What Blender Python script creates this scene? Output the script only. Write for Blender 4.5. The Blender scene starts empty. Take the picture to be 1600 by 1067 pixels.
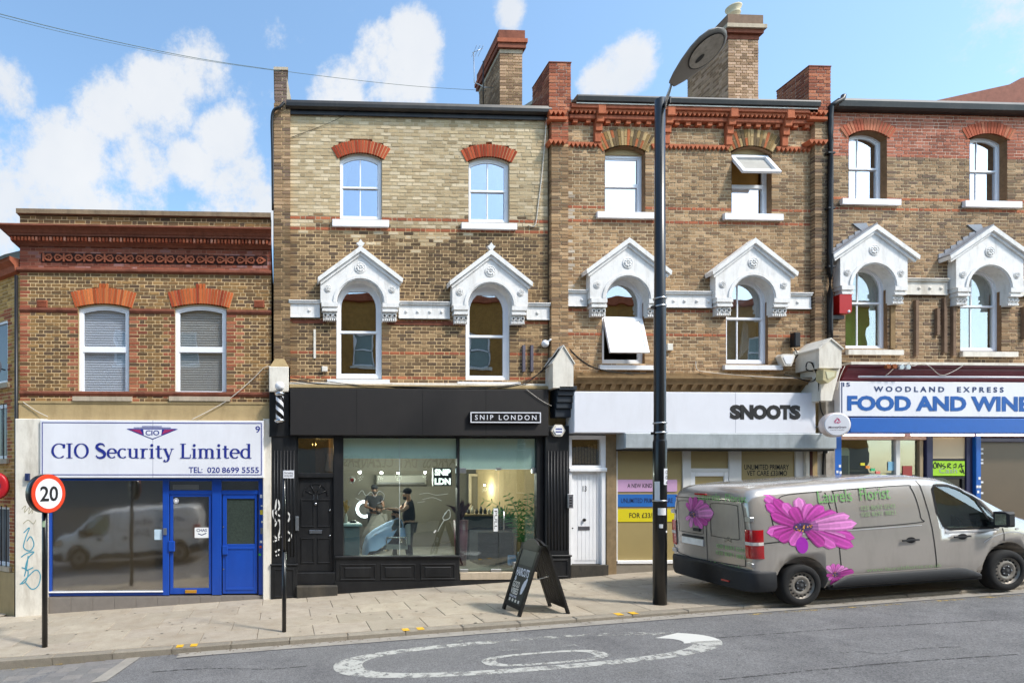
import bpy, bmesh, math, random
from mathutils import Vector, Matrix
R = math.radians
rnd = random.Random(7)
scene = bpy.context.scene
C = scene.collection

# ------------------------------------------------------------------ camera, sky, sun, exposure
CAM = Vector((0.0, -12.0, 2.4)); YAW = R(2.09); FPX = 876.0; PPX, PPY = 472.0, 750.0   # focal length and principal point in 1600 px
cd = bpy.data.cameras.new('camera'); cam = bpy.data.objects.new('camera', cd); C.objects.link(cam)
cam.location = CAM; cam.rotation_euler = (R(90), 0, -YAW)
cd.sensor_width = 36; cd.lens = 36 * FPX / 1600
cd.shift_x = (800 - PPX) / 1600; cd.shift_y = (PPY - 533.5) / 1600
cd.clip_end = 3000; cd.clip_start = .05
scene.camera = cam
FWD = Vector((math.sin(YAW), math.cos(YAW), 0)); RGT = Vector((math.cos(YAW), -math.sin(YAW), 0))
def P(u, v, Y=0.0):                       # a measured point of the photograph (1600 px wide) on the upright plane at depth Y -> X, Z
    q = Y - CAM.y; t = (u - PPX) / FPX; c, s = math.cos(YAW), math.sin(YAW)
    X = q * (t * c + s) / (c - t * s)
    return X, CAM.z + (PPY - v) / FPX * (X * s + q * c)
def PX(u, Y=0.0): return P(u, 750, Y)[0]
def PZ(v, u, Y=0.0): return P(u, v, Y)[1]
def GZ(X, Y=0.0): return -0.10 + 0.0625 * X         # the street climbs to the right
SUN_EL, SUN_AZ = R(50), R(52)                        # azimuth from the facade normal towards the right
sd = Vector((math.cos(SUN_EL) * math.sin(SUN_AZ), -math.cos(SUN_EL) * math.cos(SUN_AZ), math.sin(SUN_EL)))
sl = bpy.data.lights.new('sun', 'SUN'); so = bpy.data.objects.new('sun', sl); C.objects.link(so)
sl.energy = 2.0; sl.angle = R(6.0); sl.color = (1.0, .94, .86)
so.rotation_euler = (-sd).to_track_quat('-Z', 'Y').to_euler(); so.location = (20, -20, 30)
world = bpy.data.worlds.new('World'); scene.world = world; world.use_nodes = True
def build_sky():
    nt = world.node_tree; N = nt.nodes; L = nt.links; N.clear()
    out = N.new('ShaderNodeOutputWorld'); bg = N.new('ShaderNodeBackground')
    sky = N.new('ShaderNodeTexSky'); sky.sky_type = 'NISHITA'; sky.sun_disc = False
    sky.sun_elevation = SUN_EL; sky.sun_rotation = math.atan2(sd.x, sd.y); sky.air_density = 1.0; sky.dust_density = 1.6; sky.ozone_density = 2.2
    tc = N.new('ShaderNodeTexCoord')
    def m(op, a, b=None, c=None, clamp=False):
        n = N.new('ShaderNodeMath'); n.operation = op; n.use_clamp = clamp
        for i, x in enumerate((a, b, c)):
            if x is None: continue
            if isinstance(x, (int, float)): n.inputs[i].default_value = x
            else: L.new(x, n.inputs[i])
        return n.outputs[0]
    def noise(scale, det, rough=.6):
        n = N.new('ShaderNodeTexNoise'); n.inputs['Scale'].default_value = scale; n.inputs['Detail'].default_value = det
        n.inputs['Roughness'].default_value = rough; L.new(tc.outputs['Generated'], n.inputs['Vector']); return n.outputs['Fac']
    mask = None      # cumulus banks, each a direction on the sky and an angular size
    for (u, v, r) in ((300,105,62),(250,160,75),(170,175,60),(130,260,80),(210,270,70),(60,310,95),(150,330,95),(340,225,60),(300,250,50),(370,300,75),(410,330,60),
                      (-60,300,120),(0,130,50),(640,70,50),(600,110,65),(650,120,45),(540,150,60),(985,105,48),(940,130,40),(800,12,32),(-160,200,120),(1250,-260,200),(1750,-60,160),(500,-350,180)):
        d = (FWD + RGT * ((u - PPX) / FPX) + Vector((0,0,1)) * ((PPY - v) / FPX)); ln = d.length; d.normalize()
        dp = N.new('ShaderNodeVectorMath'); dp.operation = 'DOT_PRODUCT'; L.new(tc.outputs['Generated'], dp.inputs[0]); dp.inputs[1].default_value = d
        a = r / FPX / ln * 1.18
        mr = N.new('ShaderNodeMapRange'); mr.clamp = True; L.new(dp.outputs['Value'], mr.inputs['Value'])
        mr.inputs['From Min'].default_value = math.cos(a); mr.inputs['From Max'].default_value = 1.0
        mask = mr.outputs[0] if mask is None else m('MAXIMUM', mask, mr.outputs[0])
    n1 = noise(11, 10, .68); n2 = noise(2.6, 3)
    dens = m('ADD', m('MULTIPLY', mask, .66), m('MULTIPLY', m('SUBTRACT', n1, .5), 1.9))
    dens = m('ADD', dens, m('MULTIPLY', m('SUBTRACT', n2, .62), .8))
    cov = N.new('ShaderNodeMapRange'); cov.interpolation_type = 'SMOOTHSTEP'; L.new(dens, cov.inputs['Value'])
    cov.inputs['From Min'].default_value = .08; cov.inputs['From Max'].default_value = .52
    sc_ = N.new('ShaderNodeVectorMath'); sc_.operation = 'MULTIPLY'; L.new(sky.outputs[0], sc_.inputs[0]); sc_.inputs[1].default_value = SKY_TINT
    mx = N.new('ShaderNodeMix'); mx.data_type = 'RGBA'; L.new(m('MULTIPLY', cov.outputs[0], .94), mx.inputs['Factor'])
    L.new(sc_.outputs[0], mx.inputs['A'])
    sh = N.new('ShaderNodeMix'); sh.data_type = 'RGBA'; L.new(noise(6, 4), sh.inputs['Factor'])
    sh.inputs['A'].default_value = tuple(x * CLOUD for x in (.74, .80, .88)) + (1,); sh.inputs['B'].default_value = tuple(x * CLOUD for x in (1, 1, 1)) + (1,)
    L.new(sh.outputs['Result'], mx.inputs['B'])
    L.new(mx.outputs['Result'], bg.inputs['Color']); bg.inputs['Strength'].default_value = .15
    L.new(bg.outputs[0], out.inputs[0])
SKY_TINT = (1.02, 1.12, 1.06); CLOUD = 3.2
build_sky()
vs = scene.view_settings; scene.display_settings.display_device = 'sRGB'
vs.view_transform = 'Standard'; vs.look = 'None'; vs.exposure = 1.05; vs.gamma = 1; vs.use_curve_mapping = False
cy = scene.cycles; cy.use_denoising = True; cy.max_bounces = 8; cy.transparent_max_bounces = 16; cy.glossy_bounces = 4
cy.caustics_reflective = False; cy.caustics_refractive = False; cy.sample_clamp_indirect = 6

# ------------------------------------------------------------------ materials
def lin(c):
    if isinstance(c, str):
        c = [int(c[i:i+2], 16) / 255 for i in (0, 2, 4)]
        c = [x / 12.92 if x <= .04045 else ((x + .055) / 1.055) ** 2.4 for x in c]
    return tuple(c[:3])
MATS = {}
def mat(name, col=None, rough=.6, metal=0, var=.12, nscale=6.0, bump=.0, bscale=60.0, spec=.4, src=None, emit=None, coat=0, dirt=None, dscale=1.5):
    """procedural paint / plaster / metal: base colour, large blotches, fine grain, bump; src = 'attr' or 'object' takes a per-piece colour"""
    if name in MATS: return MATS[name]
    m = bpy.data.materials.new(name); MATS[name] = m; m.use_nodes = True
    nt = m.node_tree; N = nt.nodes; L = nt.links; b = N['Principled BSDF']
    tc = N.new('ShaderNodeTexCoord')
    b.inputs['Roughness'].default_value = rough; b.inputs['Metallic'].default_value = metal; b.inputs['Specular IOR Level'].default_value = spec
    if coat: b.inputs['Coat Weight'].default_value = coat; b.inputs['Coat Roughness'].default_value = .06
    geo = N.new('ShaderNodeNewGeometry')
    n = N.new('ShaderNodeTexNoise'); n.inputs['Scale'].default_value = nscale; n.inputs['Detail'].default_value = 6; n.inputs['Roughness'].default_value = .65
    L.new(geo.outputs['Position'], n.inputs['Vector'])
    mr = N.new('ShaderNodeMapRange'); L.new(n.outputs['Fac'], mr.inputs['Value']); mr.inputs['From Min'].default_value = .25; mr.inputs['From Max'].default_value = .75
    mr.inputs['To Min'].default_value = 1 - var; mr.inputs['To Max'].default_value = 1 + var
    mul = N.new('ShaderNodeVectorMath'); mul.operation = 'SCALE'; L.new(mr.outputs[0], mul.inputs['Scale'])
    if src == 'attr':
        a = N.new('ShaderNodeAttribute'); a.attribute_name = 'Col'; L.new(a.outputs['Color'], mul.inputs[0])
    elif src == 'object':
        a = N.new('ShaderNodeObjectInfo'); L.new(a.outputs['Color'], mul.inputs[0])
    else:
        mul.inputs[0].default_value = lin(col)
    outc = mul.outputs[0]
    if dirt:
        n2 = N.new('ShaderNodeTexNoise'); n2.inputs['Scale'].default_value = dscale; n2.inputs['Detail'].default_value = 9; n2.inputs['Roughness'].default_value = .7
        mp = N.new('ShaderNodeMapping'); mp.inputs['Scale'].default_value = (1.2, 1.2, .3); L.new(geo.outputs['Position'], mp.inputs[0]); L.new(mp.outputs[0], n2.inputs['Vector'])
        r2 = N.new('ShaderNodeMapRange'); L.new(n2.outputs['Fac'], r2.inputs['Value']); r2.inputs['From Min'].default_value = .48; r2.inputs['From Max'].default_value = .72
        r2.inputs['To Max'].default_value = dirt[1]
        mx = N.new('ShaderNodeMix'); mx.data_type = 'RGBA'; L.new(r2.outputs[0], mx.inputs['Factor']); L.new(outc, mx.inputs['A']); mx.inputs['B'].default_value = lin(dirt[0]) + (1,)
        outc = mx.outputs['Result']
    L.new(outc, b.inputs['Base Color'])
    if bump:
        nb = N.new('ShaderNodeTexNoise'); nb.inputs['Scale'].default_value = bscale; nb.inputs['Detail'].default_value = 5; L.new(geo.outputs['Position'], nb.inputs['Vector'])
        bp = N.new('ShaderNodeBump'); bp.inputs['Strength'].default_value = bump; bp.inputs['Distance'].default_value = .01
        L.new(nb.outputs['Fac'], bp.inputs['Height']); L.new(bp.outputs[0], b.inputs['Normal'])
    if emit: b.inputs['Emission Color'].default_value = lin(emit[0]) + (1,); b.inputs['Emission Strength'].default_value = emit[1]
    return m
def glass(name, refl=.25, tint=(.9,.95,.93), rough=0.0, facing=.3, rcol=(1,1,1)):
    if name in MATS: return MATS[name]
    m = bpy.data.materials.new(name); MATS[name] = m; m.use_nodes = True
    nt = m.node_tree; N = nt.nodes; L = nt.links; N.clear()
    out = N.new('ShaderNodeOutputMaterial'); t = N.new('ShaderNodeBsdfTransparent'); g = N.new('ShaderNodeBsdfGlossy'); mix = N.new('ShaderNodeMixShader')
    t.inputs[0].default_value = tuple(tint) + (1,); g.inputs['Roughness'].default_value = rough; g.inputs['Color'].default_value = tuple(rcol) + (1,)
    lw = N.new('ShaderNodeLayerWeight'); lw.inputs[0].default_value = .35
    mr = N.new('ShaderNodeMapRange'); L.new(lw.outputs['Facing'], mr.inputs['Value']); mr.inputs['To Min'].default_value = refl; mr.inputs['To Max'].default_value = min(1, refl + facing)
    tcn = N.new('ShaderNodeTexNoise'); tcn.inputs['Scale'].default_value = 1.3; geo = N.new('ShaderNodeNewGeometry'); L.new(geo.outputs['Position'], tcn.inputs['Vector'])
    bp = N.new('ShaderNodeBump'); bp.inputs['Strength'].default_value = .10; bp.inputs['Distance'].default_value = .03; L.new(tcn.outputs['Fac'], bp.inputs['Height']); L.new(bp.outputs[0], g.inputs['Normal'])
    L.new(mr.outputs[0], mix.inputs[0]); L.new(t.outputs[0], mix.inputs[1]); L.new(g.outputs[0], mix.inputs[2]); L.new(mix.outputs[0], out.inputs[0])
    return m
def emis(name, col, s):
    if name in MATS: return MATS[name]
    m = bpy.data.materials.new(name); MATS[name] = m; m.use_nodes = True
    N = m.node_tree.nodes; b = N['Principled BSDF']; b.inputs['Base Color'].default_value = lin(col) + (1,)
    b.inputs['Emission Color'].default_value = lin(col) + (1,); b.inputs['Emission Strength'].default_value = s
    return m

M_BRICK = mat('brick_mass', src='attr', rough=.92, var=.16, nscale=38, bump=.55, bscale=90, spec=.15)
M_BRICK1 = mat('brick_piece', src='object', rough=.92, var=.16, nscale=38, bump=.55, bscale=90, spec=.15)
M_MORT = {k: mat('mortar_' + k, c, .95, var=.14, nscale=5, bump=.4, bscale=120, spec=.1, dirt=d) for k, c, d in (
    ('tan', 'd6b88c', ('ae9470', .35)), ('cream', 'c3b394', ('a69679', .4)), ('grey', 'd2bb98', ('a89274', .4)), ('pink', 'd8baa6', ('a88a78', .4)), ('red', 'a0705c', ('6a4538', .5)))}
M_WHITE = mat('white_paint', 'f0f0f2', .45, var=.03, nscale=3, dirt=('b9b5ab', .25), dscale=2.2)
M_STUC = mat('white_stucco', 'ebe9e6', .7, var=.05, nscale=6, bump=.3, bscale=34, dirt=('989082', .42), dscale=5.0)
M_UPVC = mat('white_window_frame', 'f1f2f6', .35, var=.02, nscale=3)
M_OLDW = mat('aged_white_paint', 'e2dcd0', .7, var=.08, nscale=5, bump=.2, bscale=30, dirt=('8d7d68', .55), dscale=3)
M_RED = mat('red_terracotta', 'a35f46', .85, var=.22, nscale=9, bump=.35, bscale=60, spec=.15, dirt=('5e3226', .5), dscale=2)
M_DRED = mat('dark_terracotta', '83503f', .85, var=.22, nscale=9, bump=.35, bscale=60, spec=.15, dirt=('452721', .6), dscale=2)
M_ORANGE = mat('orange_terracotta', 'b5694a', .85, var=.2, nscale=12, bump=.3, bscale=70, spec=.15, dirt=('7a3b26', .45), dscale=4)
M_BLACK = mat('black_paint', '17181b', .45, var=.25, nscale=6, bump=.05, dirt=('3a3a3a', .3), dscale=4)
M_FASC = mat('charcoal_fascia', '1e1b1b', .6, var=.12, nscale=4, dirt=('2a2624', .4), dscale=2)
M_GUT = mat('black_gutter', '1a191b', .4, var=.3, nscale=5, dirt=('453f3c', .5), dscale=3)
M_BLUE = mat('blue_paint', '1547a6', .35, var=.06, nscale=4, dirt=('12307c', .3), coat=.2)
M_BLUE2 = mat('shop_blue', '1d5fb4', .4, var=.06, nscale=4)
M_SIGNW = mat('white_sign_panel', 'e4e5ec', .35, var=.03, nscale=2, dirt=('c9c9cd', .35), dscale=1.2)
M_STONE = mat('grey_stone', 'b7a893', .9, var=.14, nscale=7, bump=.3, bscale=40, dirt=('6f6455', .5), dscale=4)
M_BEIGE = mat('beige_render', 'ad966d', .9, var=.1, nscale=4, bump=.25, bscale=30, dirt=('7f6a48', .5), dscale=2.5)
M_METAL = mat('brushed_metal', 'b9bcc0', .35, 1, var=.06, nscale=12)
M_SHUT = mat('galvanised_shutter_box', 'a9b0b4', .5, .25, var=.12, nscale=5, dirt=('7d8284', .5), dscale=4)
M_DARK = mat('dark_interior', '2b2620', .9, var=.1)
M_CABLE = mat('cable_rubber', '1c1917', .7, var=.2)
M_CABLEW = mat('cable_white', 'cfc8bd', .6, var=.15)
M_LEAD = mat('lead_sheet', '8f9299', .5, .2, var=.15, nscale=8)
G_UP = glass('window_glass_sky', .42, (.62,.68,.72), rcol=(.80,.88,1.0))
G_MID = glass('window_glass_mid', .34, (.6,.62,.6))
G_SHOP = glass('shop_glass', .09, (.86,.94,.92))
G_9 = glass('window_glass_blinds', .13, (.93,.95,.97))
G_SHOP9 = glass('shop_glass_dark', .22, (.82,.80,.76), rough=.06)
G_15 = glass('window_glass_net', .15, (.88,.92,.9))

# ------------------------------------------------------------------ mesh helpers
WL = {}                                   # world location of every thing, part and sub-part
class MB:
    def __init__(s): s.v = []; s.f = []; s.m = []; s.c = []; s.sm = []
    def face(s, idx, mi=0, col=None, smooth=False): s.f.append(tuple(idx)); s.m.append(mi); s.c.append(col); s.sm.append(smooth)
    def add(s, pts, faces, mi=0, col=None, smooth=False):
        b = len(s.v); s.v.extend(tuple(p) for p in pts)
        for f in faces: s.face([b + i for i in f], mi, col, smooth)
        return s
    def box(s, x0, x1, y0, y1, z0, z1, mi=0, col=None):
        if x0 > x1: x0, x1 = x1, x0
        if y0 > y1: y0, y1 = y1, y0
        if z0 > z1: z0, z1 = z1, z0
        return s.add([(x0,y0,z0),(x1,y0,z0),(x1,y1,z0),(x0,y1,z0),(x0,y0,z1),(x1,y0,z1),(x1,y1,z1),(x0,y1,z1)],
                     [(0,3,2,1),(4,5,6,7),(0,1,5,4),(1,2,6,5),(2,3,7,6),(3,0,4,7)], mi, col)
    def bev(s, x0, x1, y0, y1, z0, z1, b=.008, mi=0):      # box with chamfered front (low y) edges
        if y0 > y1: y0, y1 = y1, y0
        A = [(x0,y1),(x1,y1)]
        p = [(x0,y1,z0),(x1,y1,z0),(x1,y1,z1),(x0,y1,z1),(x0,y0+b,z0),(x1,y0+b,z0),(x1,y0+b,z1),(x0,y0+b,z1),(x0+b,y0,z0+b),(x1-b,y0,z0+b),(x1-b,y0,z1-b),(x0+b,y0,z1-b)]
        return s.add(p, [(3,2,1,0),(0,1,5,4),(1,2,6,5),(2,3,7,6),(3,0,4,7),(4,5,9,8),(5,6,10,9),(6,7,11,10),(7,4,8,11),(8,9,10,11)], mi)
    def prism(s, pts, y0, y1, mi=0, col=None, smooth=False):  # polygon of (x, z), counter-clockwise seen from the street, pulled from y0 (front) to y1
        a = sum(pts[i][0]*pts[(i+1)%len(pts)][1]-pts[(i+1)%len(pts)][0]*pts[i][1] for i in range(len(pts)))
        if a < 0: pts = pts[::-1]
        n = len(pts); b = len(s.v)
        s.v.extend((x, y0, z) for x, z in pts); s.v.extend((x, y1, z) for x, z in pts)
        s.face(range(b, b+n), mi, col); s.face(range(b+2*n-1, b+n-1, -1), mi, col)
        for i in range(n):
            j = (i+1) % n; s.face((b+j, b+i, b+n+i, b+n+j), mi, col, smooth)
        return s
    def ring(s, outer, inner, y0, y1, mi=0, closed=False):     # band between two (x, z) polylines of equal length, given thickness
        n = len(outer); b = len(s.v)
        for y in (y0, y1):
            s.v.extend((x, y, z) for x, z in outer); s.v.extend((x, y, z) for x, z in inner)
        for i in range(n if closed else n-1):
            j = (i+1) % n
            s.face((b+i, b+n+i, b+n+j, b+j), mi); s.face((b+2*n+i, b+2*n+j, b+3*n+j, b+3*n+i), mi)
            s.face((b+i, b+j, b+2*n+j, b+2*n+i), mi); s.face((b+n+i, b+3*n+i, b+3*n+j, b+n+j), mi)
        if not closed:
            for i in (0, n-1): s.face((b+i, b+2*n+i, b+3*n+i, b+n+i), mi)
        return s
    def tube(s, pts, r, n=8, mi=0, cap=True):
        pts = [Vector(p) for p in pts]; rings = []
        up = Vector((0,0,1))
        for i, p in enumerate(pts):
            d = (pts[min(i+1, len(pts)-1)] - pts[max(i-1, 0)]).normalized()
            a = d.cross(up)
            if a.length < 1e-4: a = d.cross(Vector((0,1,0)))
            a.normalize(); c = a.cross(d).normalized()
            rr = r[i] if isinstance(r, (list, tuple)) else r
            b = len(s.v); rings.append(b)
            for k in range(n):
                t = 2*math.pi*k/n; s.v.append(tuple(p + (a*math.cos(t) + c*math.sin(t)) * rr))
        for i in range(len(rings)-1):
            for k in range(n):
                s.face((rings[i]+k, rings[i]+(k+1) % n, rings[i+1]+(k+1) % n, rings[i+1]+k), mi, None, True)
        if cap:
            s.face([rings[0]+k for k in range(n)][::-1], mi); s.face([rings[-1]+k for k in range(n)], mi)
        return s
    def lathe(s, prof, o=(0,0,0), axis='z', n=20, mi=0, smooth=True, cap=True):   # prof: (radius, height) along the axis
        b = len(s.v)
        for r, h in prof:
            for k in range(n):
                t = 2*math.pi*k/n; a, c = r*math.cos(t), r*math.sin(t)
                p = (a, c, h) if axis == 'z' else ((a, h, c) if axis == 'y' else (h, a, c))
                s.v.append((p[0]+o[0], p[1]+o[1], p[2]+o[2]))
        for i in range(len(prof)-1):
            for k in range(n):
                s.face((b+i*n+k, b+i*n+(k+1) % n, b+(i+1)*n+(k+1) % n, b+(i+1)*n+k), mi, None, smooth)
        if cap: s.face([b+k for k in range(n)][::-1], mi); s.face([b+(len(prof)-1)*n+k for k in range(n)], mi)
        return s
    def sphere(s, o, rx, ry=None, rz=None, n=14, m=9, mi=0):
        ry = ry or rx; rz = rz or rx
        b = len(s.v)
        for i in range(m+1):
            ph = math.pi*i/m
            for k in range(n):
                t = 2*math.pi*k/n
                s.v.append((o[0]+rx*math.sin(ph)*math.cos(t), o[1]+ry*math.sin(ph)*math.sin(t), o[2]+rz*math.cos(ph)))
        for i in range(m):
            for k in range(n): s.face((b+i*n+k, b+(i+1)*n+k, b+(i+1)*n+(k+1) % n, b+i*n+(k+1) % n), mi, None, True)
        return s
    def build(s, name, mats, parent=None, local=False, kind=None, label=None):
        me = bpy.data.meshes.new(name)
        off = (0,0,0) if (local or parent is None) else WL[parent.name]
        me.from_pydata([(x-off[0], y-off[1], z-off[2]) for x, y, z in s.v], [], s.f)
        for m_ in (mats if isinstance(mats, (list, tuple)) else [mats]): me.materials.append(m_)
        if any(s.m): me.polygons.foreach_set('material_index', s.m)
        if any(s.sm): me.polygons.foreach_set('use_smooth', s.sm)
        if any(c is not None for c in s.c):
            a = me.color_attributes.new('Col', 'FLOAT_COLOR', 'CORNER'); buf = []
            for f, c in zip(s.f, s.c): buf.extend((*(c or (.3,.3,.3)), 1.0) * len(f))
            a.data.foreach_set('color', buf)
        me.update()
        return link(name, me, parent, kind, label)
def link(name, me, parent=None, kind=None, label=None, loc=(0,0,0)):
    o = bpy.data.objects.new(name, me); C.objects.link(o); o.location = loc
    if parent is not None: o.parent = parent
    w = WL[parent.name] if parent is not None else (0,0,0)
    WL[o.name] = (w[0]+loc[0], w[1]+loc[1], w[2]+loc[2])
    if kind: o['kind'] = kind
    if label: o['label'] = label
    return o
def tag(o, label, cat, group=None, kind=None):
    o['label'] = label; o['category'] = cat
    if group: o['group'] = group
    if kind: o['kind'] = kind
    return o
def thing(name, label, cat, loc, group=None, rot=None):
    o = bpy.data.objects.new(name, None); C.objects.link(o); o.location = loc; o.empty_display_size = .2
    if rot: o.rotation_euler = rot
    WL[o.name] = tuple(loc)
    return tag(o, label, cat, group)
def box(name, m, parent, *a, **k): return MB().box(*a).build(name, m, parent, **k)
def poly_iv(poly, z):                     # x-intervals of a polygon at height z
    xs = []
    for i in range(len(poly)):
        (x0, z0), (x1, z1) = poly[i], poly[(i+1) % len(poly)]
        if (z0 <= z) != (z1 <= z): xs.append(x0 + (x1-x0)*(z-z0)/(z1-z0))
    xs.sort(); return list(zip(xs[::2], xs[1::2]))
def cut(ivs, holes):
    for a, b in holes:
        nx = []
        for p, q in ivs:
            if b <= p or a >= q: nx.append((p, q)); continue
            if a > p + .01: nx.append((p, a))
            if b < q - .01: nx.append((b, q))
        ivs = nx
    return ivs
def arc(cx, cz, r, a0, a1, n): return [(cx + r*math.cos(R(a0+(a1-a0)*i/n)), cz + r*math.sin(R(a0+(a1-a0)*i/n))) for i in range(n+1)]
def seg_arch(x0, x1, zs, rise, n=10):     # points of a segmental arch from right spring to left spring
    h = (x1-x0)/2; r = (h*h + rise*rise) / (2*rise); cz = zs + rise - r; a = math.degrees(math.asin(h/r))
    return [( (x0+x1)/2 + r*math.sin(R(a - 2*a*i/n)), cz + r*math.cos(R(a - 2*a*i/n))) for i in range(n+1)], r, cz, a
def mixc(a, b, t): return tuple(x*(1-t) + y*t for x, y in zip(a, b))
def hnoise(x, z, s=1.0):                  # smooth value noise for stains
    from mathutils import noise
    return noise.noise((x*s, z*s, 3.7)) * .5 + .5
COURSE, ST, HD, JT = .075, .218, .107, .0175
UNIT = {}
def unit_brick(w, dep):
    k = (round(w, 3), round(dep, 3))
    if k not in UNIT:
        b = MB().bev(-w/2, w/2, 0, dep, -.0285, .0285, .003); me = bpy.data.meshes.new('brick')
        me.from_pydata(b.v, [], b.f); me.materials.append(M_BRICK1); UNIT[k] = me
    return UNIT[k]
def brick_wall(wall, x0, x1, z0, z1, holes, colfn, y=0.0, dep=.06, mortar=None, mass=None, singles=0, mi=0, bond='flemish', mort_mb=None, seed=1, ragged=.004):
    """lay courses of single bricks between x0..x1, round the openings; nearest whole stretchers become pieces of their own"""
    rg = random.Random(seed); own = mass is None; mass = mass or MB(); pool = []
    n = max(1, round((z1-z0)/COURSE)); ch = (z1-z0)/n
    for i in range(n):
        zc = z0 + (i+.5)*ch
        ivs = cut([(x0, x1)], [iv for h in holes for iv in poly_iv(h, zc)])
        for a, b in ivs:
            if mort_mb is not None: mort_mb.box(a, b, y+.005, y+dep+.03, zc-ch/2, zc+ch/2)
            x = a; k = i; first = True
            while x < b - .02:
                w = ST if (k % 2 == 0) else HD
                if bond == 'stretcher': w = ST
                if first and i % 2: w = HD*1.0 if bond != 'flemish' else .06+HD; 
                first = False; k += 1
                if x + w > b - .045: w = b - x
                bx0, bx1 = x + JT/2*(x > a), x + w - JT/2*(x + w < b - .001)
                col = colfn((bx0+bx1)/2, zc, rg)
                yo = y + rg.uniform(-ragged, ragged*.6); hh = ch/2 - JT/2 + rg.uniform(-.001, .001)
                full = abs((bx1-bx0) - (ST-JT)) < .002
                rec = (bx0, bx1, yo, zc, hh, col)
                if full and singles: pool.append(rec)
                else: mass.box(bx0, bx1, yo, y+dep, zc-hh, zc+hh, mi, col)
                x += w
    pool.sort(key=lambda r: (r[0]-CAM.x)**2 + (r[3]-CAM.z)**2)
    for j, (bx0, bx1, yo, zc, hh, col) in enumerate(pool):
        if j < singles:
            wl = WL[wall.name]
            o = link('brick', unit_brick(ST-JT, dep), wall, loc=((bx0+bx1)/2-wl[0], yo-wl[1], zc-wl[2])); o.color = (*col, 1)
        else: mass.box(bx0, bx1, yo, y+dep, zc-hh, zc+hh, mi, col)
    return mass
def brick_side(mass, x, y0, y1, z0, z1, colfn, left=True, seed=3, mi=0):       # bricks on a face that looks along -X (left) or +X
    rg = random.Random(seed); n = max(1, round((z1-z0)/COURSE)); ch = (z1-z0)/n
    for i in range(n):
        zc = z0 + (i+.5)*ch; a = y0; k = i
        while a < y1 - .02:
            w = ST if k % 2 == 0 else HD
            k += 1
            if a + w > y1 - .04: w = y1 - a
            c = colfn(a, zc, rg); e = rg.uniform(0, .004)
            if left: mass.box(x-e, x+.05, a+JT/2, a+w-JT/2, zc-ch/2+JT/2, zc+ch/2-JT/2, mi, c)
            else: mass.box(x-.05, x+e, a+JT/2, a+w-JT/2, zc-ch/2+JT/2, zc+ch/2-JT/2, mi, c)
            a += w
def voussoirs(parent, x0, x1, zs, rise, dep, cols, y=-.012, n=17, key=None, split=False, depth=.13):
    """fan of wedge bricks over a segmental arch: each wedge is a piece of its own"""
    _, r, cz, a = seg_arch(x0, x1, zs, rise); cx = (x0+x1)/2; a *= 1.02
    for i in range(n):
        t0, t1 = -a + 2*a*i/n, -a + 2*a*(i+1)/n; g = .10*(t1-t0)
        pieces = [(0, 1)] if not split or i % 2 == 0 else [(0, .48), (.52, 1)]
        for p0, p1 in pieces:
            r0, r1 = r + dep*p0 + .004, r + dep*p1
            if key and abs(i-(n-1)/2) < 1.6: r1 += key
            pt = [(cx + rr*math.sin(R(t)), cz + rr*math.cos(R(t))) for rr, t in ((r0, t0+g), (r0, t1-g), (r1, t1-g), (r1, t0+g))]
            o = MB().prism(pt, y - rnd.uniform(0, .004), y+depth).build('arch_brick', M_BRICK1, parent); c = rnd.choice(cols); k = rnd.uniform(.85, 1.12)
            o.color = (c[0]*k, c[1]*k, c[2]*k, 1)
    ol = [(cx + (r+dep)*math.sin(R(t)), cz + (r+dep)*math.cos(R(t))) for t in [a - 2*a*i/12 for i in range(13)]]
    il = [(cx + (r+.006)*math.sin(R(t)), cz + (r+.006)*math.cos(R(t))) for t in [a - 2*a*i/12 for i in range(13)]]
    MB().ring(ol, il, y+.008, y+depth).build('arch_mortar', M_MORT['tan'], parent)
    return ol
def moulding(prof, x0, x1, mitre_l=False, mitre_r=False, back=0.0):
    """cornice: prof = [(projection, z), ...] from top to bottom, run along x; mitred ends return round the corner"""
    b = MB(); n = len(prof)
    for x, mt, sg in ((x0, mitre_l, -1), (x1, mitre_r, 1)):
        for p, z in prof: b.v.append((x + sg*p*mt, -p, z))
        b.v.append((x, back, prof[-1][1])); b.v.append((x, back, prof[0][1]))
    m = n+2
    for i in range(m): j = (i+1) % m; b.face((i, j, m+j, m+i))
    b.face(range(m)[::-1]); b.face(range(m, 2*m))
    if mitre_l:     # the returned end
        k = len(b.v); 
        for p, z in prof: b.v.append((x0 - p, 2.5, z))
        for i in range(n-1): b.face((i, k+i, k+i+1, i+1))
        b.face((0, m-1, k)) 
    return b
def mprof(u, pts): return [(p, PZ(v, u, -p)) for p, v in pts]
def fill(wall, mb, m):
    o = mb.build('mortar', m, wall); me = o.data; bpy.data.objects.remove(o); wall.data = me
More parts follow.
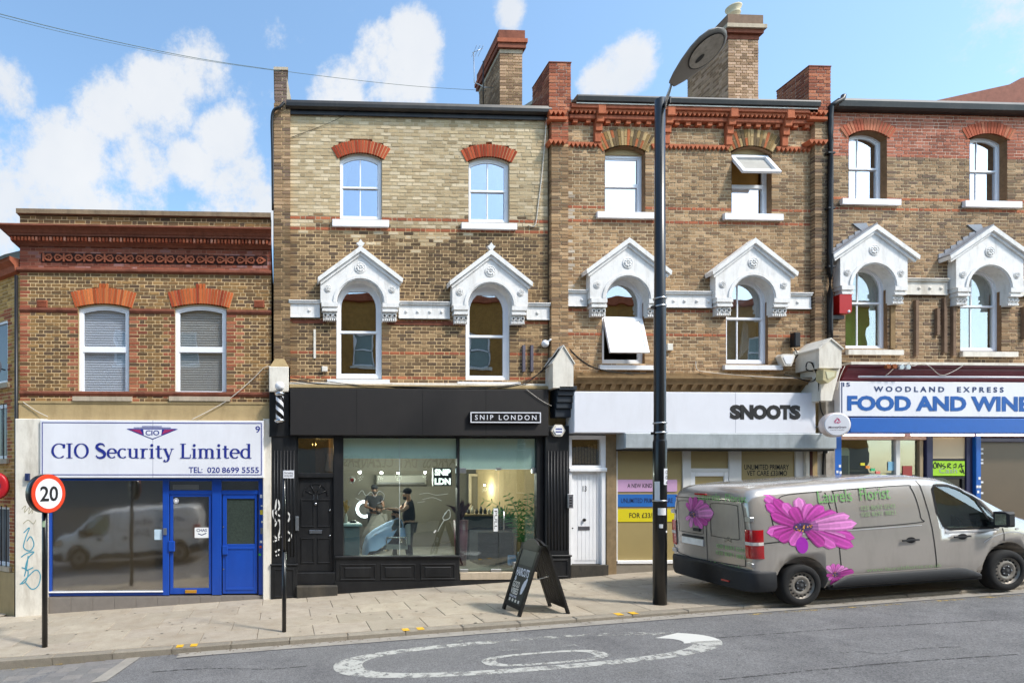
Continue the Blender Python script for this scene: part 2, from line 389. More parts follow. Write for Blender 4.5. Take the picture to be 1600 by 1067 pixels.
# ------------------------------------------------------------------ lettering (flat print)
def text_mb(body, x0, x1, z0, z1, y, bold=0.0, depth=.003, fit=True, space=1.0, shear=0.0, mir=False):
    cu = bpy.data.curves.new('text', 'FONT'); cu.body = body; cu.offset = bold; cu.space_character = space; cu.shear = shear; cu.resolution_u = 3
    o = bpy.data.objects.new('text', cu); me = bpy.data.meshes.new_from_object(o)
    vs_ = [v.co.copy() for v in me.vertices]; fs = [tuple(p.vertices) for p in me.polygons]
    bpy.data.objects.remove(o); bpy.data.curves.remove(cu); bpy.data.meshes.remove(me)
    mb = MB()
    if not vs_: return mb
    ax0, ax1 = min(v.x for v in vs_), max(v.x for v in vs_); ay0, ay1 = min(v.y for v in vs_), max(v.y for v in vs_)
    sx = (x1-x0)/(ax1-ax0); sz = (z1-z0)/(ay1-ay0)
    for v in vs_: mb.v.append((x0 + (v.x-ax0)*sx, y, z0 + (v.y-ay0)*sz))
    for f in fs: mb.face(f)
    return mb
def text(body, m, parent, x0, x1, z0, z1, y, name='lettering', **k):
    return text_mb(body, x0, x1, z0, z1, y, **k).build(name, m, parent)
def ribbon(mb, pts, wfn, y, mi=0):         # flat brush stroke in the facade plane
    n = len(pts); b = len(mb.v)
    for i, (x, z) in enumerate(pts):
        ax, az = pts[max(i-1, 0)]; bx, bz = pts[min(i+1, n-1)]
        dx, dz = bx-ax, bz-az; l = math.hypot(dx, dz) or 1; w = wfn(dx/l, dz/l, i/(n-1))/2
        mb.v.append((x - dz/l*w, y, z + dx/l*w)); mb.v.append((x + dz/l*w, y, z - dx/l*w))
    for i in range(n-1): mb.face((b+2*i, b+2*i+1, b+2*i+3, b+2*i+2), mi)
def curve_pts(ctrl, n=8):                  # Catmull-Rom through control points
    p = [ctrl[0]] + list(ctrl) + [ctrl[-1]]; out = []
    for i in range(1, len(p)-2):
        for k in range(n):
            t = k/n; a, b, c, d = p[i-1], p[i], p[i+1], p[i+2]
            out.append(tuple(.5*((2*b[j]) + (-a[j]+c[j])*t + (2*a[j]-5*b[j]+4*c[j]-d[j])*t*t + (-a[j]+3*b[j]-3*c[j]+d[j])*t**3) for j in range(len(b))))
    out.append(tuple(ctrl[-1])); return out
def ell(cx, cz, rx, rz, a0, a1, n=22): return [(cx + rx*math.cos(R(a0+(a1-a0)*i/n)), cz + rz*math.sin(R(a0+(a1-a0)*i/n))) for i in range(n+1)]
# serif letters: (advance, [strokes], [serif bars (x0, x1, z)]) on a unit cap height, x-height .68
TK, TN = .165, .05
def stem(x, z0, z1): return ('s', x, z0, z1)
SERIF = {
 'C': (.78, [('c', ell(.44,.5,.36,.475, 48, 312))] + [stem(.70, .68, .95)], []),
 'I': (.44, [stem(.22, 0, 1)], [(.05,.39,0),(.05,.39,1)]),
 'O': (.86, [('c', ell(.43,.5,.34,.475, 0, 360, 32))], []),
 'S': (.64, [('c', curve_pts([(.54,.80),(.45,.94),(.28,.97),(.13,.86),(.13,.70),(.28,.56),(.44,.45),(.54,.30),(.49,.11),(.31,.03),(.15,.07),(.08,.2)], 5), .62)] , []),
 'e': (.58, [('c', ell(.30,.34,.225,.31, 0, 315))] + [('h', .10, .52, .36)], []),
 'c': (.54, [('c', ell(.31,.34,.23,.31, 45, 315))], []),
 'u': (.70, [stem(.17,.2,.66), stem(.52,0,.66), ('c', ell(.345,.19,.175,.17,180,350))], [(.02,.2,.66),(.37,.55,.66),(.52,.68,0)]),
 'r': (.50, [stem(.17,0,.66), ('c', ell(.36,.42,.17,.22,170,60))], [(.02,.2,.66),(.04,.32,0)]),
 'i': (.34, [stem(.17,0,.66), ('d', .165, .88, .1)], [(.02,.2,.66),(.04,.30,0)]),
 't': (.42, [stem(.19,.12,.86), ('h', .03,.38,.64), ('c', ell(.30,.14,.11,.115,180,320))], []),
 'y': (.62, [('l', (.12,.66),(.34,.02), TK), ('l', (.53,.66),(.34,.02), TN*1.3), ('c', curve_pts([(.345,.03),(.27,-.17),(.17,-.23),(.08,-.2)],5), 1), ('d', .10,-.17,.075)], [(.0,.25,.66),(.43,.63,.66)]),
 'L': (.66, [stem(.2,0,1), ('h', .1,.6,.03), ('l', (.6,.02),(.62,.27),TN*1.2)], [(.04,.37,0),(.04,.37,1)]),
 'm': (1.02, [stem(.17,0,.66), stem(.50,0,.5), stem(.83,0,.5), ('c', ell(.335,.48,.165,.17,180,0)), ('c', ell(.665,.48,.165,.17,180,0))], [(.02,.2,.66),(.04,.30,0),(.37,.63,0),(.70,.97,0)]),
 'd': (.66, [stem(.50,0,1), ('c', ell(.31,.34,.225,.31, 40, 320))], [(.35,.5,1),(.5,.65,0)]),
 ' ': (.30, [], []),
}
def serif_text(body, m, parent, x0, x1, zb, cap, y, name='lettering'):
    tot = sum(SERIF[c][0] for c in body); sx = (x1-x0)/tot; mb = MB(); cx = 0; e = 0
    for ch in body:
        adv, st, bars = SERIF[ch]
        T = lambda p: (x0 + (cx+p[0])*sx, zb + p[1]*cap)
        for s in st:
            e += 1; yy = y - .0006*(e % 4)
            if s[0] == 's': ribbon(mb, [T((s[1], s[2])), T((s[1], s[3]))], lambda dx, dz, t: TK*cap, yy)
            elif s[0] == 'h': ribbon(mb, [T((s[1], s[3])), T((s[2], s[3]))], lambda dx, dz, t: TN*1.3*cap, yy)
            elif s[0] == 'l': ribbon(mb, [T(s[1]), T(s[2])], lambda dx, dz, t, w=s[3]: w*cap, yy)
            elif s[0] == 'd': mb.add([(px, yy, pz) for px, pz in ell(*T((s[1], s[2])), s[3]*cap, s[3]*cap, 0, 345, 14)], [tuple(range(15))])
            else:
                f = s[2] if len(s) > 2 else 0
                if f == .62: ribbon(mb, [T(p) for p in s[1]], lambda dx, dz, t: cap*(TN*1.4 + TK*.95*max(0, math.sin(math.pi*t))**1.4), yy)
                else: ribbon(mb, [T(p) for p in s[1]], lambda dx, dz, t: cap*(TN + (TK-TN)*abs(dz)**1.6), yy)
        for a, b, z in bars:
            h = .045 if z == 0 else -.045
            e += 1; mb.add([(T((a, z))[0], y-.0025, T((a, z))[1]), (T((b, z))[0], y-.0025, T((b, z))[1]), (T((b, z+h))[0], y-.0025, T((b, z+h))[1]), (T((a, z+h))[0], y-.0025, T((a, z+h))[1])], [(0,1,2,3)])
        cx += adv
    return mb.build(name, m, parent)
# ------------------------------------------------------------------ ground, road, pavement
KERB_Y = -3.2
def kerb_h(X):
    T = ((-80,.135),(-3.6,.135),(-1.4,.08),(4,.06),(7,.045),(80,.045))
    for (a, b), (c, d) in zip(T, T[1:]):
        if X <= c: return b + (d-b)*max(0, (X-a))/(c-a)
    return .045
def road_z(X, Y): return GZ(X) - .015 - kerb_h(X) + .02*max(0, KERB_Y - Y)
def road_pt(u, v):
    d = FWD + RGT*((u-PPX)/FPX) + Vector((0,0,1))*((PPY-v)/FPX); t = 8.0
    for _ in range(30):
        p = CAM + d*t; t += (p.z - road_z(p.x, p.y)) / max(.02, -d.z + .0) * .8
    p = CAM + d*t; return p.x, p.y
def sheet(name, m, xs, ys, zf, kind='structure'):
    b = MB(); nx, ny = len(xs), len(ys)
    for y in ys:
        for x in xs: b.v.append((x, y, zf(x, y)))
    for j in range(ny-1):
        for i in range(nx-1): b.face((j*nx+i, j*nx+i+1, (j+1)*nx+i+1, (j+1)*nx+i), 0, None, True)
    return b.build(name, m, kind=kind)
M_ASPH = mat('asphalt', '777676', .9, var=.16, nscale=1.7, bump=.9, bscale=140, spec=.25, dirt=('565557', .7), dscale=.7)
def speckle(m, amt=.22, scale=260):
    nt = m.node_tree; N = nt.nodes; L = nt.links; b = N['Principled BSDF']; l = b.inputs['Base Color'].links[0]; srcs = l.from_socket
    v = N.new('ShaderNodeTexVoronoi'); v.inputs['Scale'].default_value = scale; g = N.new('ShaderNodeNewGeometry'); L.new(g.outputs['Position'], v.inputs['Vector'])
    bw = N.new('ShaderNodeRGBToBW'); L.new(v.outputs['Color'], bw.inputs[0])
    mr = N.new('ShaderNodeMapRange'); L.new(bw.outputs[0], mr.inputs['Value']); mr.inputs['To Min'].default_value = 1-amt; mr.inputs['To Max'].default_value = 1+amt
    s = N.new('ShaderNodeVectorMath'); s.operation = 'SCALE'; L.new(srcs, s.inputs[0]); L.new(mr.outputs[0], s.inputs['Scale']); L.new(s.outputs[0], b.inputs['Base Color'])
speckle(M_ASPH, .42, 80)
M_SLAB = mat('paving_concrete', src='object', rough=.92, var=.12, nscale=3.5, bump=.35, bscale=55, spec=.2, dirt=('8a7964', .42), dscale=2.2); speckle(M_SLAB, .12, 120)
M_JOINT = mat('paving_joint', '6a5d4e', .95, var=.2, nscale=12)
M_KERB = mat('kerb_granite', src='object', rough=.85, var=.14, nscale=9, bump=.3, bscale=80, spec=.25); speckle(M_KERB, .15, 150)
def worn(name, col, thr=.42, soft=.1, nscale=7.0, rough=.75):
    m = bpy.data.materials.new(name); m.use_nodes = True; nt = m.node_tree; N = nt.nodes; L = nt.links; b = N['Principled BSDF']; out = N['Material Output']
    b.inputs['Base Color'].default_value = lin(col) + (1,); b.inputs['Roughness'].default_value = rough
    g = N.new('ShaderNodeNewGeometry'); n = N.new('ShaderNodeTexNoise'); n.inputs['Scale'].default_value = nscale; n.inputs['Detail'].default_value = 9; n.inputs['Roughness'].default_value = .75
    L.new(g.outputs['Position'], n.inputs['Vector'])
    mr = N.new('ShaderNodeMapRange'); L.new(n.outputs['Fac'], mr.inputs['Value']); mr.inputs['From Min'].default_value = thr; mr.inputs['From Max'].default_value = thr+soft; mr.inputs['To Min'].default_value = 0.0; mr.inputs['To Max'].default_value = .92
    t = N.new('ShaderNodeBsdfTransparent'); mx = N.new('ShaderNodeMixShader'); L.new(mr.outputs[0], mx.inputs[0]); L.new(t.outputs[0], mx.inputs[1]); L.new(b.outputs[0], mx.inputs[2]); L.new(mx.outputs[0], out.inputs[0])
    return m
M_MARK = worn('worn_white_road_paint', 'b7b6b0', .39, .14); M_MARK2 = worn('faded_white_road_paint', 'a9a8a2', .48, .12); M_YEL = mat('yellow_kerb_paint', 'd9a92c', .8, var=.2, nscale=30); M_YELF = worn('faded_yellow_line', 'b39a5a', .5, .12)
def fr(a, b, n): return [a + (b-a)*i/n for i in range(n+1)]
sheet('ground', mat('earth', '6d675c', .95), [-900,-60,60,900], [-900, 900], lambda x, y: GZ(max(-60, min(60, x))) - .6)
road = sheet('road', M_ASPH, fr(-60, 60, 120), [-10.2, -8, -6.7, -5, -4, KERB_Y+.05], road_z)
pave = sheet('pavement', M_JOINT, fr(-60, 60, 40), [KERB_Y+.02, 9], lambda x, y: GZ(x) - .022)
sheet('far_pavement', mat('far_paving', 'b9ab97', .9, var=.1), fr(-60, 60, 40), [-15.2, -10.2], lambda x, y: GZ(x) - .02)
SL = math.atan(.0625); CS = math.cos(SL)
def slope_piece(name, me, parent, X, Y, dz=0.0, col=None):
    o = link(name, me, parent, loc=(X, Y, GZ(X)+dz)); o.rotation_euler = (rnd.uniform(-.002, .002), -SL, 0)
    if col: o.color = (*col, 1)
    return o
def unit_box(name, w, d, h, m, b=.006):       # top face at z = 0
    x, y = w/2, d/2
    mb = MB().add([(-x,-y,-h),(x,-y,-h),(x,y,-h),(-x,y,-h),(-x,-y,-b),(x,-y,-b),(x,y,-b),(-x,y,-b),(-x+b,-y+b,0),(x-b,-y+b,0),(x-b,y-b,0),(-x+b,y-b,0)],
        [(0,1,5,4),(1,2,6,5),(2,3,7,6),(3,0,4,7),(4,5,9,8),(5,6,10,9),(6,7,11,10),(7,4,8,11),(8,9,10,11)])
    me = bpy.data.meshes.new(name); me.from_pydata(mb.v, [], mb.f); me.materials.append(m); return me
SLABC = [lin(c) for c in ('a69b8b', 'aba08f', 'a39888', 'a09686', 'a89d8e')]
sw, sdp = .92, .605
slab = unit_box('paving_slab', sw-.007, sdp-.007, .05, M_SLAB)
for j in range(5):
    y = KERB_Y + .16 + (j+.5)*sdp; x = -8.2 + (j % 2)*.46
    while x < 17.6:
        k = rnd.uniform(.95, 1.05); c = rnd.choice(SLABC)
        o = slope_piece('paving_slab', slab, pave, x, y, rnd.uniform(-.003, .003), tuple(v*k for v in c)); x += sw*CS
for j in range(6):      # the corner by the side street, left of the blue shop
    x = -8.2
    while x < -5.9:
        slope_piece('paving_slab', slab, pave, x, .45 + j*sdp, rnd.uniform(-.003, .003), rnd.choice(SLABC)); x += sw*CS
gm = MB()
for i in range(260):
    X_, Y_, r = rnd.uniform(-7, 14), rnd.uniform(-3.1, -.25), rnd.uniform(.008, .026); k = len(gm.v)
    gm.v.extend((X_+r*math.cos(t*1.047)*1.2, Y_+r*math.sin(t*1.047), GZ(X_+r*math.cos(t*1.047)*1.2)+.005) for t in range(6)); gm.face(range(k, k+6))
tag(gm.build('chewing_gum', mat('trodden_gum', '6d665c', .9, var=.3, nscale=30), kind='stuff'), 'small dark trodden gum spots scattered over the pavement', 'gum')
lt_ = MB()
for i in range(320):
    X_, r = rnd.uniform(-2, 14), rnd.uniform(.006, .02); Y_ = KERB_Y - abs(rnd.gauss(0, .09)) - .01; a = rnd.uniform(0, 3); k = len(lt_.v)
    lt_.v.extend((X_+r*math.cos(a+t)*s, Y_+r*math.sin(a+t)*s, road_z(X_, Y_)+.008) for t, s in ((0, 1.6), (1.5, .6), (3.1, 1.4), (4.6, .6))); lt_.face(range(k, k+4))
tag(lt_.build('gutter_litter', mat('dead_leaf', '5d4a36', .9, var=.4, nscale=20), kind='stuff'), 'bits of dead leaf and grit along the gutter', 'litter')
kst = unit_box('kerb_stone', .91, .16, .3, M_KERB, .015); x = -8.6
while x < 17.6:
    k = rnd.uniform(.85, 1.1); slope_piece('kerb_stone', kst, pave, x, KERB_Y+.08, -.006, tuple(v*k for v in lin('8f877a'))); x += .92*CS
for u in (281, 303, 634, 657, 967, 990):     # yellow kerb blips
    X = PX(u, KERB_Y+.07); b = MB()
    for xx, yy in ((X-.055, KERB_Y+.005), (X+.055, KERB_Y+.005), (X+.055, KERB_Y+.15), (X-.055, KERB_Y+.15)): b.v.append((xx, yy, GZ(xx)+.004-.006))
    b.face((0,1,2,3)); b.build('yellow_kerb_mark', M_YEL, pave)
def road_strip(name, m, x0, x1, y0, y1, dz, n=60):
    b = MB()
    for i in range(n+1):
        x = x0 + (x1-x0)*i/n
        for y in (y0, y1): b.v.append((x, y, road_z(x, y)+dz))
    for i in range(n): b.face((2*i, 2*i+2, 2*i+3, 2*i+1))
    return b.build(name, m, road)
M_GUTR = mat('gutter_concrete', '9a948b', .9, var=.16, nscale=4, bump=.3, bscale=90, dirt=('716b63', .5), dscale=2)
road_strip('gutter_strip', M_GUTR, -1.6, 20, KERB_Y-.22, KERB_Y+.02, .004)
road_strip('gutter_groove', mat('dark_groove', '48474a', .95), -1.6, 20, KERB_Y-.250, KERB_Y-.222, .004)
road_strip('yellow_line', M_YELF, 7.3, 20, KERB_Y-.36, KERB_Y-.28, .004)
# the worn speed roundel painted on the road, stretched along the lane
def closed_ring(name, m, cx, cy, a, b_, w, p=2.5, wx=2.6, a0=0, a1=360, n=72, dz=.004, rot=0.0):
    mb = MB()
    for i in range(n+1):
        t = R(a0+(a1-a0)*i/n); c, s = math.cos(t), math.sin(t); r = (abs(c)**p + abs(s)**p)**(-1/p)
        for k in (0, 1):
            x, y = (a-w*k*wx)*r*c, (b_-w*k)*r*s
            X, Y = cx + x*math.cos(rot) - y*math.sin(rot), cy + x*math.sin(rot) + y*math.cos(rot); mb.v.append((X, Y, road_z(X, Y)+dz))
    for i in range(n): mb.face((2*i, 2*i+1, 2*i+3, 2*i+2))
    return mb.build(name, m, road)
pl, pr = road_pt(521, 1043), road_pt(1154, 1010); pt, pb = road_pt(800, 998), road_pt(800, 1051)
rcx, rcy = (pl[0]+pr[0])/2, (pt[1]+pb[1])/2; ra, rb = (pr[0]-pl[0])/2, (pt[1]-pb[1])/2
closed_ring('road_roundel', M_MARK, rcx, rcy, ra, rb, .15, 2.5, 2.6, 188, 352); closed_ring('road_roundel', M_MARK, rcx, rcy, ra, rb, .15, 2.5, 2.6, 95, 190); closed_ring('road_roundel', M_MARK2, rcx, rcy, ra, rb, .13, 2.5, 2.6, 32, 96)
closed_ring('road_roundel', worn('solid_white_road_paint', 'cfcec8', .25, .1), rcx, rcy, ra+.02, rb, .30, 2.3, 1.6, -16, 30, 30)
zl, zr = road_pt(748, 1030), road_pt(953, 1023); zt, zb_ = road_pt(850, 1018), road_pt(850, 1038)
closed_ring('road_numeral', M_MARK, (zl[0]+zr[0])/2, (zt[1]+zb_[1])/2, (zr[0]-zl[0])/2, (zt[1]-zb_[1])/2, .07, 2.8)
for (ua, ub, v, w) in ((785, 840, 1017, .06), (700, 760, 1003, .05), (880, 905, 1011, .05), (715, 735, 1022, .06)):
    a, b = road_pt(ua, v), road_pt(ub, v-3); mb = MB()
    for (x, y) in (a, b, (b[0], b[1]+w), (a[0], a[1]+w)): mb.v.append((x, y, road_z(x, y)+.005))
    mb.face((0,1,2,3)); mb.build('road_numeral', M_MARK2, road)
M_CRACK = worn('road_crack', '3c3b3b', .45, .1, 14)
for k, pts in enumerate(([(1060,1000),(1180,992),(1300,983),(1420,976),(1560,968)], [(1310,1020),(1345,1018),(1380,1021),(1440,1013),(1500,1010)], [(230,1050),(330,1044),(420,1045),(480,1040)], [(1120,1062),(1260,1048),(1400,1035),(1590,1022)])):
    b = MB(); ribbon(b, curve_pts([road_pt(u, v) for u, v in pts], 6), lambda *a: .03 if k != 1 else .02, 0); b.v = [(x, z, road_z(x, z)+.003) for x, y, z in b.v]; b.build('road_crack', M_CRACK, road)
# block-paved ramp at the mouth of the side street
ea, eb = road_pt(205, 1024), road_pt(140, 1067)
ang = math.atan2(eb[1]-ea[1], eb[0]-ea[0])
mb = MB()
for p, s in ((ea, 0), (eb, 0), (eb, .22), (ea, .22)): mb.v.append((p[0]+s, p[1], road_z(p[0]+s, p[1])+.009))
mb.face((0,1,2,3)); mb.build('ramp_edge_strip', M_GUTR, road)
blk = unit_box('paving_block', .29, .19, .06, M_KERB, .008); BC = [lin(c) for c in ('7b7876', '7f7c79', '767472', '827e7a')]
for j in range(11):
    y = KERB_Y - .1 - j*.2; xe = ea[0] + (y-ea[1])/(eb[1]-ea[1])*(eb[0]-ea[0]) - .16; x = xe
    for i in range(14):
        if x < -7.2: break
        o = link('paving_block', blk, road, loc=(x + (j % 2)*.02, y, road_z(x, y)+.008+rnd.uniform(-.002, .002))); o.rotation_euler = (rnd.uniform(-.01,.01), -SL, 0); o.color = (*rnd.choice(BC), 1); x -= .3
a, b = road_pt(0, 1047), road_pt(205, 1025); mb = MB()
for x, y in (a, b, (b[0], b[1]-.09), (a[0], a[1]-.09)): mb.v.append((x, y, road_z(x, y)+.014))
mb.face((3,2,1,0)); mb.build('yellow_line', M_YELF, road)

# ------------------------------------------------------------------ building pieces
def pal(cols, soot=0.0, k=(.86, 1.12), sc=.55, dark='3b3128'):
    cs = [(r*1.03, g*.985, b*1.12) if r < 1.9*g else (r, g, b) for r, g, b in map(lin, cols)]; dk = lin(dark); avg = tuple(sum(c[i] for c in cs)/len(cs) for i in range(3))
    def f(x, z, rg):
        c = rg.choice(cs); c = mixc(c, avg, .35); q = rg.uniform(*k)*1.10; c = tuple(v*q for v in c)
        if soot:
            n = hnoise(x, z*1.6, sc); n2 = hnoise(x*3.1+7, z*.45, 1.0); t = max(0, min(1, max((n-.38)*2.6, (n2-.55)*3.2)))*soot
            if rg.random() < .2: t = min(1, t*1.5)
            c = mixc(c, dk, t*rg.uniform(.4, 1))
        return c
    return f
C9 = pal(('85683f','765d3d','937446','645037','52453a','a07f4c'), .45)
C11P = pal(('bfae82','cbbb92','ad9a70','b8a478','d6c8a0','a28e66'), .25, (.9, 1.1))
C11 = pal(('87704d','735e41','997f58','63523c','504439','a88e63'), .6)
C13 = pal(('a78a60','957a54','b89a6d','83694a','6f5a44','c2a67a'), .42)
C15 = pal(('9a7f5a','877050','a98d66','75614a','5f5145','b59a72'), .55)
CRED = pal(('9c5a42','8a4c3a','a96a4e','7d4738','b5775a'), .35, dark='4a2f27')
CREDB = pal(('aa6446','98573f','b5704f','8d5340'), .2, dark='5a3829')
CORG = [lin(c) for c in ('c4683c','b85c36','cf7644','a9532f')]
CREDV = [lin(c) for c in ('a5492f','95402a','b05538')]
CSTKV = [lin(c) for c in ('a88d62','96794f','6d5a42','b89c70','ad6440','8a7048')]
def opening(x0, x1, z0, zs, rise):
    return [(x0, z0), (x1, z0)] + (seg_arch(x0, x1, zs, rise)[0] if rise > 0 else [(x1, zs), (x0, zs)])
def semi(x0, x1, z0, zs): h = (x1-x0)/2; return [(x0, z0), (x1, z0)] + arc((x0+x1)/2, zs, h, 0, 180, 14)
def reveal(parent, poly, y0, y1, m, name='reveal', skip=()):
    b = MB(); n = len(poly); mx = (min(p[0] for p in poly)+max(p[0] for p in poly))/2; mz = (min(p[1] for p in poly)+max(p[1] for p in poly))/2
    poly = [(x + (.005 if x < mx-.01 else -.005 if x > mx+.01 else 0), z + (.005 if z < mz else -.005)) for x, z in poly]
    for y in (y0, y1): b.v.extend((x, y, z) for x, z in poly)
    for i in range(n):
        if i in skip: continue
        j = (i+1) % n; b.face((i, j, n+j, n+i))
    return b.build(name, m, parent)
def room(parent, x0, x1, z0, z1, y0, d, m, name='room'):
    b = MB().add([(x0,y0,z0),(x1,y0,z0),(x1,y0+d,z0),(x0,y0+d,z0),(x0,y0,z1),(x1,y0,z1),(x1,y0+d,z1),(x0,y0+d,z1)], [(0,1,2,3),(7,6,5,4),(1,5,6,2),(2,6,7,3),(3,7,4,0)])
    return b.build(name, m, parent)
M_ROOM = [mat('room_brown', '4a3a28', .9, var=.1), mat('room_grey', '565b60', .9, var=.1), mat('room_green', '56703a', .9, var=.15), mat('room_blue', '6c7f9c', .9, var=.1), mat('room_plywood', 'b3813c', .8, var=.2, nscale=3), mat('room_sage', '6c7a68', .9, var=.1)]
def inset(poly, f, bottom=None):
    cx = (min(p[0] for p in poly)+max(p[0] for p in poly))/2; w = max(p[0] for p in poly)-cx; zlo = min(p[1] for p in poly); zhi = max(p[1] for p in poly); fb = f if bottom is None else bottom
    return [(cx + (x-cx)*(w-f)/w, (zlo+fb) + (z-zlo)*((zhi-f)-(zlo+fb))/(zhi-zlo)) for x, z in poly]
def clip_poly(poly, zc, above):
    out = []
    for i in range(len(poly)):
        p, q = poly[i], poly[(i+1) % len(poly)]; ip, iq = (p[1] >= zc) == above, (q[1] >= zc) == above
        if ip: out.append(p)
        if ip != iq: t = (zc-p[1])/(q[1]-p[1]); out.append((p[0]+(q[0]-p[0])*t, zc))
    return out
def flat(name, m, parent, poly, y, th=.004):
    return MB().prism(poly, y, y+th).build(name, m, parent)
def window(parent, poly, y, rail, g, f=.055, bars=(), label=None, fm=None, rm=0, depth=1.0, fb=.08, rail_h=.05, upper_g=None, lower_open=False):
    """sash window: window (outer frame) > sash_rail, glazing_bar, pane, room"""
    fm = fm or M_UPVC; inn = inset(poly, f, fb)
    w = MB().ring(poly, inn, y, y+.07, closed=True).build('window', fm, parent, label=label)
    inn2 = inset(inn, .03, .035)
    MB().ring(inn, inn2, y+.018, y+.055, closed=True).build('sash_frame', fm, w)
    xs = [p[0] for p in inn]; x0, x1 = min(xs), max(xs)
    if rail: MB().bev(x0, x1, y+.006, y+.05, rail-rail_h/2, rail+rail_h/2, .006).build('sash_rail', fm, w)
    up = clip_poly(inn2, rail + rail_h/2, True) if rail else inn2; lo = clip_poly(inn2, rail - rail_h/2, False) if rail else None
    flat('pane', upper_g or g, w, up, y+.034)
    if lo and not lower_open: flat('pane', g, w, lo, y+.044)
    for bx in bars:
        for part in ((up, y+.022), (lo, y+.032)):
            if part[0] is None: continue
            iv = [p[1] for p in part[0]]; zz0, zz1 = min(iv), max(iv)
            MB().box(bx-.013, bx+.013, part[1], part[1]+.02, zz0, zz1-.012).build('glazing_bar', fm, w)
    zs = [p[1] for p in poly]; xs = [p[0] for p in poly]
    room(w, min(xs)-.05, max(xs)+.05, min(zs)-.05, max(zs)+.05, y+.08, depth, M_ROOM[rm])
    return w
def sill(parent, u0, u1, v0, v1, m=None, proj=.07):
    uc = (u0+u1)/2; x0, x1 = PX(u0), PX(u1); z1, z0 = PZ(v0, uc), PZ(v1, uc)
    b = MB().add([(x0,-proj,z0),(x1,-proj,z0),(x1,.16,z0),(x0,.16,z0),(x0,-proj,z1-.035),(x1,-proj,z1-.035),(x1,.16,z1),(x0,.16,z1)], [(0,3,2,1),(4,5,6,7),(0,1,5,4),(1,2,6,5),(2,3,7,6),(3,0,4,7)])
    return b.build('window_sill', m or M_WHITE, parent)
def rosette(parent, x, z, r, y, m, petals=8):
    b = MB().lathe([(r, 0), (r, -.012), (r*.9, -.016), (r*.82, -.006)], (x, y, z), 'y', 18)
    for k in range(petals):
        t = 2*math.pi*k/petals; b.sphere((x + r*.5*math.cos(t), y-.012, z + r*.5*math.sin(t)), r*.24, .016, r*.24, 8, 5)
    b.sphere((x, y-.014, z), r*.2, .02, r*.2, 8, 5)
    return b.build('rosette', m, parent)
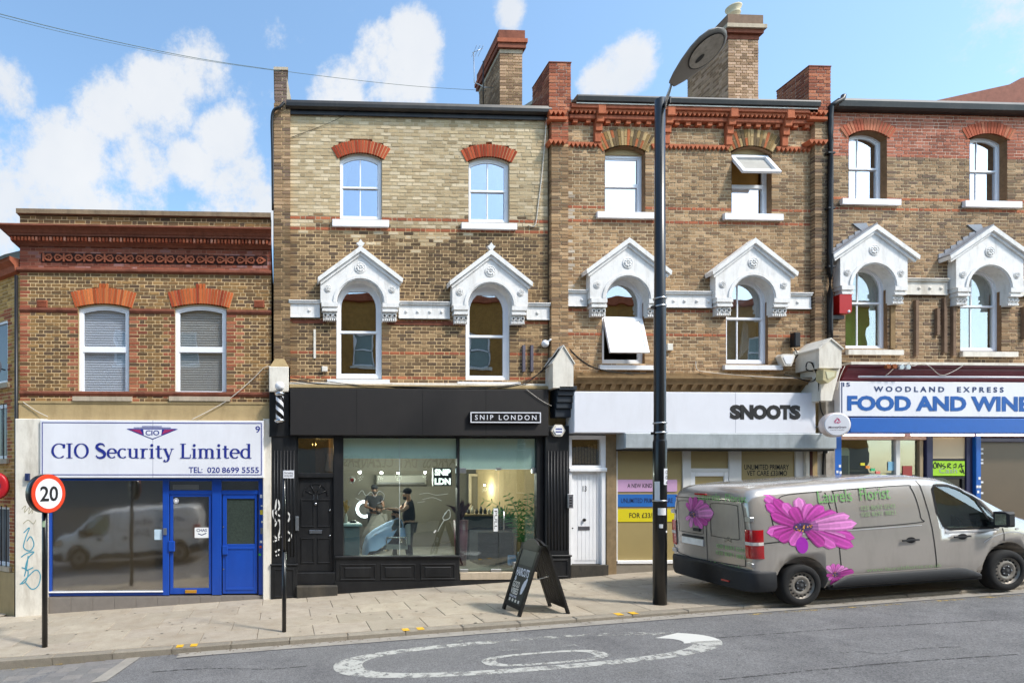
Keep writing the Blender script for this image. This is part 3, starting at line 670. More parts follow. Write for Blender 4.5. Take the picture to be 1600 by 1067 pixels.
def hood(parent, uc, va, ue0, ve, ub0, vs, a_px, m, finial=True, flash=False, crown_v=None):
    """gabled stucco hood over an arched window: hood > coping, arch_moulding, rosette, corbel, finial"""
    yf = -.16; cx, za = P(uc, va, yf-.07); zs = PZ(vs, uc, yf); W = cx - PX(ue0, yf-.07); ze = PZ(ve, uc, yf-.07); Bw = cx - PX(ub0, yf); a = a_px/73.5
    outline = [(cx+Bw, zs), (cx+Bw, ze-.02), (cx, za-.03), (cx-Bw, ze-.02), (cx-Bw, zs)]
    inner = arc(cx, zs, a, 0, 180, 28); outer = []
    for (x, z) in inner:
        dx, dz = x-cx, z-zs; best = None
        for i in range(4):
            (ax, az), (bx, bz) = outline[i], outline[i+1]
            den = dx*(bz-az) - dz*(bx-ax)
            if abs(den) < 1e-9: continue
            t = ((ax-cx)*(bz-az) - (az-zs)*(bx-ax))/den; q = ((ax-cx)*dz - (az-zs)*dx)/den
            if t > 0 and -1e-6 <= q <= 1+1e-6 and (best is None or t < best): best = t
        outer.append((cx+dx*best, zs+dz*best) if best else (x, z))
    # corners of the gable are snapped so that its outline stays sharp
    for c in outline[1:4]:
        i = min(range(len(outer)), key=lambda k: (outer[k][0]-c[0])**2+(outer[k][1]-c[1])**2); outer[i] = c
    h = MB().ring(outer, inner, yf, .02).build('window_hood', m, parent)
    for sg in (-1, 1):
        n = Vector((W, 0, za-ze)).normalized(); t = .075; ex, ez = cx + sg*W, ze
        q = [(cx, za), (ex, ez), (ex - sg*.015, ez - t*1.15), (cx, za - t*1.45)]
        MB().prism(q, yf-.07, .02).build('coping', m, h)
        q2 = [(cx, za-.09), (ex-sg*.05, ez-t*1.1), (ex-sg*.07, ez-t*1.75), (cx, za-.175)]
        MB().prism(q2, yf-.03, yf+.01).build('coping', m, h)
        xa, xb = cx + sg*(a-.015), cx + sg*(Bw-.05)
        cb = MB(); z = zs
        for hgt, pj, ex_ in ((.09, .02, .03), (.045, -.015, .0), (.05, .01, .015)):
            cb.box(xa - sg*.0, xb + sg*ex_, yf-pj, .02, z-hgt, z); z -= hgt
        cb.build('corbel', m, h)
        sc = MB(); wd = abs(xb-xa)
        sc.box(xa, xb-sg*.01, yf+.05, .02, z-.14, z)
        for k in range(3):
            xx = min(xa, xb) + wd*(k+.5)/3; sc.lathe([(wd*.15, -.05), (wd*.15, -.065), (wd*.10, -.075), (wd*.08, -.05)], (xx, yf+.05+.045, z-.075), 'y', 12)
        for k in range(7):
            xx = min(xa, xb) + wd*(k+.5)/7; sc.box(xx-wd*.04, xx+wd*.04, yf+.035, 0, z-.185, z-.14)
        sc.build('scalloped_bracket', m, h)
    am = MB().ring(arc(cx, zs, a+.085, 0, 180, 28), arc(cx, zs, a+.025, 0, 180, 28), yf-.022, yf+.01).build('arch_moulding', m, h)
    rosette(h, cx, zs + a + (za-zs-a)*.36, .118, yf, m); hx = a + (Bw-a)*.52
    for sg in (-1, 1): rosette(h, cx+sg*(Bw-.155), zs+.29, .075, yf, m)
    if finial:
        b = MB(); z = za-.01
        b.prism([(cx-.03, z), (cx+.03, z), (cx+.09, z+.07), (cx+.045, z+.085), (cx, z+.15), (cx-.045, z+.085), (cx-.09, z+.07)], yf-.07, yf); b.build('finial', m, h)
    if flash:
        b = MB(); n_ = 7
        for k in range(n_):
            t0 = k/n_; x0 = cx - W*(1-t0); z0 = ze + (za-ze)*t0; b.prism([(x0, z0+.0), (x0+W/n_, z0+(za-ze)/n_), (x0+W/n_-.02, z0+(za-ze)/n_+.05), (x0-.0, z0+.115)], -.012, .02)
        b.prism([(cx-.12, za-.06), (cx+.03, za+.02), (cx-.02, za+.12), (cx-.34, za+.1)], -.02, .02)
        b.build('lead_flashing', M_LEAD, h)
        pts = [(cx-W-.02, ze+.02), (cx, za+.03), (cx, za+.005), (cx-W, ze-.005)]
        MB().prism(pts, yf-.075, 0).build('lead_roof', M_LEAD, h)
    return h, cx, zs, a
def arch_open(args): yf = -.16; cx = PX(args['uc'], yf-.07); a = args['a_px']/73.5; return cx-a-.004, cx+a+.004, PZ(args['vs'], args['uc'], yf)
def arch_hole(x0, x1, z0, zs): return [[(x0, z0), (x1, z0), (x1, zs+.001), (x0, zs+.001)], [(x0-.035, zs), (x1+.035, zs)] + arc((x0+x1)/2, zs, (x1-x0)/2+.035, 0, 180, 14)]
def string_course(parent, x0, x1, z0, z1, m, gaps, bosses=(), y=-.05):
    for a, b in cut([(x0, x1)], gaps):
        s = MB(); s.box(a, b, y, .01, z0, z1-.06); s.box(a, b, y-.035, .01, z1-.06, z1-.02); s.box(a, b, y-.055, .01, z1-.02, z1); s.box(a, b, y-.012, .01, z0-.0, z0+.03)
        o = s.build('string_course', m, parent)
        for bx in bosses:
            if a < bx < b: MB().sphere((bx, y-.005, (z0+z1-.06)/2), .035, .02, .035, 8, 6).build('boss', m, o)
def dogtooth(parent, x0, x1, ztop, h, y, m, pitch=.095, label=None):
    b = MB(); n = int((x1-x0)/pitch); p = (x1-x0)/n
    b.box(x0, x1, y-.0, .02, ztop-.022, ztop)
    for i in range(n):
        a = x0+i*p; b.prism([(a, ztop-.022), (a+p, ztop-.022), (a+p/2, ztop-h)], y, .01)
    return b.build('dogtooth_course', m, parent, kind='stuff')
def shell(parent, x0, x1, z0, z1, m, d=8.0):
    MB().box(x0, x0+.2, .1, d, z0, z1).build('side_wall', m, parent); MB().box(x1-.2, x1, .1, d, z0, z1).build('side_wall', m, parent)
    MB().box(x0+.2, x1-.2, d-.2, d, z0, z1).build('back_wall', m, parent); MB().box(x0, x1, .1, d, z1, z1+.12).build('roof', mat('slate_roof', '4a4b52', .7), parent)
def cable(pts, r=.008, name='cable', label='', m=None, parent=None, smooth=6):
    o = MB().tube(curve_pts(pts, smooth), r, 6).build(name, m or M_CABLE, parent)
    if parent is None: tag(o, label, 'cable')
    return o

# ------------------------------------------------------------------ number 9: low red and yellow brick shop with the blue front
xL, xR = PX(31), PX(424)
b9 = thing('shop_building', 'low two-storey brick building with red terracotta cornice above the blue shopfront', 'building', (xL, 0, GZ(xL)))
z_bot, z_top = PZ(628, 227), PZ(428, 227)
W9 = []
for (u0, u1) in ((122, 202), (273, 354)):
    x0, x1 = PX(u0), PX(u1); zs = PZ(481, (u0+u1)/2); W9.append((x0, x1, PZ(618, (u0+u1)/2), zs, .075))
wall9 = MB(); mort = MB()
holes9 = []
for (x0, x1, z0, zs, rs) in W9:
    holes9.append(opening(x0, x1, z0, zs, rs)); _, r, cz, a = seg_arch(x0, x1, zs, rs); cx = (x0+x1)/2
    fan = [(cx + rr*math.sin(R(t)), cz + rr*math.cos(R(t))) for rr, t in [(r, -a)] + [(r, a)] + [(r+.33, a - 2*a*i/8) for i in range(9)]]
    holes9.append(fan)
redz9 = lambda x, z: x < xL+.14+.11*(int((z-z_bot)/COURSE) % 2) or (z < W9[0][3] and any(0 < x0-x < .14 + .14*(int((z-z_bot)/COURSE) % 2) or 0 < x-x1 < .14 + .14*(int((z-z_bot)/COURSE) % 2) for (x0, x1, _, _, _) in W9))
def col9(x, z, rg): return (CRED if redz9(x, z) and rg.random() < .85 else C9)(x, z, rg)
wall = box('wall', M_MORT['tan'], b9, xL+.02, xL+.03, .01, .02, z_bot, z_bot+.01)
mm = MB(); mass = brick_wall(wall, xL, xR, z_bot, z_top, holes9, col9, singles=300, mort_mb=mm, seed=9)
fill(wall, mm, M_MORT['tan']); mass.build('brickwork', M_BRICK, wall, kind='stuff')
z_p0, z_p1 = PZ(357, 227), PZ(340, 227)
pm = MB(); mass = brick_wall(wall, xL, xR, z_p0, z_p1, [], C9, mort_mb=pm, seed=91); mass.build('parapet_brickwork', M_BRICK, wall, kind='stuff'); pm.build('parapet_mortar', M_MORT['tan'], wall)
zf1, zf0 = PZ(392, 227), PZ(418, 227)
fm_ = MB(); mass = brick_wall(wall, xL, xR, z_top, PZ(384, 227), [], pal(('8f4a36','7f4232','a0583f','9a5e4c','b58a7c'), .45, dark='43251d'), mort_mb=fm_, seed=92, ragged=.002)
mass.build('frieze_brickwork', M_BRICK, wall, kind='stuff'); fm_.build('frieze_mortar', M_MORT['red'], wall)
# coping, cornice with dentils, ornament band, mouldings
MB().box(xL-.05, xR-.01, -.07, .5, PZ(338.5, 227), PZ(331.5, 227)).build('coping', mat('sooty_coping', '85715a', .9, var=.25, nscale=8, bump=.4, bscale=40, dirt=('4a3f34', .6), dscale=4), b9)
cz_ = lambda v: PZ(v, 227)
moulding(mprof(227, [(.34, 352), (.34, 354.5), (.29, 356.5), (.23, 361.5), (.20, 366), (.18, 367), (.18, 370.5), (.0, 370)]), xL, xR, True, False, .05).build('cornice', M_DRED, b9)
moulding(mprof(227, [(.12, 378), (.12, 380), (.07, 383), (.03, 387), (0, 387.2)]), xL, xR, True, False, .05).build('cornice', M_DRED, b9)
MB().box(xL-.08, xR, -.11, .05, PZ(379, 227, -.11), PZ(369.5, 227, -.11)).build('dentil_bed', M_DRED, b9)
db = MB(); n = 74
for i in range(n):
    x = xL - .12 + (xR-xL+.08)*i/n
    db.box(x, x+.042, -.165, -.11, PZ(378, 227, -.16), PZ(372.5, 227, -.16), 0, mixc(lin('c06a48'), lin(rnd.choice(('9c4f38','d99a80','7a4233'))), rnd.random()))
db.build('dentil_course', M_BRICK, b9, kind='stuff')
for i in range(11):                               # pierced terracotta ornament: facing hearts between bars
    x0 = xL + .50 + i*.425; zc_ = cz_(405); w = .40; b = MB()
    for sg in (-1, 1):
        c = x0 + w/2 + sg*.095
        heart = [(c - sg*.085, zc_), (c-sg*.04, zc_+.075), (c+sg*.03, zc_+.07), (c+sg*.12, zc_+.012), (c+sg*.12, zc_-.012), (c+sg*.03, zc_-.07), (c-sg*.04, zc_-.075)]
        core = [(c-sg*.05, zc_), (c-sg*.025, zc_+.04), (c+sg*.02, zc_+.035), (c+sg*.07, zc_+.004), (c+sg*.07, zc_-.004), (c+sg*.02, zc_-.035), (c-sg*.025, zc_-.04)]
        if sg < 0: heart = heart[::-1]; core = core[::-1]
        b.ring(heart, core, -.03, .005, closed=True)
        b.prism([(c-sg*.03, zc_), (c, zc_+.018), (c+sg*.03, zc_), (c, zc_-.018)], -.025, .0)
    b.box(x0-.022, x0+.012, -.034, .0, zc_-.085, zc_+.085)
    b.build('frieze_ornament', M_RED, b9)
box('frieze_recess', mat('recess_shade', '3a211b', .95), b9, xL+.44, xL+.5+11*.425+.02, -.0045, .0, cz_(412.5), cz_(397.5))  # thin dark sheet, shade behind the piercings put into the colour
moulding(mprof(227, [(.05, 420), (.06, 421), (.06, 424), (.02, 427), (0, 428)]), xL, xR, True, False, .05).build('moulding', M_DRED, b9)
for v in (486.5, 615.5):
    for a, b in cut([(xL, xR)], [(w[0]-.01, w[1]+.01) for w in W9] if v < 600 else []):
        o = moulding([(.03, PZ(v-3.5, 227)), (.035, PZ(v, 227)), (.01, PZ(v+3.5, 227)), (0, PZ(v+3.7, 227))], a, b, False, False, .02).build('moulding', M_DRED, b9)
for i, (x0, x1, z0, zs, rs) in enumerate(W9):
    voussoirs(b9, x0-.05, x1+.05, zs, rs+.01, .33, CORG if i == 0 else CORG + CREDV, n=21, key=.09)
    poly = opening(x0, x1, z0, zs, rs); reveal(b9, poly, 0, .2, M_BEIGE)
    w = window(b9, poly, .06, (z0+zs+rs)/2+.02, G_9, .07, rm=1, fb=.07, rail_h=.12, depth=.5, label='white frame with drawn grey blinds')
    for k in range(34):     # venetian blind slats
        zz = z0 + .1 + (zs+rs-z0-.2)*k/33
        MB().add([(x0+.06, .145, zz), (x1-.06, .145, zz), (x1-.06, .158, zz+.050), (x0+.06, .158, zz+.050)], [(0,1,2,3)]).build('blind_slat', mat('blind_slat_pale' if i == 0 else 'blind_slat_grey', 'f6f8ff' if i == 0 else 'cbc6be', .6, var=.03), w)
    o = sill(b9, (115 if i == 0 else 265), (207 if i == 0 else 360), 617.5, 627, M_STONE)
for u in (66, 405):      # air bricks
    x, z = P(u, 475); b = MB().box(x-.11, x+.11, -.012, .02, z-.075, z+.075)
    for k in range(5): b.box(x-.095, x+.095, -.02, -.01, z-.06+k*.026, z-.05+k*.026)
    b.build('air_brick', M_RED, b9)
shell(b9, xL, xR, GZ(xL)-.5, z_p1-.5, M_BEIGE)
box('mortar_base', M_MORT['tan'], b9, xL, xR, .04, .1, z_top, z_p1)
# stucco band, piers, stall riser
MB().bev(xL-.02, xR, -.03, .1, PZ(657, 227)-.06, z_bot-.0, .01).build('stucco_band', M_BEIGE, b9)
MB().box(xL-.03, xR, -.045, .1, PZ(631, 227), PZ(627.5, 227)).build('stucco_ledge', M_BEIGE, b9)
xa, xb = PX(30), PX(76)
MB().bev(xa-.03, xb, -.12, .3, GZ(xa)-.3, PZ(655, 50), .012).build('pier', M_OLDW, b9)
MB().bev(PX(411), xR, -.1, .3, GZ(xR)-.3, PZ(655, 418), .012).build('pier', M_OLDW, b9)
zd = PZ(928, 330)        # threshold of the blue front
MB().box(xb, PX(411), -.03, .1, GZ(xb)-.4, PZ(931.5, 160)).build('stall_riser', mat('riser_tiles', '77706a', .7, var=.1, nscale=8), b9)
for i in range(10):
    x = xb + .03 + i*(PX(411)-xb)/10; MB().bev(x, x + (PX(411)-xb)/10-.012, -.037, 0, GZ(x)-.05, PZ(932.5, 160), .004).build('riser_tile', mat('riser_tile', '7d7670', .6, var=.12, nscale=7), b9)
def frame_bars(parent, bars, y0, y1, m, name='shopfront_frame', bev=.008):
    if name != 'door':
        for x0, x1, z0, z1 in bars: o = MB().bev(x0, x1, y0, y1, z0, z1, bev).build(name, m, parent)
        return o
    b = MB()
    for x0, x1, z0, z1 in bars: b.bev(x0, x1, y0, y1, z0, z1, bev)
    return b.build(name, m, parent)
zt9 = PZ(747, 237); zb9 = PZ(930, 237)
X = lambda u: PX(u)
f9 = frame_bars(b9, [(X(76), X(80), zb9, zt9), (X(254), X(264), zb9, zt9), (X(331), X(346), zb9, zt9), (X(404), X(411), zb9, zt9)], .0, .09, M_BLUE)
frame_bars(b9, [(X(80), X(254), zb9, zb9+.10), (X(80), X(254), zt9-.05, zt9), (X(264), X(331), zt9-.06, zt9), (X(346), X(404), zt9-.06, zt9), (X(264), X(331), PZ(770, 300)-.03, PZ(768, 300)+.03), (X(346), X(404), PZ(770, 375)-.03, PZ(768, 375)+.03)], .012, .09, M_BLUE)
MB().bev(X(77), X(255), -.03, .05, zb9+.075, zb9+.1, .004).build('window_ledge', M_WHITE, b9)
flat('shop_window', G_SHOP9, b9, [(X(80), zb9+.1), (X(254), zb9+.1), (X(254), zt9-.05), (X(80), zt9-.05)], .045)
for u0, u1 in ((264, 331), (346, 404)): flat('transom_pane', G_SHOP9, b9, [(X(u0), PZ(768, 300)), (X(u1), PZ(768, 300)), (X(u1), zt9-.06), (X(u0), zt9-.06)], .045)
box('paper_strip', mat('paper', 'c9c6bd', .8), b9, X(269), X(310), .052, .056, PZ(765, 300), PZ(757, 300))
# blue doors
def panel_door(parent, x0, x1, z0, z1, y, m, glassm, gl, handle_side=-1):
    d = MB(); s = .085; gx0, gx1, gz0, gz1 = gl
    d.bev(x0, gx0, y, y+.05, z0, z1, .006); d.bev(gx1, x1, y, y+.05, z0, z1, .006); d.bev(gx0, gx1, y, y+.05, gz1, z1, .006); d.bev(gx0, gx1, y, y+.05, z0, gz0, .006)
    o = d.build('door', m, parent); flat('pane', glassm, o, [(gx0, gz0), (gx1, gz0), (gx1, gz1), (gx0, gz1)], y+.025); return o
d1 = panel_door(b9, X(265), X(330.5), zb9+.02, PZ(771, 300), .03, M_BLUE, G_SHOP9, (X(270), X(326), PZ(919, 300), PZ(776, 300)))
MB().bev(X(263.5), X(273), -.03, .03, PZ(861, 268), PZ(845, 268), .008).build('door_handle', M_BLUE, d1)
MB().bev(X(289), X(307), .01, .03, PZ(926.5, 298), PZ(921.5, 298), .005).build('letter_slot', mat('brass', 'd9a03a', .35, .6), d1)
d2 = panel_door(b9, X(347.5), X(402), zb9+.02, PZ(771, 375), .03, M_BLUE, mat('wired_glass', '39423c', .15, var=.3, nscale=30, spec=.6), (X(354), X(398), PZ(850, 375), PZ(779, 375)))
b = MB()
for x0, x1, z0, z1 in ((X(352), X(398), PZ(922, 375), PZ(918, 375)), (X(352), X(398), PZ(858, 375), PZ(855, 375)), (X(352), X(354.5), PZ(918, 375), PZ(858, 375)), (X(396), X(398), PZ(918, 375), PZ(858, 375))): b.bev(x0, x1, .018, .032, z0, z1, .004)
b.build('door_moulding', M_BLUE, d2)
MB().bev(X(347.5), X(356), -.02, .03, PZ(866, 352), PZ(852, 352), .008).build('door_handle', M_BLUE, d2)
for v in (823, 889): MB().lathe([(.014, 0), (.014, -.012)], (X(349), .03, PZ(v, 350)), 'y', 10).build('door_lock', M_METAL, d2)
MB().box(xb+.05, X(411), .16, .17, zb9, zt9).build('window_backing', mat('backing_grey', '8f8473', .9, var=.08, nscale=1.5), b9)  # pale panel added behind the glass to lighten the dark window
room(b9, xb+.05, X(411), zb9-.02, zt9+.2, .1, 3.2, mat('office_interior', '6b6355', .9, var=.1), 'shop_interior')
# stickers, notices
def notice(x, z, w, h, y, m, label, name='paper_notice', cat='notice', group=None):
    o = MB().box(x-w/2, x+w/2, y, y+.003, z-h/2, z+h/2).build(name, m); return tag(o, label, cat, group)
M_PAPER = mat('white_paper', 'e9e9e9', .8, var=.03)
x, z = P(315, 832, .03); nt_ = notice(x, z, .30, .22, .045, M_PAPER, 'white certificate notice with dark swoosh on the glass of the blue door', 'accreditation_notice')
text_mb('CHAS', x-.11, x+.11, z+.02, z+.085, .044, bold=.02).build('lettering', mat('ink_navy', '22315f', .6), nt_)
ribbon(bb := MB(), [(x-.08, z-.02), (x, z-.05), (x+.1, z-.01)], lambda *a: .02, .044); bb.build('swoosh', MATS['ink_navy'], nt_)
x, z = P(247, 835, .03); nt_ = notice(x, z, .16, .22, .040, mat('pale_blue_paper', 'b9cfe0', .8), 'pale blue notice on shop window left of the blue glazed door')
x, z = P(275, 782, .03); o = MB().lathe([(.055, 0), (.055, -.003)], (x, .045, z), 'y', 18).build('window_sticker', M_PAPER); tag(o, 'round white sticker at top left of the blue glazed door', 'sticker')
MB().ring(ell(x, z, .045, .045, 0, 345, 23), ell(x, z, .035, .035, 0, 345, 23), .040, .0415, closed=True).build('emblem', MATS['ink_navy'], o)
x, z = P(258, 830, 0); kp = MB().bev(x-.035, x+.035, -.03, .0, z-.07, z+.07, .006).build('door_intercom', M_METAL); tag(kp, 'small metal door intercom on blue post beside shop window', 'intercom')
for i, (u, v, w, h, c) in enumerate(((408, 775, .05, .07, 'e8e8ee'), (409, 790, .04, .03, 'e2e2e2'), (409, 800, .08, .10, 'd8c23a'), (409, 829, .06, .13, '77797c'), (408, 846, .05, .05, 'f0f0f0'), (407, 854, .05, .05, 'd05a2a'), (406, 866, .05, .05, '3fae4a'), (410, 815, .05, .04, 'efe9d8'))):
    x, z = P(u, v, 0); notice(x, z, w, h, -.004, mat('sticker_%s' % c, c, .6), ('white','small grey white','yellow','tall dark grey','square white','orange','green','cream')[i] + ' sticker on the right post of the blue shopfront', 'sticker', 'sticker', 'stickers on the blue post')
# ------------------------------------------------------------------ number 11: pale brick over the black barber front
bL, bR = PX(453.5), PX(856)
b11 = thing('shop_building', 'three-storey pale yellow brick building above the black barber shopfront', 'building', (bL, 0, GZ(bL)))
um = 655
z1 = PZ(181, um); zmid = PZ(357, um); z0 = PZ(604, um)
UPW = [(531, 597, 249, 343, 240), (732, 796, 254, 348, 246)]
holes = []; UP = []
for (u0, u1, vs, vb, vc) in UPW:
    uc = (u0+u1)/2; x0, x1 = PX(u0), PX(u1); zs, zb, rs = PZ(vs, uc), PZ(vb, uc), PZ(vc, uc)-PZ(vs, uc); UP.append((x0, x1, zb, zs, rs)); holes.append(opening(x0, x1, zb, zs, rs))
    _, r, cz, a = seg_arch(x0, x1, zs, rs); cx = (x0+x1)/2
    holes.append([(cx + rr*math.sin(R(t)), cz + rr*math.cos(R(t))) for rr, t in [(r, -a), (r, a)] + [(r+.30, a - 2*a*i/8) for i in range(9)]])
HD11 = (dict(uc=563.5, va=384, ue0=496.5, ve=434, ub0=501, vs=473, a_px=36.0), dict(uc=768, va=389, ue0=702.5, ve=440, ub0=707, vs=478, a_px=35.5))
AR = []
for args, vb in zip(HD11, (592, 595)):
    x0, x1, zs = arch_open(args); AR.append((x0, x1, PZ(vb, args['uc']), zs)); holes += arch_hole(x0, x1, PZ(vb, args['uc']), zs)
RB11 = [PZ(v, um) for v in (343, 357.5, 504, 551, 590)]
def col11(x, z, rg):
    for r in RB11:
        if abs(z-r) < COURSE*.5: return CREDB(x, z, rg)
    t = (z-zmid)/.6 + rg.uniform(-.5, .5) + (hnoise(x, z, .8)-.5)*1.5
    return C11P(x, z, rg) if t > 0 else C11(x, z, rg)
wall = box('wall', M_MORT['cream'], b11, bL+.02, bL+.03, .01, .02, z0, z0+.01)
mm = MB(); mm2 = MB()
mass = brick_wall(wall, bL, bR, zmid, z1, holes, col11, singles=0, mort_mb=mm2, seed=11)
brick_wall(wall, bL, bR, z0, zmid, holes, col11, singles=300, mort_mb=mm, mass=mass, seed=12)
fill(wall, mm, M_MORT['tan']); mm2.build('mortar', M_MORT['cream'], wall); mass.build('brickwork', M_BRICK, wall, kind='stuff')
shell(b11, PX(427), PX(872), GZ(bL)-.5, z1, M_BEIGE)
def pier(parent, u0, u1, vt, vb, colfn, mort, seed, proj=.10):
    x0, x1 = PX(u0), PX(u1); uc = (u0+u1)/2; zt, zb = PZ(vt, uc), PZ(vb, uc)
    o = MB().box(x0+.008, x1-.008, -proj+.009, .1, zb, zt).build('pier', M_MORT[mort], parent)
    mass = brick_wall(o, x0, x1, zb, zt, [], colfn, y=-proj, dep=proj+.02, seed=seed)
    mass.build('brickwork', M_BRICK, o, kind='stuff'); return o
pier(b11, 428, 453.5, 165, 574, lambda x, z, rg: (C11 if z < zmid + rg.uniform(-.6, .6) else C15)(x, z, rg), 'tan', 21, .08)
# chimney-like stub at the left end of the roof
x0, x1 = PX(429), PX(448); zA, zB = PZ(166, 440), PZ(112, 440)
st_ = MB().box(x0+.01, x1-.01, -.02, .9, zA, zB).build('parapet_stub', M_MORT['grey'], b11)
brick_wall(st_, x0, x1, zA, zB, [], pal(('7b6a5c','6a5b50','877465'), .5), y=-.03, dep=.05, seed=22).build('brickwork', M_BRICK, st_, kind='stuff')
MB().add([(x1, -.03, zA-.05), (x1+.13, -.03, zA-.05), (x1+.13, .9, zA-.05), (x1, .9, zA-.05), (x1, -.03, zB-.12), (x1, .9, zB-.12)], [(0,1,4), (1,2,5,4), (3,5,2)]).build('parapet_flaunching', M_STONE, st_)
box('coping', M_STONE, st_, x0-.02, x1+.03, -.05, .92, zB, zB+.06)
# eaves, gutter, downpipe
x0, x1 = PX(447), PX(857); gz = PZ(184, um)
eav = mprof(um, [(.14, 161), (.16, 165), (.15, 170), (.09, 175), (.05, 177), (.05, 183), (0, 184)])
moulding(eav, x0, x1, False, False, .3).build('gutter', M_GUT, b11)
MB().tube(curve_pts([(PX(444), -.15, PZ(168, 440)), (PX(437), -.16, PZ(176, 440)), (PX(428), -.14, PZ(180, 440)), (PX(425), -.10, PZ(195, 430)), (PX(426), -.06, PZ(240, 430)), (PX(427), -.05, PZ(330, 430))], 5), .034, 10).build('downpipe', M_GUT, b11)
for i, (x0, x1, zb, zs, rs) in enumerate(UP):
    voussoirs(b11, x0-.04, x1+.04, zs, rs+.01, .27, CREDV, n=18)
    poly = opening(x0, x1, zb, zs, rs); reveal(b11, poly, 0, .2, M_STONE)
    w = window(b11, poly, .07, (zb+zs+rs)/2 + .01, G_UP, .05, bars=((x0+x1)/2,), rm=3, fb=.075, rail_h=.045, fm=M_UPVC)
    b = MB(); sg = 1 if i == 0 else -1; xe = x0+.09 if i == 0 else x1-.09     # tied-back curtain
    pts = [(xe, zs+rs-.12), (xe+sg*.20, zs+rs-.12), (xe+sg*.10, zs-.3), (xe+sg*.02, zs-.75), (xe, zs-.75)]
    b.prism(pts, .22, .24); b.build('curtain', mat('net_curtain', 'd9dde2', .9), w)
    sill(b11, (519, 720)[i], (607, 806)[i], (343, 348)[i], (356, 360)[i])
hz = []
for i, (args, (x0, x1, zb, zs)) in enumerate(zip(HD11, AR)):
    h, cx, hs, a = hood(b11, m=M_STUC, finial=True, **args); hz.append((cx-a-.36, cx+a+.36))
    poly = semi(x0, x1, zb, zs); reveal(b11, [(cx-a, zb)] + [(cx+a, zb)] + arc(cx, hs, a, 0, 180, 14), 0, .08, M_STUC); reveal(b11, [(cx-a, hs-.02)] + [(cx+a, hs-.02)] + arc(cx, hs, a, 0, 180, 14), -.15, .0, M_STUC, skip=(0,))
    w = window(b11, poly, .06, PZ(518 if i == 0 else 488+34.5, 560), G_MID, .085, rm=0, fb=.09, rail_h=.055, upper_g=G_MID)
    box('window_head', M_UPVC, w, x0+.05, x1-.05, .065, .11, PZ(454 if i == 0 else 459.5, (566, 763)[i]), zs+a*.9)
    sill(b11, (511, 714)[i], (608, 812)[i], (591, 595)[i], (600, 603)[i])
string_course(b11, PX(451), PX(857), PZ(499, um), PZ(473, um), M_STUC, hz, [PX(u) for u in (483, 634, 652, 671, 689, 838)])
# old timber battens and bits on the wall
box('white_conduit', M_OLDW, b11, PX(490), PX(493.5), -.02, .0, PZ(560, 492), PZ(515, 492))
for u in (817.5, 830): box('wall_batten', mat('grey_batten', '6a6570', .9, var=.2), b11, PX(u-2), PX(u+2), -.05, .0, PZ(581, u), PZ(540, u))
box('red_tile_band', M_DRED, b11, PX(457), PX(510), -.012, 0, PZ(505, 480), PZ(500, 480)); box('red_tile_band', M_DRED, b11, PX(605), PX(727), -.012, 0, PZ(508, 660), PZ(503, 660))
MB().bev(PX(452), PX(858), -.13, .05, PZ(607, um, -.13), PZ(601.5, um, -.13), .01).build('ledge', M_BEIGE, b11)
MB().bev(PX(452), PX(858), -.09, .05, PZ(602, um, -.1), PZ(598, um, -.1), .01).build('ledge', M_OLDW, b11)
# black shopfront
def flutes(parent, x0, x1, z0, z1, y, m, n=7):
    o = MB().bev(x0, x1, y, .12, GZ(x0)-.3, z1+.55, .012).build('pilaster', m, parent)
    for i in range(n):
        x = x0 + (x1-x0)*(i+.8)/(n+.6); MB().tube([(x, y-.002, z0), (x, y-.002, z1)], .013, 8).build('flute', m, o)
    return o
zfb = PZ(681, um)      # underside of the fascia
pilL = flutes(b11, PX(424.5), PX(463), PZ(868, 440), PZ(704, 440), -.10, M_BLACK)
pilR = flutes(b11, PX(849), PX(886), PZ(858, 868), PZ(705, 868), -.10, M_BLACK)
def plinth(parent, x0, x1, z0, z1, y, m):
    o = MB().bev(x0-.02, x1+.02, y-.035, .1, z0, z1, .012).build('plinth', m, parent)
    b = MB()
    for a, c, d, e in ((x0+.05, x1-.05, z1-.09, z1-.06), (x0+.05, x1-.05, z0+.12, z0+.15), (x0+.05, x0+.075, z0+.15, z1-.09), (x1-.075, x1-.05, z0+.15, z1-.09)): b.bev(a, c, y-.05, y-.03, d, e, .005)
    b.build('panel_moulding', m, o); MB().bev(x0-.035, x1+.035, y-.055, .1, z1, z1+.035, .01).build('plinth_cap', m, o)
plinth(pilL, PX(425), PX(463), GZ(PX(440))-.1, PZ(882, 440), -.10, M_BLACK); plinth(pilR, PX(850), PX(886), GZ(PX(868))-.08, PZ(868, 868), -.10, M_BLACK)
xd0, xd1 = PX(463), PX(524); zsill = PZ(869, 620); zst = PZ(913, 490)
frame_bars(b11, [(xd0, PX(466), PZ(893, 490), zfb), (PX(521), PX(536.5), PZ(913, 528), zfb), (PX(466), PX(521), PZ(746, 490), PZ(739, 490)), (PX(466), PX(521), zfb-.05, zfb+.02), (PX(714), PX(718), PZ(870, 715), zfb), (PX(838), PX(849), PZ(895, 842), zfb)], -.02, .10, M_BLACK)
frame_bars(b11, [(PX(536.5), PX(714), zfb-.05, zfb+.02), (PX(718), PX(838), zfb-.05, zfb+.02)], -.01, .09, M_BLACK, 'shopfront_head')
flat('transom_pane', glass('transom_glass', .2, (.6,.55,.45)), b11, [(PX(466), PZ(739, 490)), (PX(521), PZ(739, 490)), (PX(521), zfb-.05), (PX(466), zfb-.05)], .05)
room(b11, PX(464), PX(523), PZ(893, 490), zfb+.1, .14, 2.5, mat('hall_brown', '5b4836', .9), 'hallway')
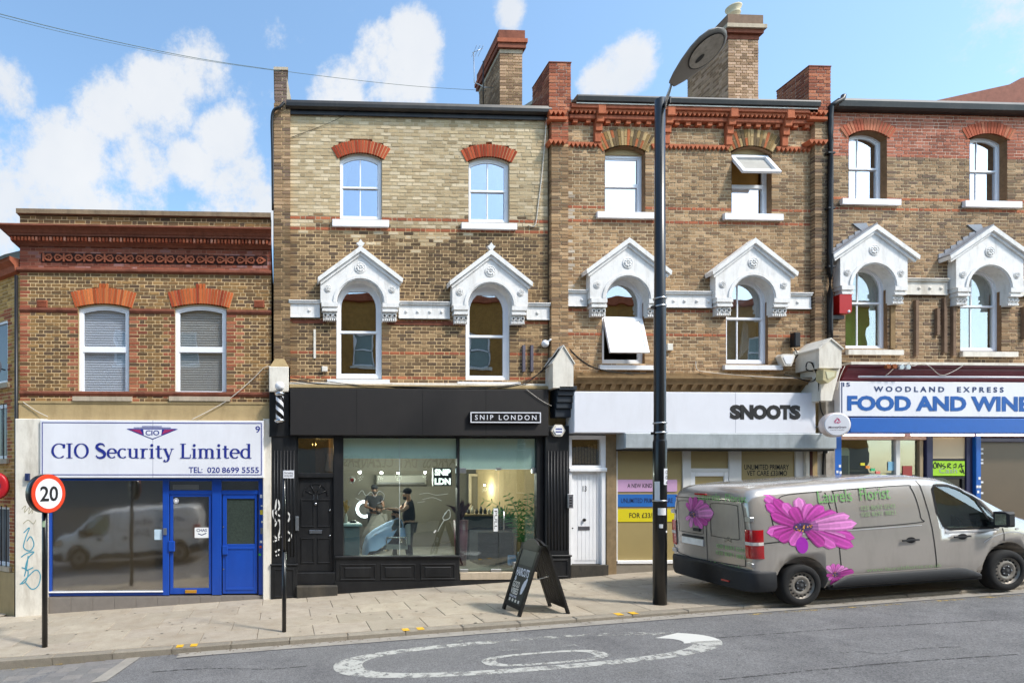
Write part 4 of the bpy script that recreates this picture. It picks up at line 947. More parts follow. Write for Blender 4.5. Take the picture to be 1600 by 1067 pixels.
# black panelled door with fanlight pattern
x0, x1 = PX(466), PX(520.8); zA, zB = PZ(893, 490), PZ(746, 490); y = .04
door = MB().box(x0, x1, y, y+.05, zA, zB).build('door', M_BLACK, b11)
def mould_frame(name, parent, x0, x1, z0, z1, y, m, t=.022):
    b = MB()
    for a, c, d, e in ((x0, x1, z0, z0+t), (x0, x1, z1-t, z1), (x0, x0+t, z0+t, z1-t), (x1-t, x1, z0+t, z1-t)): b.bev(a, c, y-.016, y+.002, d, e, .006)
    return b.build(name, m, parent)
cx = (x0+x1)/2; w = (x1-x0)
for sg in (-1, 1):
    a, c = (x0+.06, cx-.035) if sg < 0 else (cx+.035, x1-.06)
    mould_frame('door_panel', door, a, c, PZ(823, 490), PZ(780, 490), y, M_BLACK); mould_frame('door_panel', door, a, c, PZ(880, 490), PZ(840, 490), y, M_BLACK)
b = MB().ring(arc(cx, PZ(774, 490), w*.37, 0, 180, 16), arc(cx, PZ(774, 490), w*.33, 0, 180, 16), y-.016, y); b.build('door_panel', M_BLACK, door)
for t in (25, 65, 115, 155):
    p0 = (cx + .06*math.cos(R(t)), PZ(774, 490) + .06*math.sin(R(t))); p1 = (cx + w*.33*math.cos(R(t)), PZ(774, 490) + w*.33*math.sin(R(t)))
    MB().tube([(p0[0], y-.006, p0[1]), (p1[0], y-.006, p1[1])], .010, 6).build('fan_rib', M_BLACK, door)
M_CHROME = mat('chrome', 'c8c8ca', .2, 1)
MB().bev(cx-.14, cx+.14, y-.02, y, PZ(833.5, 490), PZ(828, 490), .006).build('letter_slot', M_CHROME, door)
text('11', M_CHROME, door, cx-.05, cx+.05, PZ(780, 490), PZ(773, 490), y-.006, 'house_number', bold=.01)
MB().lathe([(.02, 0), (.03, -.02), (.026, -.035), (.01, -.04)], (cx, y, PZ(787, 490)), 'y', 12).build('door_knocker', M_CHROME, door)
for v in (797, 837): MB().lathe([(.022, 0), (.022, -.02), (.012, -.03)], (x1-.07, y, PZ(v, 490)), 'y', 12).build('door_lock', M_CHROME, door)
o = MB().bev(PX(461.5), PX(466.5), -.14, -.10, PZ(828, 463), PZ(806, 463), .006).build('door_intercom', M_METAL); tag(o, 'slim metal intercom panel left of the black front door', 'intercom')
MB().bev(xd0-.01, PX(524), -.05, .12, PZ(913, 490), zA-.01, .01).build('door_step', M_BLACK, b11)
MB().bev(xd0-.0, PX(526), -.22, .12, GZ(PX(490))-.2, PZ(913, 490), .012).build('door_step', mat('dark_step', '3b3833', .9, var=.2, nscale=9, dirt=('6b6152', .5)), b11)
# stall riser with three panels, sill
sr = MB().bev(PX(524), PX(717), -.05, .1, GZ(PX(524))-.2, zsill-.02, .01).build('stall_riser', M_BLACK, b11)
MB().bev(PX(523), PX(717.5), -.09, .1, zsill-.025, zsill+.02, .008).build('window_sill', M_BLACK, sr)
for ua, ub in ((531, 586.5), (594, 648.5), (656, 710)):
    mould_frame('riser_panel', sr, PX(ua), PX(ub), PZ(905, 620), PZ(880, 620), -.05, M_BLACK, .03)
    MB().bev(PX(ua+7), PX(ub-7), -.068, -.045, PZ(901, 620), PZ(885, 620), .012).build('riser_panel', M_BLACK, sr)
MB().box(PX(523), PX(850), -.07, .1, GZ(PX(523))-.25, PZ(906.5, 700)).build('plinth', M_BLACK, b11)
flat('shop_window', G_SHOP, b11, [(PX(536.5), zsill+.02), (PX(624.8), zsill+.02), (PX(624.8), zfb-.05), (PX(536.5), zfb-.05)], .04)
flat('shop_window', G_SHOP, b11, [(PX(625.2), zsill+.02), (PX(714), zsill+.02), (PX(714), zfb-.05), (PX(625.2), zfb-.05)], .04)
box('glass_joint', mat('silicone', 'b9c0bd', .5), b11, PX(624.6), PX(625.4), .035, .05, zsill+.02, zfb-.05)
zdo, zdt = PZ(891, 780), PZ(733, 780)
gd = flat('glass_door', G_SHOP, b11, [(PX(718), zdo), (PX(779.5), zdo), (PX(779.5), zdt), (PX(718), zdt)], .04, .010)
flat('glass_side_panel', G_SHOP, b11, [(PX(780.3), zdo), (PX(838), zdo), (PX(838), zdt), (PX(780.3), zdt)], .04, .010)
flat('glass_over_panel', G_SHOP, b11, [(PX(718), zdt+.012), (PX(838), zdt+.012), (PX(838), zfb-.05), (PX(718), zfb-.05)], .04, .010)
for u0, u1, v0, v1 in ((713, 729, 731, 739), (776.5, 784, 730.5, 734), (832, 844, 730.5, 739), (719, 732, 889, 893.5), (768, 784, 889, 893.5), (803, 812, 878, 888)): MB().bev(PX(u0), PX(u1), .02, .07, PZ(v1, 780), PZ(v0, 780), .004).build('glass_fitting', M_METAL, b11)
MB().bev(PX(718), PX(838), -.04, .1, PZ(905, 780), PZ(893.5, 780), .008).build('threshold', M_STONE, b11)
MB().tube([(PX(786), -.02, PZ(827, 786)), (PX(786), -.05, PZ(825, 786)), (PX(786), -.05, PZ(800, 786)), (PX(786), -.02, PZ(798, 786))], .012, 8).build('handle', M_METAL, gd)
pp = MB().box(PX(772), PX(779), .03, .034, PZ(830, 776), PZ(794, 776)).build('pull_sign', M_PAPER); tag(pp, 'tall white door sign with lettering on the barber shop glass door', 'sign')
text_mb('PULL', -.115, .115, -.025, .03, 0).v
tt = text_mb('PULL', -.2, .2, -.03, .03, 0); cxp, czp = PX(775.5), PZ(812, 776)
tt.v = [(cxp + z, .029, czp - x) for x, y_, z in tt.v]; tt.build('lettering', mat('ink_black', '1b1b1d', .6), pp)
M_INK = MATS['ink_black']
# blinds of frosted film behind the top of the glazing
M_FILM = mat('pale_roller_blind', 'e9ece4', .8, var=.04, nscale=1.5)
box('roller_blind', M_FILM, b11, PX(537), PX(714), .056, .064, PZ(716, 620), zfb-.04); box('roller_blind', M_FILM, b11, PX(719), PX(838), .056, .064, PZ(733, 780), zfb-.04)
# end blocks above the pilasters: white gabled caps and a stepped console
def gable_block(parent, u0, u1, va, ve, vb, m, proj=.30, name='console_cap'):
    x0, x1 = PX(u0, -proj), PX(u1, -proj); uc = (u0+u1)/2; cx = (x0+x1)/2
    pts = [(x0, PZ(vb, uc, -proj)), (x1, PZ(vb, uc, -proj)), (x1, PZ(ve, uc, -proj)), (cx, PZ(va, uc, -proj)), (x0, PZ(ve, uc, -proj))]
    o = MB().prism(pts, -proj, .05).build(name, m, parent)
    b = MB()
    for sg in (-1, 1):
        ex = cx + sg*(x1-x0)/2*1.12; ez = pts[2][1]-.02; b.prism([(cx, pts[3][1]+.03), (ex, ez+.03), (ex, ez-.0), (cx, pts[3][1]-.005)], -proj-.02, .05)
    b.build('cap_coping', M_OLDW, o); return o
cb11 = MB().bev(PX(420.5), PX(451), -.16, .06, PZ(614, 436), PZ(575, 436), .012).build('console_cap', M_OLDW, b11)
MB().add([(PX(422), -.15, PZ(575, 436)), (PX(451), -.15, PZ(575, 436)), (PX(451), .0, PZ(575, 436)), (PX(422), .0, PZ(575, 436)), (PX(437), -.02, PZ(549, 436))], [(0,1,4), (1,2,4), (3,0,4)]).build('cap_flaunching', M_BEIGE, cb11)
gb = gable_block(b11, 864, 896, 541, 568, 606, M_OLDW, .34)
b = MB()
for v0, v1, pj in ((607, 613, .34), (613, 621, .29), (621, 631, .25), (631, 640, .22), (640, 653, .17)): b.bev(PX(861.5), PX(889), -pj, .05, PZ(v1, 875), PZ(v0, 875), .012)
b.build('console', mat('slate_blue_paint', '2a3038', .5, var=.2, nscale=6), b11)
MB().bev(PX(421), PX(452), -.12, .05, PZ(683, 440), PZ(614, 440), .012).build('console', M_BLACK, b11)
# party wall chimney behind the roof
def chimney(parent, u0, u1, Y0, Y1, vb, vt, colfn, mort, capv, cm, cap_over=.07, pot=None, seed=31):
    x0, x1 = PX(u0, Y0), PX(u1, Y0); uc = (u0+u1)/2; zb, zt = PZ(vb, uc, Y0), PZ(vt, uc, Y0)
    ch = MB().box(x0+.01, x1-.01, Y0+.01, Y1-.01, zb, zt).build('chimney_stack', M_MORT[mort], parent)
    m_ = brick_wall(ch, x0, x1, zb, zt, [], colfn, y=Y0, dep=.06, seed=seed); brick_side(m_, x0, Y0, Y1, zb, zt, colfn, True, seed+1); brick_side(m_, x1, Y0, Y1, zb, zt, colfn, False, seed+2)
    m_.build('brickwork', M_BRICK, ch, kind='stuff'); z = zt
    for k, (dv, ov) in enumerate(capv):
        zz = z + dv; MB().box(x0-ov, x1+ov, Y0-ov, Y1+ov, z, zz).build('chimney_cap', cm[k % len(cm)], ch); z = zz
    MB().add([(x0-.05,Y0-.05,z),(x1+.05,Y0-.05,z),(x1+.05,Y1+.05,z),(x0-.05,Y1+.05,z),(x0+.15,Y0+.2,z+.12),(x1-.15,Y0+.2,z+.12),(x1-.15,Y1-.2,z+.12),(x0+.15,Y1-.2,z+.12)], [(0,1,5,4),(1,2,6,5),(2,3,7,6),(3,0,4,7),(4,5,6,7)]).build('flaunching', M_STONE, ch)
    return ch, x0, x1, z+.1
ch1, cx0, cx1, cz1 = chimney(b11, 781, 816, 2.1, 3.6, 190, 84, pal(('a58a68','8a7153','765f48','b89c78'), .35), 'tan', [(.10, .01), (.12, .07), (.10, .10), (.24, .05)], [M_STONE, M_DRED, M_RED, M_DRED])
b = MB()
for (r, z) in (): pass
MB().lathe([(.15, 0), (.15, .05), (.12, .06), (.11, .12)], ((cx0+cx1)/2-.05, 2.6, cz1), 'z', 14).build('chimney_pot', M_RED, ch1)
# sloping party wall up the roof
xp0, xp1 = PX(858), PX(892)
def party(parent, X0, X1, zA, Y1, p, m, y0=.2):
    o = MB().add([(X0,y0,zA-1),(X1,y0,zA-1),(X1,Y1,zA-1),(X0,Y1,zA-1),(X0,y0,zA),(X1,y0,zA),(X1,Y1,zA+p*(Y1-y0)),(X0,Y1,zA+p*(Y1-y0))], [(0,3,2,1),(4,5,6,7),(0,1,5,4),(1,2,6,5),(2,3,7,6),(3,0,4,7)]).build('party_wall', m, parent)
    MB().add([(X0-.05,y0-.02,zA+.001),(X1+.05,y0-.02,zA+.001),(X1+.05,Y1,zA+p*(Y1-y0)),(X0-.05,Y1,zA+p*(Y1-y0)),(X0-.05,y0-.02,zA+.08),(X1+.05,y0-.02,zA+.08),(X1+.05,Y1,zA+p*(Y1-y0)+.08),(X0-.05,Y1,zA+p*(Y1-y0)+.08)], [(0,3,2,1),(4,5,6,7),(0,1,5,4),(1,2,6,5),(2,3,7,6),(3,0,4,7)]).build('coping', M_STONE, o)
party(b11, xp0-.02, xp0+.3, PZ(137, 850)-.1, 5, .40, M_BEIGE)
# television aerial on the chimney
ae = thing('television_aerial', 'thin bent metal television aerial mast left of the left chimney', 'aerial', (PX(756, 2.5), 2.5, PZ(150, 756, 2.5)))
Q = lambda u, v: (PX(u, 2.5), 2.5, PZ(v, u, 2.5))
MB().tube([Q(780, 137), Q(756, 137), Q(751, 134), Q(741, 129), Q(740, 82)], .012, 6).build('mast', M_METAL, ae)
MB().tube([Q(755, 165), Q(755, 96)], .016, 6).build('pole', M_GUT, ae); MB().tube([Q(738, 83), Q(754, 76)], .008, 5).build('boom', M_METAL, ae)
for u in (741, 746, 751): MB().tube([(Q(u, 80)[0], 2.3, Q(u, 80)[2]), (Q(u, 80)[0], 2.7, Q(u, 80)[2])], .005, 5).build('element', M_METAL, ae)

# ------------------------------------------------------------------ number 13
cL, cR = PX(883), PX(1266); um = 1075
b13 = thing('shop_building', 'three-storey brown brick building with zigzag red cornice above the white shop sign', 'building', (cL, 0, GZ(cL)))
z1 = PZ(164, um); z0 = PZ(590, um); holes = []; UP = []
for (u0, u1, vs, vb, vc) in ((945, 1008.5, 238, 334, 228.5), (1143, 1206, 239, 336, 229)):
    uc = (u0+u1)/2; x0, x1 = PX(u0), PX(u1); zs, zb, rs = PZ(vs, uc), PZ(vb, uc), PZ(vc, uc)-PZ(vs, uc); UP.append((x0, x1, zb, zs, rs)); holes.append(opening(x0, x1, zb, zs, rs))
    _, r, cz, a = seg_arch(x0, x1, zs, rs); cx = (x0+x1)/2
    holes.append([(cx + rr*math.sin(R(t)), cz + rr*math.cos(R(t))) for rr, t in [(r, -a), (r, a)] + [(r+.36, a - 2*a*i/8) for i in range(9)]])
AR = []
HD13 = (dict(uc=984, va=371, ue0=917, ve=422, ub0=922, vs=467, a_px=35), dict(uc=1181, va=371.5, ue0=1113.5, ve=424, ub0=1118, vs=466, a_px=35))
for args in HD13:
    x0, x1, zs = arch_open(args); AR.append((x0, x1, PZ(569, args['uc']), zs)); holes += arch_hole(x0, x1, PZ(569, args['uc']), zs)
RB13 = [PZ(v, um) for v in (328.5, 346, 484, 526)]
def col13(x, z, rg):
    for r in RB13:
        if abs(z-r) < COURSE*.5: return CREDB(x, z, rg)
    if z > PZ(200, um): return CRED(x, z, rg)
    c = C13(x, z, rg)
    if PX(886) < x < PX(902) and z < PZ(300, um) and z > PZ(520, um) and rg.random() < .5: c = mixc(c, lin('c9bfb0'), rg.uniform(.3, .9))     # old limewash streak
    return c
wall = box('wall', M_MORT['grey'], b13, cL+.02, cL+.03, .01, .02, z0, z0+.01)
mm = MB(); mass = brick_wall(wall, cL, cR, z0, z1, holes, col13, singles=300, mort_mb=mm, seed=13)
fill(wall, mm, M_MORT['grey']); mass.build('brickwork', M_BRICK, wall, kind='stuff')
shell(b13, PX(872)+.01, PX(1281), GZ(cL)-.5, z1, M_BEIGE)
pier(b13, 858, 884, 170, 592, lambda x, z, rg: (CRED if z > PZ(228, 870) else C13)(x, z, rg), 'grey', 41, .11)
pier(b13, 1266, 1293, 168, 535, lambda x, z, rg: (CRED if z > PZ(180, 1280) else C15)(x, z, rg), 'grey', 42, .11)
for (u0, u1, vt, vb, sd_) in ((858, 892, 98, 172, 43), (1264, 1298, 104, 172, 44)):      # red brick stubs over the party walls
    x0, x1 = PX(u0, -.15), PX(u1, -.15); zA, zB = PZ(vb, u0, -.15), PZ(vt, u0, -.15)
    s_ = MB().box(x0+.01, x1-.01, -.14, .65, zA, zB).build('parapet_stub', M_MORT['pink'], b13)
    m_ = brick_wall(s_, x0, x1, zA, zB, [], CRED, y=-.15, dep=.05, seed=sd_); brick_side(m_, x0, -.15, .66, zA, zB, CRED, True, sd_+5); m_.build('brickwork', M_BRICK, s_, kind='stuff')
    box('coping', M_DRED, s_, x0-.01, x1+.01, -.16, .66, zB, zB+.02)
    for v, h in ((181, .08), (192, .05), (226, .08)):
        z = PZ(v, u0); dogtooth(s_, x0-.02, x1-.1, z, h+.02, -.19, M_ORANGE) if h > .06 else MB().bev(x0-.02, x1-.1, -.19, 0, z-.05, z+.02, .01).build('brick_band', M_ORANGE, s_)
# cornice
moulding(mprof(um, [(.24, 152), (.26, 154), (.24, 161), (.20, 164), (0, 165)]), PX(893), PX(1266), False, False, .4).build('gutter', M_GUT, b13)
MB().box(PX(893), PX(1264), -.212, -.202, PZ(166, um, -.21), PZ(164.4, um, -.21)).build('gutter_trim', M_OLDW, b13)
MB().bev(PX(886), PX(1266), -.19, .02, PZ(172, um, -.19), PZ(165.5, um, -.19), .01).build('brick_band', M_RED, b13)
xs = [PX(u) for u in (886, 927, 1034, 1131, 1218, 1265)]
for i in range(5):
    a, b = xs[i] + (.17 if i else .0), xs[i+1]; dogtooth(b13, a, b, PZ(172, um, -.19)-.001, .10, -.15, M_ORANGE)
    MB().bev(a, b, -.11, .02, PZ(189, um, -.11), PZ(182.5, um, -.11), .012).build('brick_band', M_RED, b13)
    d_ = MB(); n = int((b-a)/.21)
    for k in range(n): xx = a + (b-a)*(k+.5)/n; d_.box(xx-.05, xx+.05, -.08, .02, PZ(195.5, um, -.08), PZ(189.5, um, -.08))
    d_.build('dentil_course', M_ORANGE, b13, kind='stuff')
for x in xs[1:5]:
    b = MB(); b.bev(x, x+.17, -.20, .02, PZ(190, um), PZ(171, um), .008); b.bev(x, x+.16, -.15, .02, PZ(200, um), PZ(190, um), .008); b.bev(x, x+.15, -.10, .02, PZ(212, um), PZ(200, um), .008); b.bev(x, x+.14, -.07, .02, PZ(228, um), PZ(212, um), .008)
    b.build('brick_bracket', M_ORANGE, b13)
for a, b in cut([(PX(884), PX(1265))], [(PX(939), PX(1016)), (PX(1138), PX(1211))]): dogtooth(b13, a, b, PZ(228, um), .105, -.05, M_ORANGE)
for i, (x0, x1, zb, zs, rs) in enumerate(UP):
    voussoirs(b13, x0-.05, x1+.05, zs, rs+.01, .36, CSTKV, n=19, split=True)
    poly = opening(x0, x1, zb, zs, rs); reveal(b13, poly, 0, .24, mat('reveal_brick', '8a6a4c', .9, var=.3, nscale=14, bump=.5, bscale=60))
    zr = (zb+zs+rs)/2 - .06
    w = window(b13, [(x0, zb), (x1, zb), (x1, zs-.0), (x0, zs-.0)], .13, zr, glass('window_glass_cloud', .62, (.5,.52,.55), rcol=(.92,.95,1)), .06, rm=(1, 4)[i], fb=.07, rail_h=.08, depth=(.8, .25)[i])
    if i == 1:
        for ch_ in list(w.children):
            if ch_.name.startswith('pane'): bpy.data.objects.remove(ch_); break
        # the upper light is hinged at the top and swung out
        hx0, hx1 = x0+.03, x1-.03; zt_, ln = zs-.03, .66; t = R(33); dy, dz = -math.sin(t)*ln, -math.cos(t)*ln
        def tl(p, q): return (hx0 + (hx1-hx0)*p, .12 + dy*q, zt_ + dz*q)
        s_ = MB()
        for (p0, p1, q0, q1) in ((0,1,0,.12),(0,1,.88,1),(0,.09,.12,.88),(.91,1,.12,.88)):
            c8 = [tl(p0,q0), tl(p1,q0), tl(p1,q1), tl(p0,q1)]; nn = Vector((0, -math.cos(t), math.sin(t)))*.05
            s_.add([tuple(c) for c in c8] + [tuple(Vector(c)+nn) for c in c8], [(0,1,2,3),(7,6,5,4),(0,4,5,1),(1,5,6,2),(2,6,7,3),(3,7,4,0)])
        so_ = s_.build('open_casement', M_UPVC, w); MB().add([tl(.08,.1), tl(.92,.1), tl(.92,.9), tl(.08,.9)], [(0,1,2,3)]).build('pane', mat('frosted_pane', 'a9a69f', .3), so_)
        box('ply_board', M_ROOM[4], w, x0+.05, x1-.1, .24, .25, zr, zs)
    sill(b13, (931, 1129)[i], (1022, 1220)[i], (331, 333.5)[i], (343, 345.5)[i])
    MB().ring(seg_arch(x0, x1, zs, rs)[0], [(p[0], zs-.005) for p in seg_arch(x0, x1, zs, rs)[0]], .10, .2).build('window_head', M_BEIGE, w)
hz = []
for i, (args, (x0, x1, zb, zs)) in enumerate(zip(HD13, AR)):
    h, cx, hs, a = hood(b13, m=M_STUC, finial=False, **args); hz.append((cx-a-.36, cx+a+.36))
    poly = semi(x0, x1, zb, zs); reveal(b13, [(cx-a, hs-.02), (cx+a, hs-.02)] + arc(cx, hs, a, 0, 180, 14), -.15, .10, M_STUC, skip=(0,))
    reveal(b13, [(x0, zb), (x1, zb), (x1, hs-.02), (x0, hs-.02)], 0, .2, MATS['reveal_brick'], skip=(2,))
    if i == 0:
        w = window(b13, semi(x0, x1, zb, zs), .07, PZ(497, 980, .07), G_MID, .07, rm=0, fb=.08, rail_h=.06, lower_open=True)
        hx0, hx1 = x0+.05, x1-.05; zt_, ln = PZ(500, 980, .1), .84; t = R(17); dy, dz = -math.sin(t)*ln, -math.cos(t)*ln
        def tl(p, q): return (hx0 + (hx1-hx0)*p, .05 + dy*q, zt_ + dz*q)
        s_ = MB(); nn = Vector((0, -math.cos(t), math.sin(t)))*.05
        for (p0, p1, q0, q1) in ((0,1,0,.09),(0,1,.91,1),(0,.09,.09,.91),(.91,1,.09,.91)):
            c8 = [tl(p0,q0), tl(p1,q0), tl(p1,q1), tl(p0,q1)]; s_.add([tuple(c) for c in c8] + [tuple(Vector(c)+nn) for c in c8], [(0,1,2,3),(7,6,5,4),(0,4,5,1),(1,5,6,2),(2,6,7,3),(3,7,4,0)])
        so_ = s_.build('open_casement', M_UPVC, w)
        MB().add([tuple(Vector(tl(p, q))+nn*.8) for p, q in ((.08,.08),(.92,.08),(.92,.92),(.08,.92))], [(0,1,2,3)]).build('pane', glass('bright_pane', .45, (.5,.5,.5), rcol=(.9,.95,1)), so_)
    else:
        w = window(b13, semi(x0, x1, zb, zs), .07, PZ(498, 1170, .07), glass('pale_glass', .3, (.75,.8,.82)), .065, rm=5, fb=.08, rail_h=.055, bars=(x0+.34,))
        b = MB().prism([(x0+.42, PZ(560, 1170)), (x0+.66, PZ(540, 1170)), (x0+.64, PZ(505, 1170)), (x0+.55, PZ(497, 1170)), (x0+.50, PZ(520, 1170))], .16, .18); MB().box(x0+.06, x1-.06, .24, .25, zb, zs+.4).build('curtain', mat('net_grey', 'a9ada6', .9, var=.08), w); b.build('hanging_cloth', mat('white_cloth', 'e6e8ee', .9), w)
    sill(b13, (935, 1129)[i], (1024, 1219)[i], 569, 578.5)
string_course(b13, PX(884), PX(1264), PZ(482, um), PZ(457, um), M_STUC, hz, [PX(u) for u in (907, 1050, 1067, 1086, 1104, 1243)])
# old shop cornice with brackets over the white sign
M_OLDB = mat('weathered_brown_cornice', '8d7350', .9, var=.25, nscale=6, bump=.4, bscale=40, dirt=('4b3a28', .6), dscale=3)
moulding(mprof(um, [(.30, 588), (.30, 591), (.24, 594), (.20, 600), (.06, 601), (.05, 612), (0, 613)]), PX(890), PX(1280), False, False, .05).build('shop_cornice', M_OLDB, b13)
cb_ = MB()
for k in range(24):
    xx = PX(898) + (PX(1272)-PX(898))*(k+.5)/24
    cb_.add([(xx-.05,-.19,PZ(600,um)),(xx+.05,-.19,PZ(600,um)),(xx+.05,0,PZ(600,um)),(xx-.05,0,PZ(600,um)),(xx-.05,-.06,PZ(611,um)),(xx+.05,-.06,PZ(611,um)),(xx+.05,0,PZ(611,um)),(xx-.05,0,PZ(611,um))], [(0,1,5,4)[::-1],(1,2,6,5),(3,0,4,7),(4,5,6,7)])
cb_.build('cornice_brackets', M_OLDB, b13, kind='stuff')
box('upper_band', M_OLDB, b13, PX(884), PX(1280), -.02, .05, PZ(592, um), PZ(583, um))
# shopfront 13
zfb = PZ(677.5, um); xdl, xdr = PX(888), PX(946)
frame_bars(b13, [(xdl, PX(893), PZ(882, 915), PZ(680, 915)), (PX(939), xdr, PZ(882, 915), PZ(680, 915)), (PX(893), PX(939), PZ(736, 915), PZ(727, 915)), (PX(893), PX(939), PZ(686, 915), PZ(680, 915))], -.02, .1, M_WHITE, 'door_frame')
MB().bev(xdl-.01, xdr+.01, -.06, .05, PZ(737, 915), PZ(731, 915), .015).build('door_transom', M_WHITE, b13)
flat('transom_pane', glass('fan_glass', .15, (.75,.7,.6)), b13, [(PX(893), PZ(727, 915)), (PX(939), PZ(727, 915)), (PX(939), PZ(686, 915)), (PX(893), PZ(686, 915))], .06)
fc = MB()
for k in range(9): x = PX(895)+k*.066; fc.box(x, x+.045, .10, .12, PZ(724, 915), PZ(696+rnd.uniform(-3, 4), 915))
fc.build('transom_bundle', mat('bamboo', 'c9b48f', .8, var=.3, nscale=20), b13, kind='stuff')
room(b13, PX(890), PX(944), PZ(882, 915), PZ(680, 915), .2, 1.5, MATS['hall_brown'], 'hallway')
door = MB().box(PX(893), PX(939), .05, .09, PZ(881, 915), PZ(736, 915)).build('door', M_WHITE, b13); n = 6
for k in range(n):
    a = PX(893) + .07 + (PX(939)-PX(893)-.14)*k/n; MB().bev(a+.002, a+(PX(939)-PX(893)-.14)/n-.002, .043, .052, PZ(876, 915), PZ(742, 915), .004).build('door_board', M_WHITE, door)
b = MB(); b.bev(PX(893), PX(893)+.07, .032, .05, PZ(881, 915), PZ(736, 915), .004); b.bev(PX(939)-.07, PX(939), .032, .05, PZ(881, 915), PZ(736, 915), .004); b.build('door_stile', M_WHITE, door)
text('13', M_INK, door, PX(912), PX(918), PZ(767.5, 915), PZ(759, 915), .038, 'house_number', bold=.01)
MB().bev(PX(905), PX(923), .03, .05, PZ(828, 914), PZ(822, 914), .005).build('letter_slot', mat('dull_steel', '7b7b80', .4, .7), door)
MB().lathe([(.03, 0), (.035, -.03), (.02, -.045)], (PX(914), .04, PZ(812, 914)), 'y', 12).build('door_knob', M_GUT, door)
for v in (788, 825): MB().lathe([(.014, 0), (.014, -.012)], (PX(895.5), .03, PZ(v, 900)), 'y', 10).build('door_lock', M_GUT, door)
o = MB().bev(PX(881.5), PX(890), -.16, -.115, PZ(793, 886), PZ(771.5, 886), .006).build('door_intercom', M_METAL); tag(o, 'silver intercom panel left of the white front door', 'intercom')
for v in (777, 781, 785, 789): MB().bev(PX(884), PX(887.5), -.166, -.158, PZ(v+1, 886), PZ(v-1, 886), .002).build('button', M_GUT, o)
MB().bev(xdl, PX(947), -.10, .1, GZ(xdl)-.2, PZ(881.5, 915), .01).build('door_step', MATS['dark_step'], b13)
pw = MB().bev(PX(946), PX(962), -.04, .1, GZ(PX(950))-.2, zfb, .01).build('pier', mat('brown_pier', '8f7a5c', .9, var=.25, nscale=7, dirt=('55452f', .5)), b13)
M_GFR = mat('grey_white_frame', 'd9d8d6', .5, var=.05)
zsb, zst2 = PZ(880, 1015), PZ(704, 1015)
sb = MB().bev(PX(961), PX(1283), -.36, .05, PZ(702.5, 1120), PZ(678.5, 1120), .02).build('shutter_box', M_SHUT, b13)
MB().box(PX(961), PX(1283), -.30, -.02, PZ(705, 1120), PZ(702.5, 1120)).build('shutter_slot', M_GUT, sb)
frame_bars(b13, [(PX(961), PX(965.5), zsb, zst2), (PX(1067), PX(1080), zsb, zst2), (PX(1139), PX(1159), zsb, zst2), (PX(1243), PX(1256), zsb, zst2), (PX(1080), PX(1139), PZ(737, 1110), PZ(731.5, 1110))], .0, .08, M_GFR)
MB().bev(PX(963), PX(1068), -.04, .06, PZ(880, 1015), PZ(875, 1015), .006).build('window_ledge', M_WHITE, b13)
MB().box(PX(946), PX(1285), -.02, .1, GZ(PX(946))-.3, PZ(880.5, 1015)).build('stall_riser', mat('riser_grey', '857d71', .9, var=.15, nscale=6), b13)
M_TAN = mat('tan_window_film', 'a39163', .35, var=.05, nscale=1.2, spec=.5)
for nm, u0, u1, za_, zb_ in (('shop_window', 965.5, 1067, zsb, zst2), ('transom_pane', 1080, 1139, PZ(731.5, 1110), zst2), ('shop_window', 1159, 1243, zsb, zst2), ):
    MB().box(PX(u0), PX(u1), .03, .05, za_, zb_).build(nm, M_TAN, b13)
dd = frame_bars(b13, [(PX(1080), PX(1087), PZ(880, 1110), PZ(737, 1110)), (PX(1132), PX(1139), PZ(880, 1110), PZ(737, 1110)), (PX(1087), PX(1132), PZ(744, 1110), PZ(737, 1110)), (PX(1087), PX(1132), PZ(880, 1110), PZ(860, 1110))], .01, .07, M_WHITE, 'door')
MB().box(PX(1087), PX(1132), .035, .05, PZ(860, 1110), PZ(744, 1110)).build('pane', M_TAN, dd)
for u0, u1, m_ in ((1256, 1262, M_OLDW), (1262, 1267, mat('maroon_dark', '4a241d', .8)), (1267, 1275, M_BEIGE), (1275, 1288, M_OLDW)): MB().bev(PX(u0), PX(u1), -.03-.01*(u0 % 3), .1, GZ(PX(u0))-.2, PZ(703, 1270), .006).build('pier', m_, b13)
room(b13, PX(963), PX(1243), zsb, zst2, .1, .3, M_DARK, 'shop_interior')
# window stickers of the pet clinic: three coloured strips with lettering
def rrect(x0, x1, z0, z1, r, n=5): return arc(x1-r, z0+r, r, -90, 0, n) + arc(x1-r, z1-r, r, 0, 90, n) + arc(x0+r, z1-r, r, 90, 180, n) + arc(x0+r, z0+r, r, 180, 270, n)
for c, v0, v1, txt, ink, lab, ux in (('c79fc4', 749, 768, 'A NEW KIND OF VET', '2b2b30', 'mauve window strip reading A NEW KIND OF VET', (981, 1043)), ('2668b4', 772, 791.5, 'UNLIMITED PRIMARY CARE', '1a2a55', 'blue window strip reading UNLIMITED PRIMARY CARE', (971, 1052)), ('d9c81e', 795, 815, 'FOR £33/MO', '26231a', 'yellow window strip reading FOR 33 pounds per month', (984, 1034))):
    o = MB().prism(rrect(PX(963.5), PX(1059), PZ(v1, 1010), PZ(v0, 1010), .03), .018, .026).build('window_strip', mat('strip_' + c, c, .5, var=.03)); tag(o, lab, 'window sticker', 'coloured strips on the tan window')
    text(txt, mat('ink_' + ink, ink, .6), o, PX(ux[0]), PX(ux[1]), PZ(v1-6, 1010), PZ(v0+6, 1010), .016, bold=.012)
o = MB().box(PX(1161), PX(1238), .022, .026, PZ(744, 1200), PZ(721, 1200)).build('window_lettering', M_TAN); tag(o, 'black UNLIMITED PRIMARY VET CARE lettering on tan window above the van', 'window sticker')
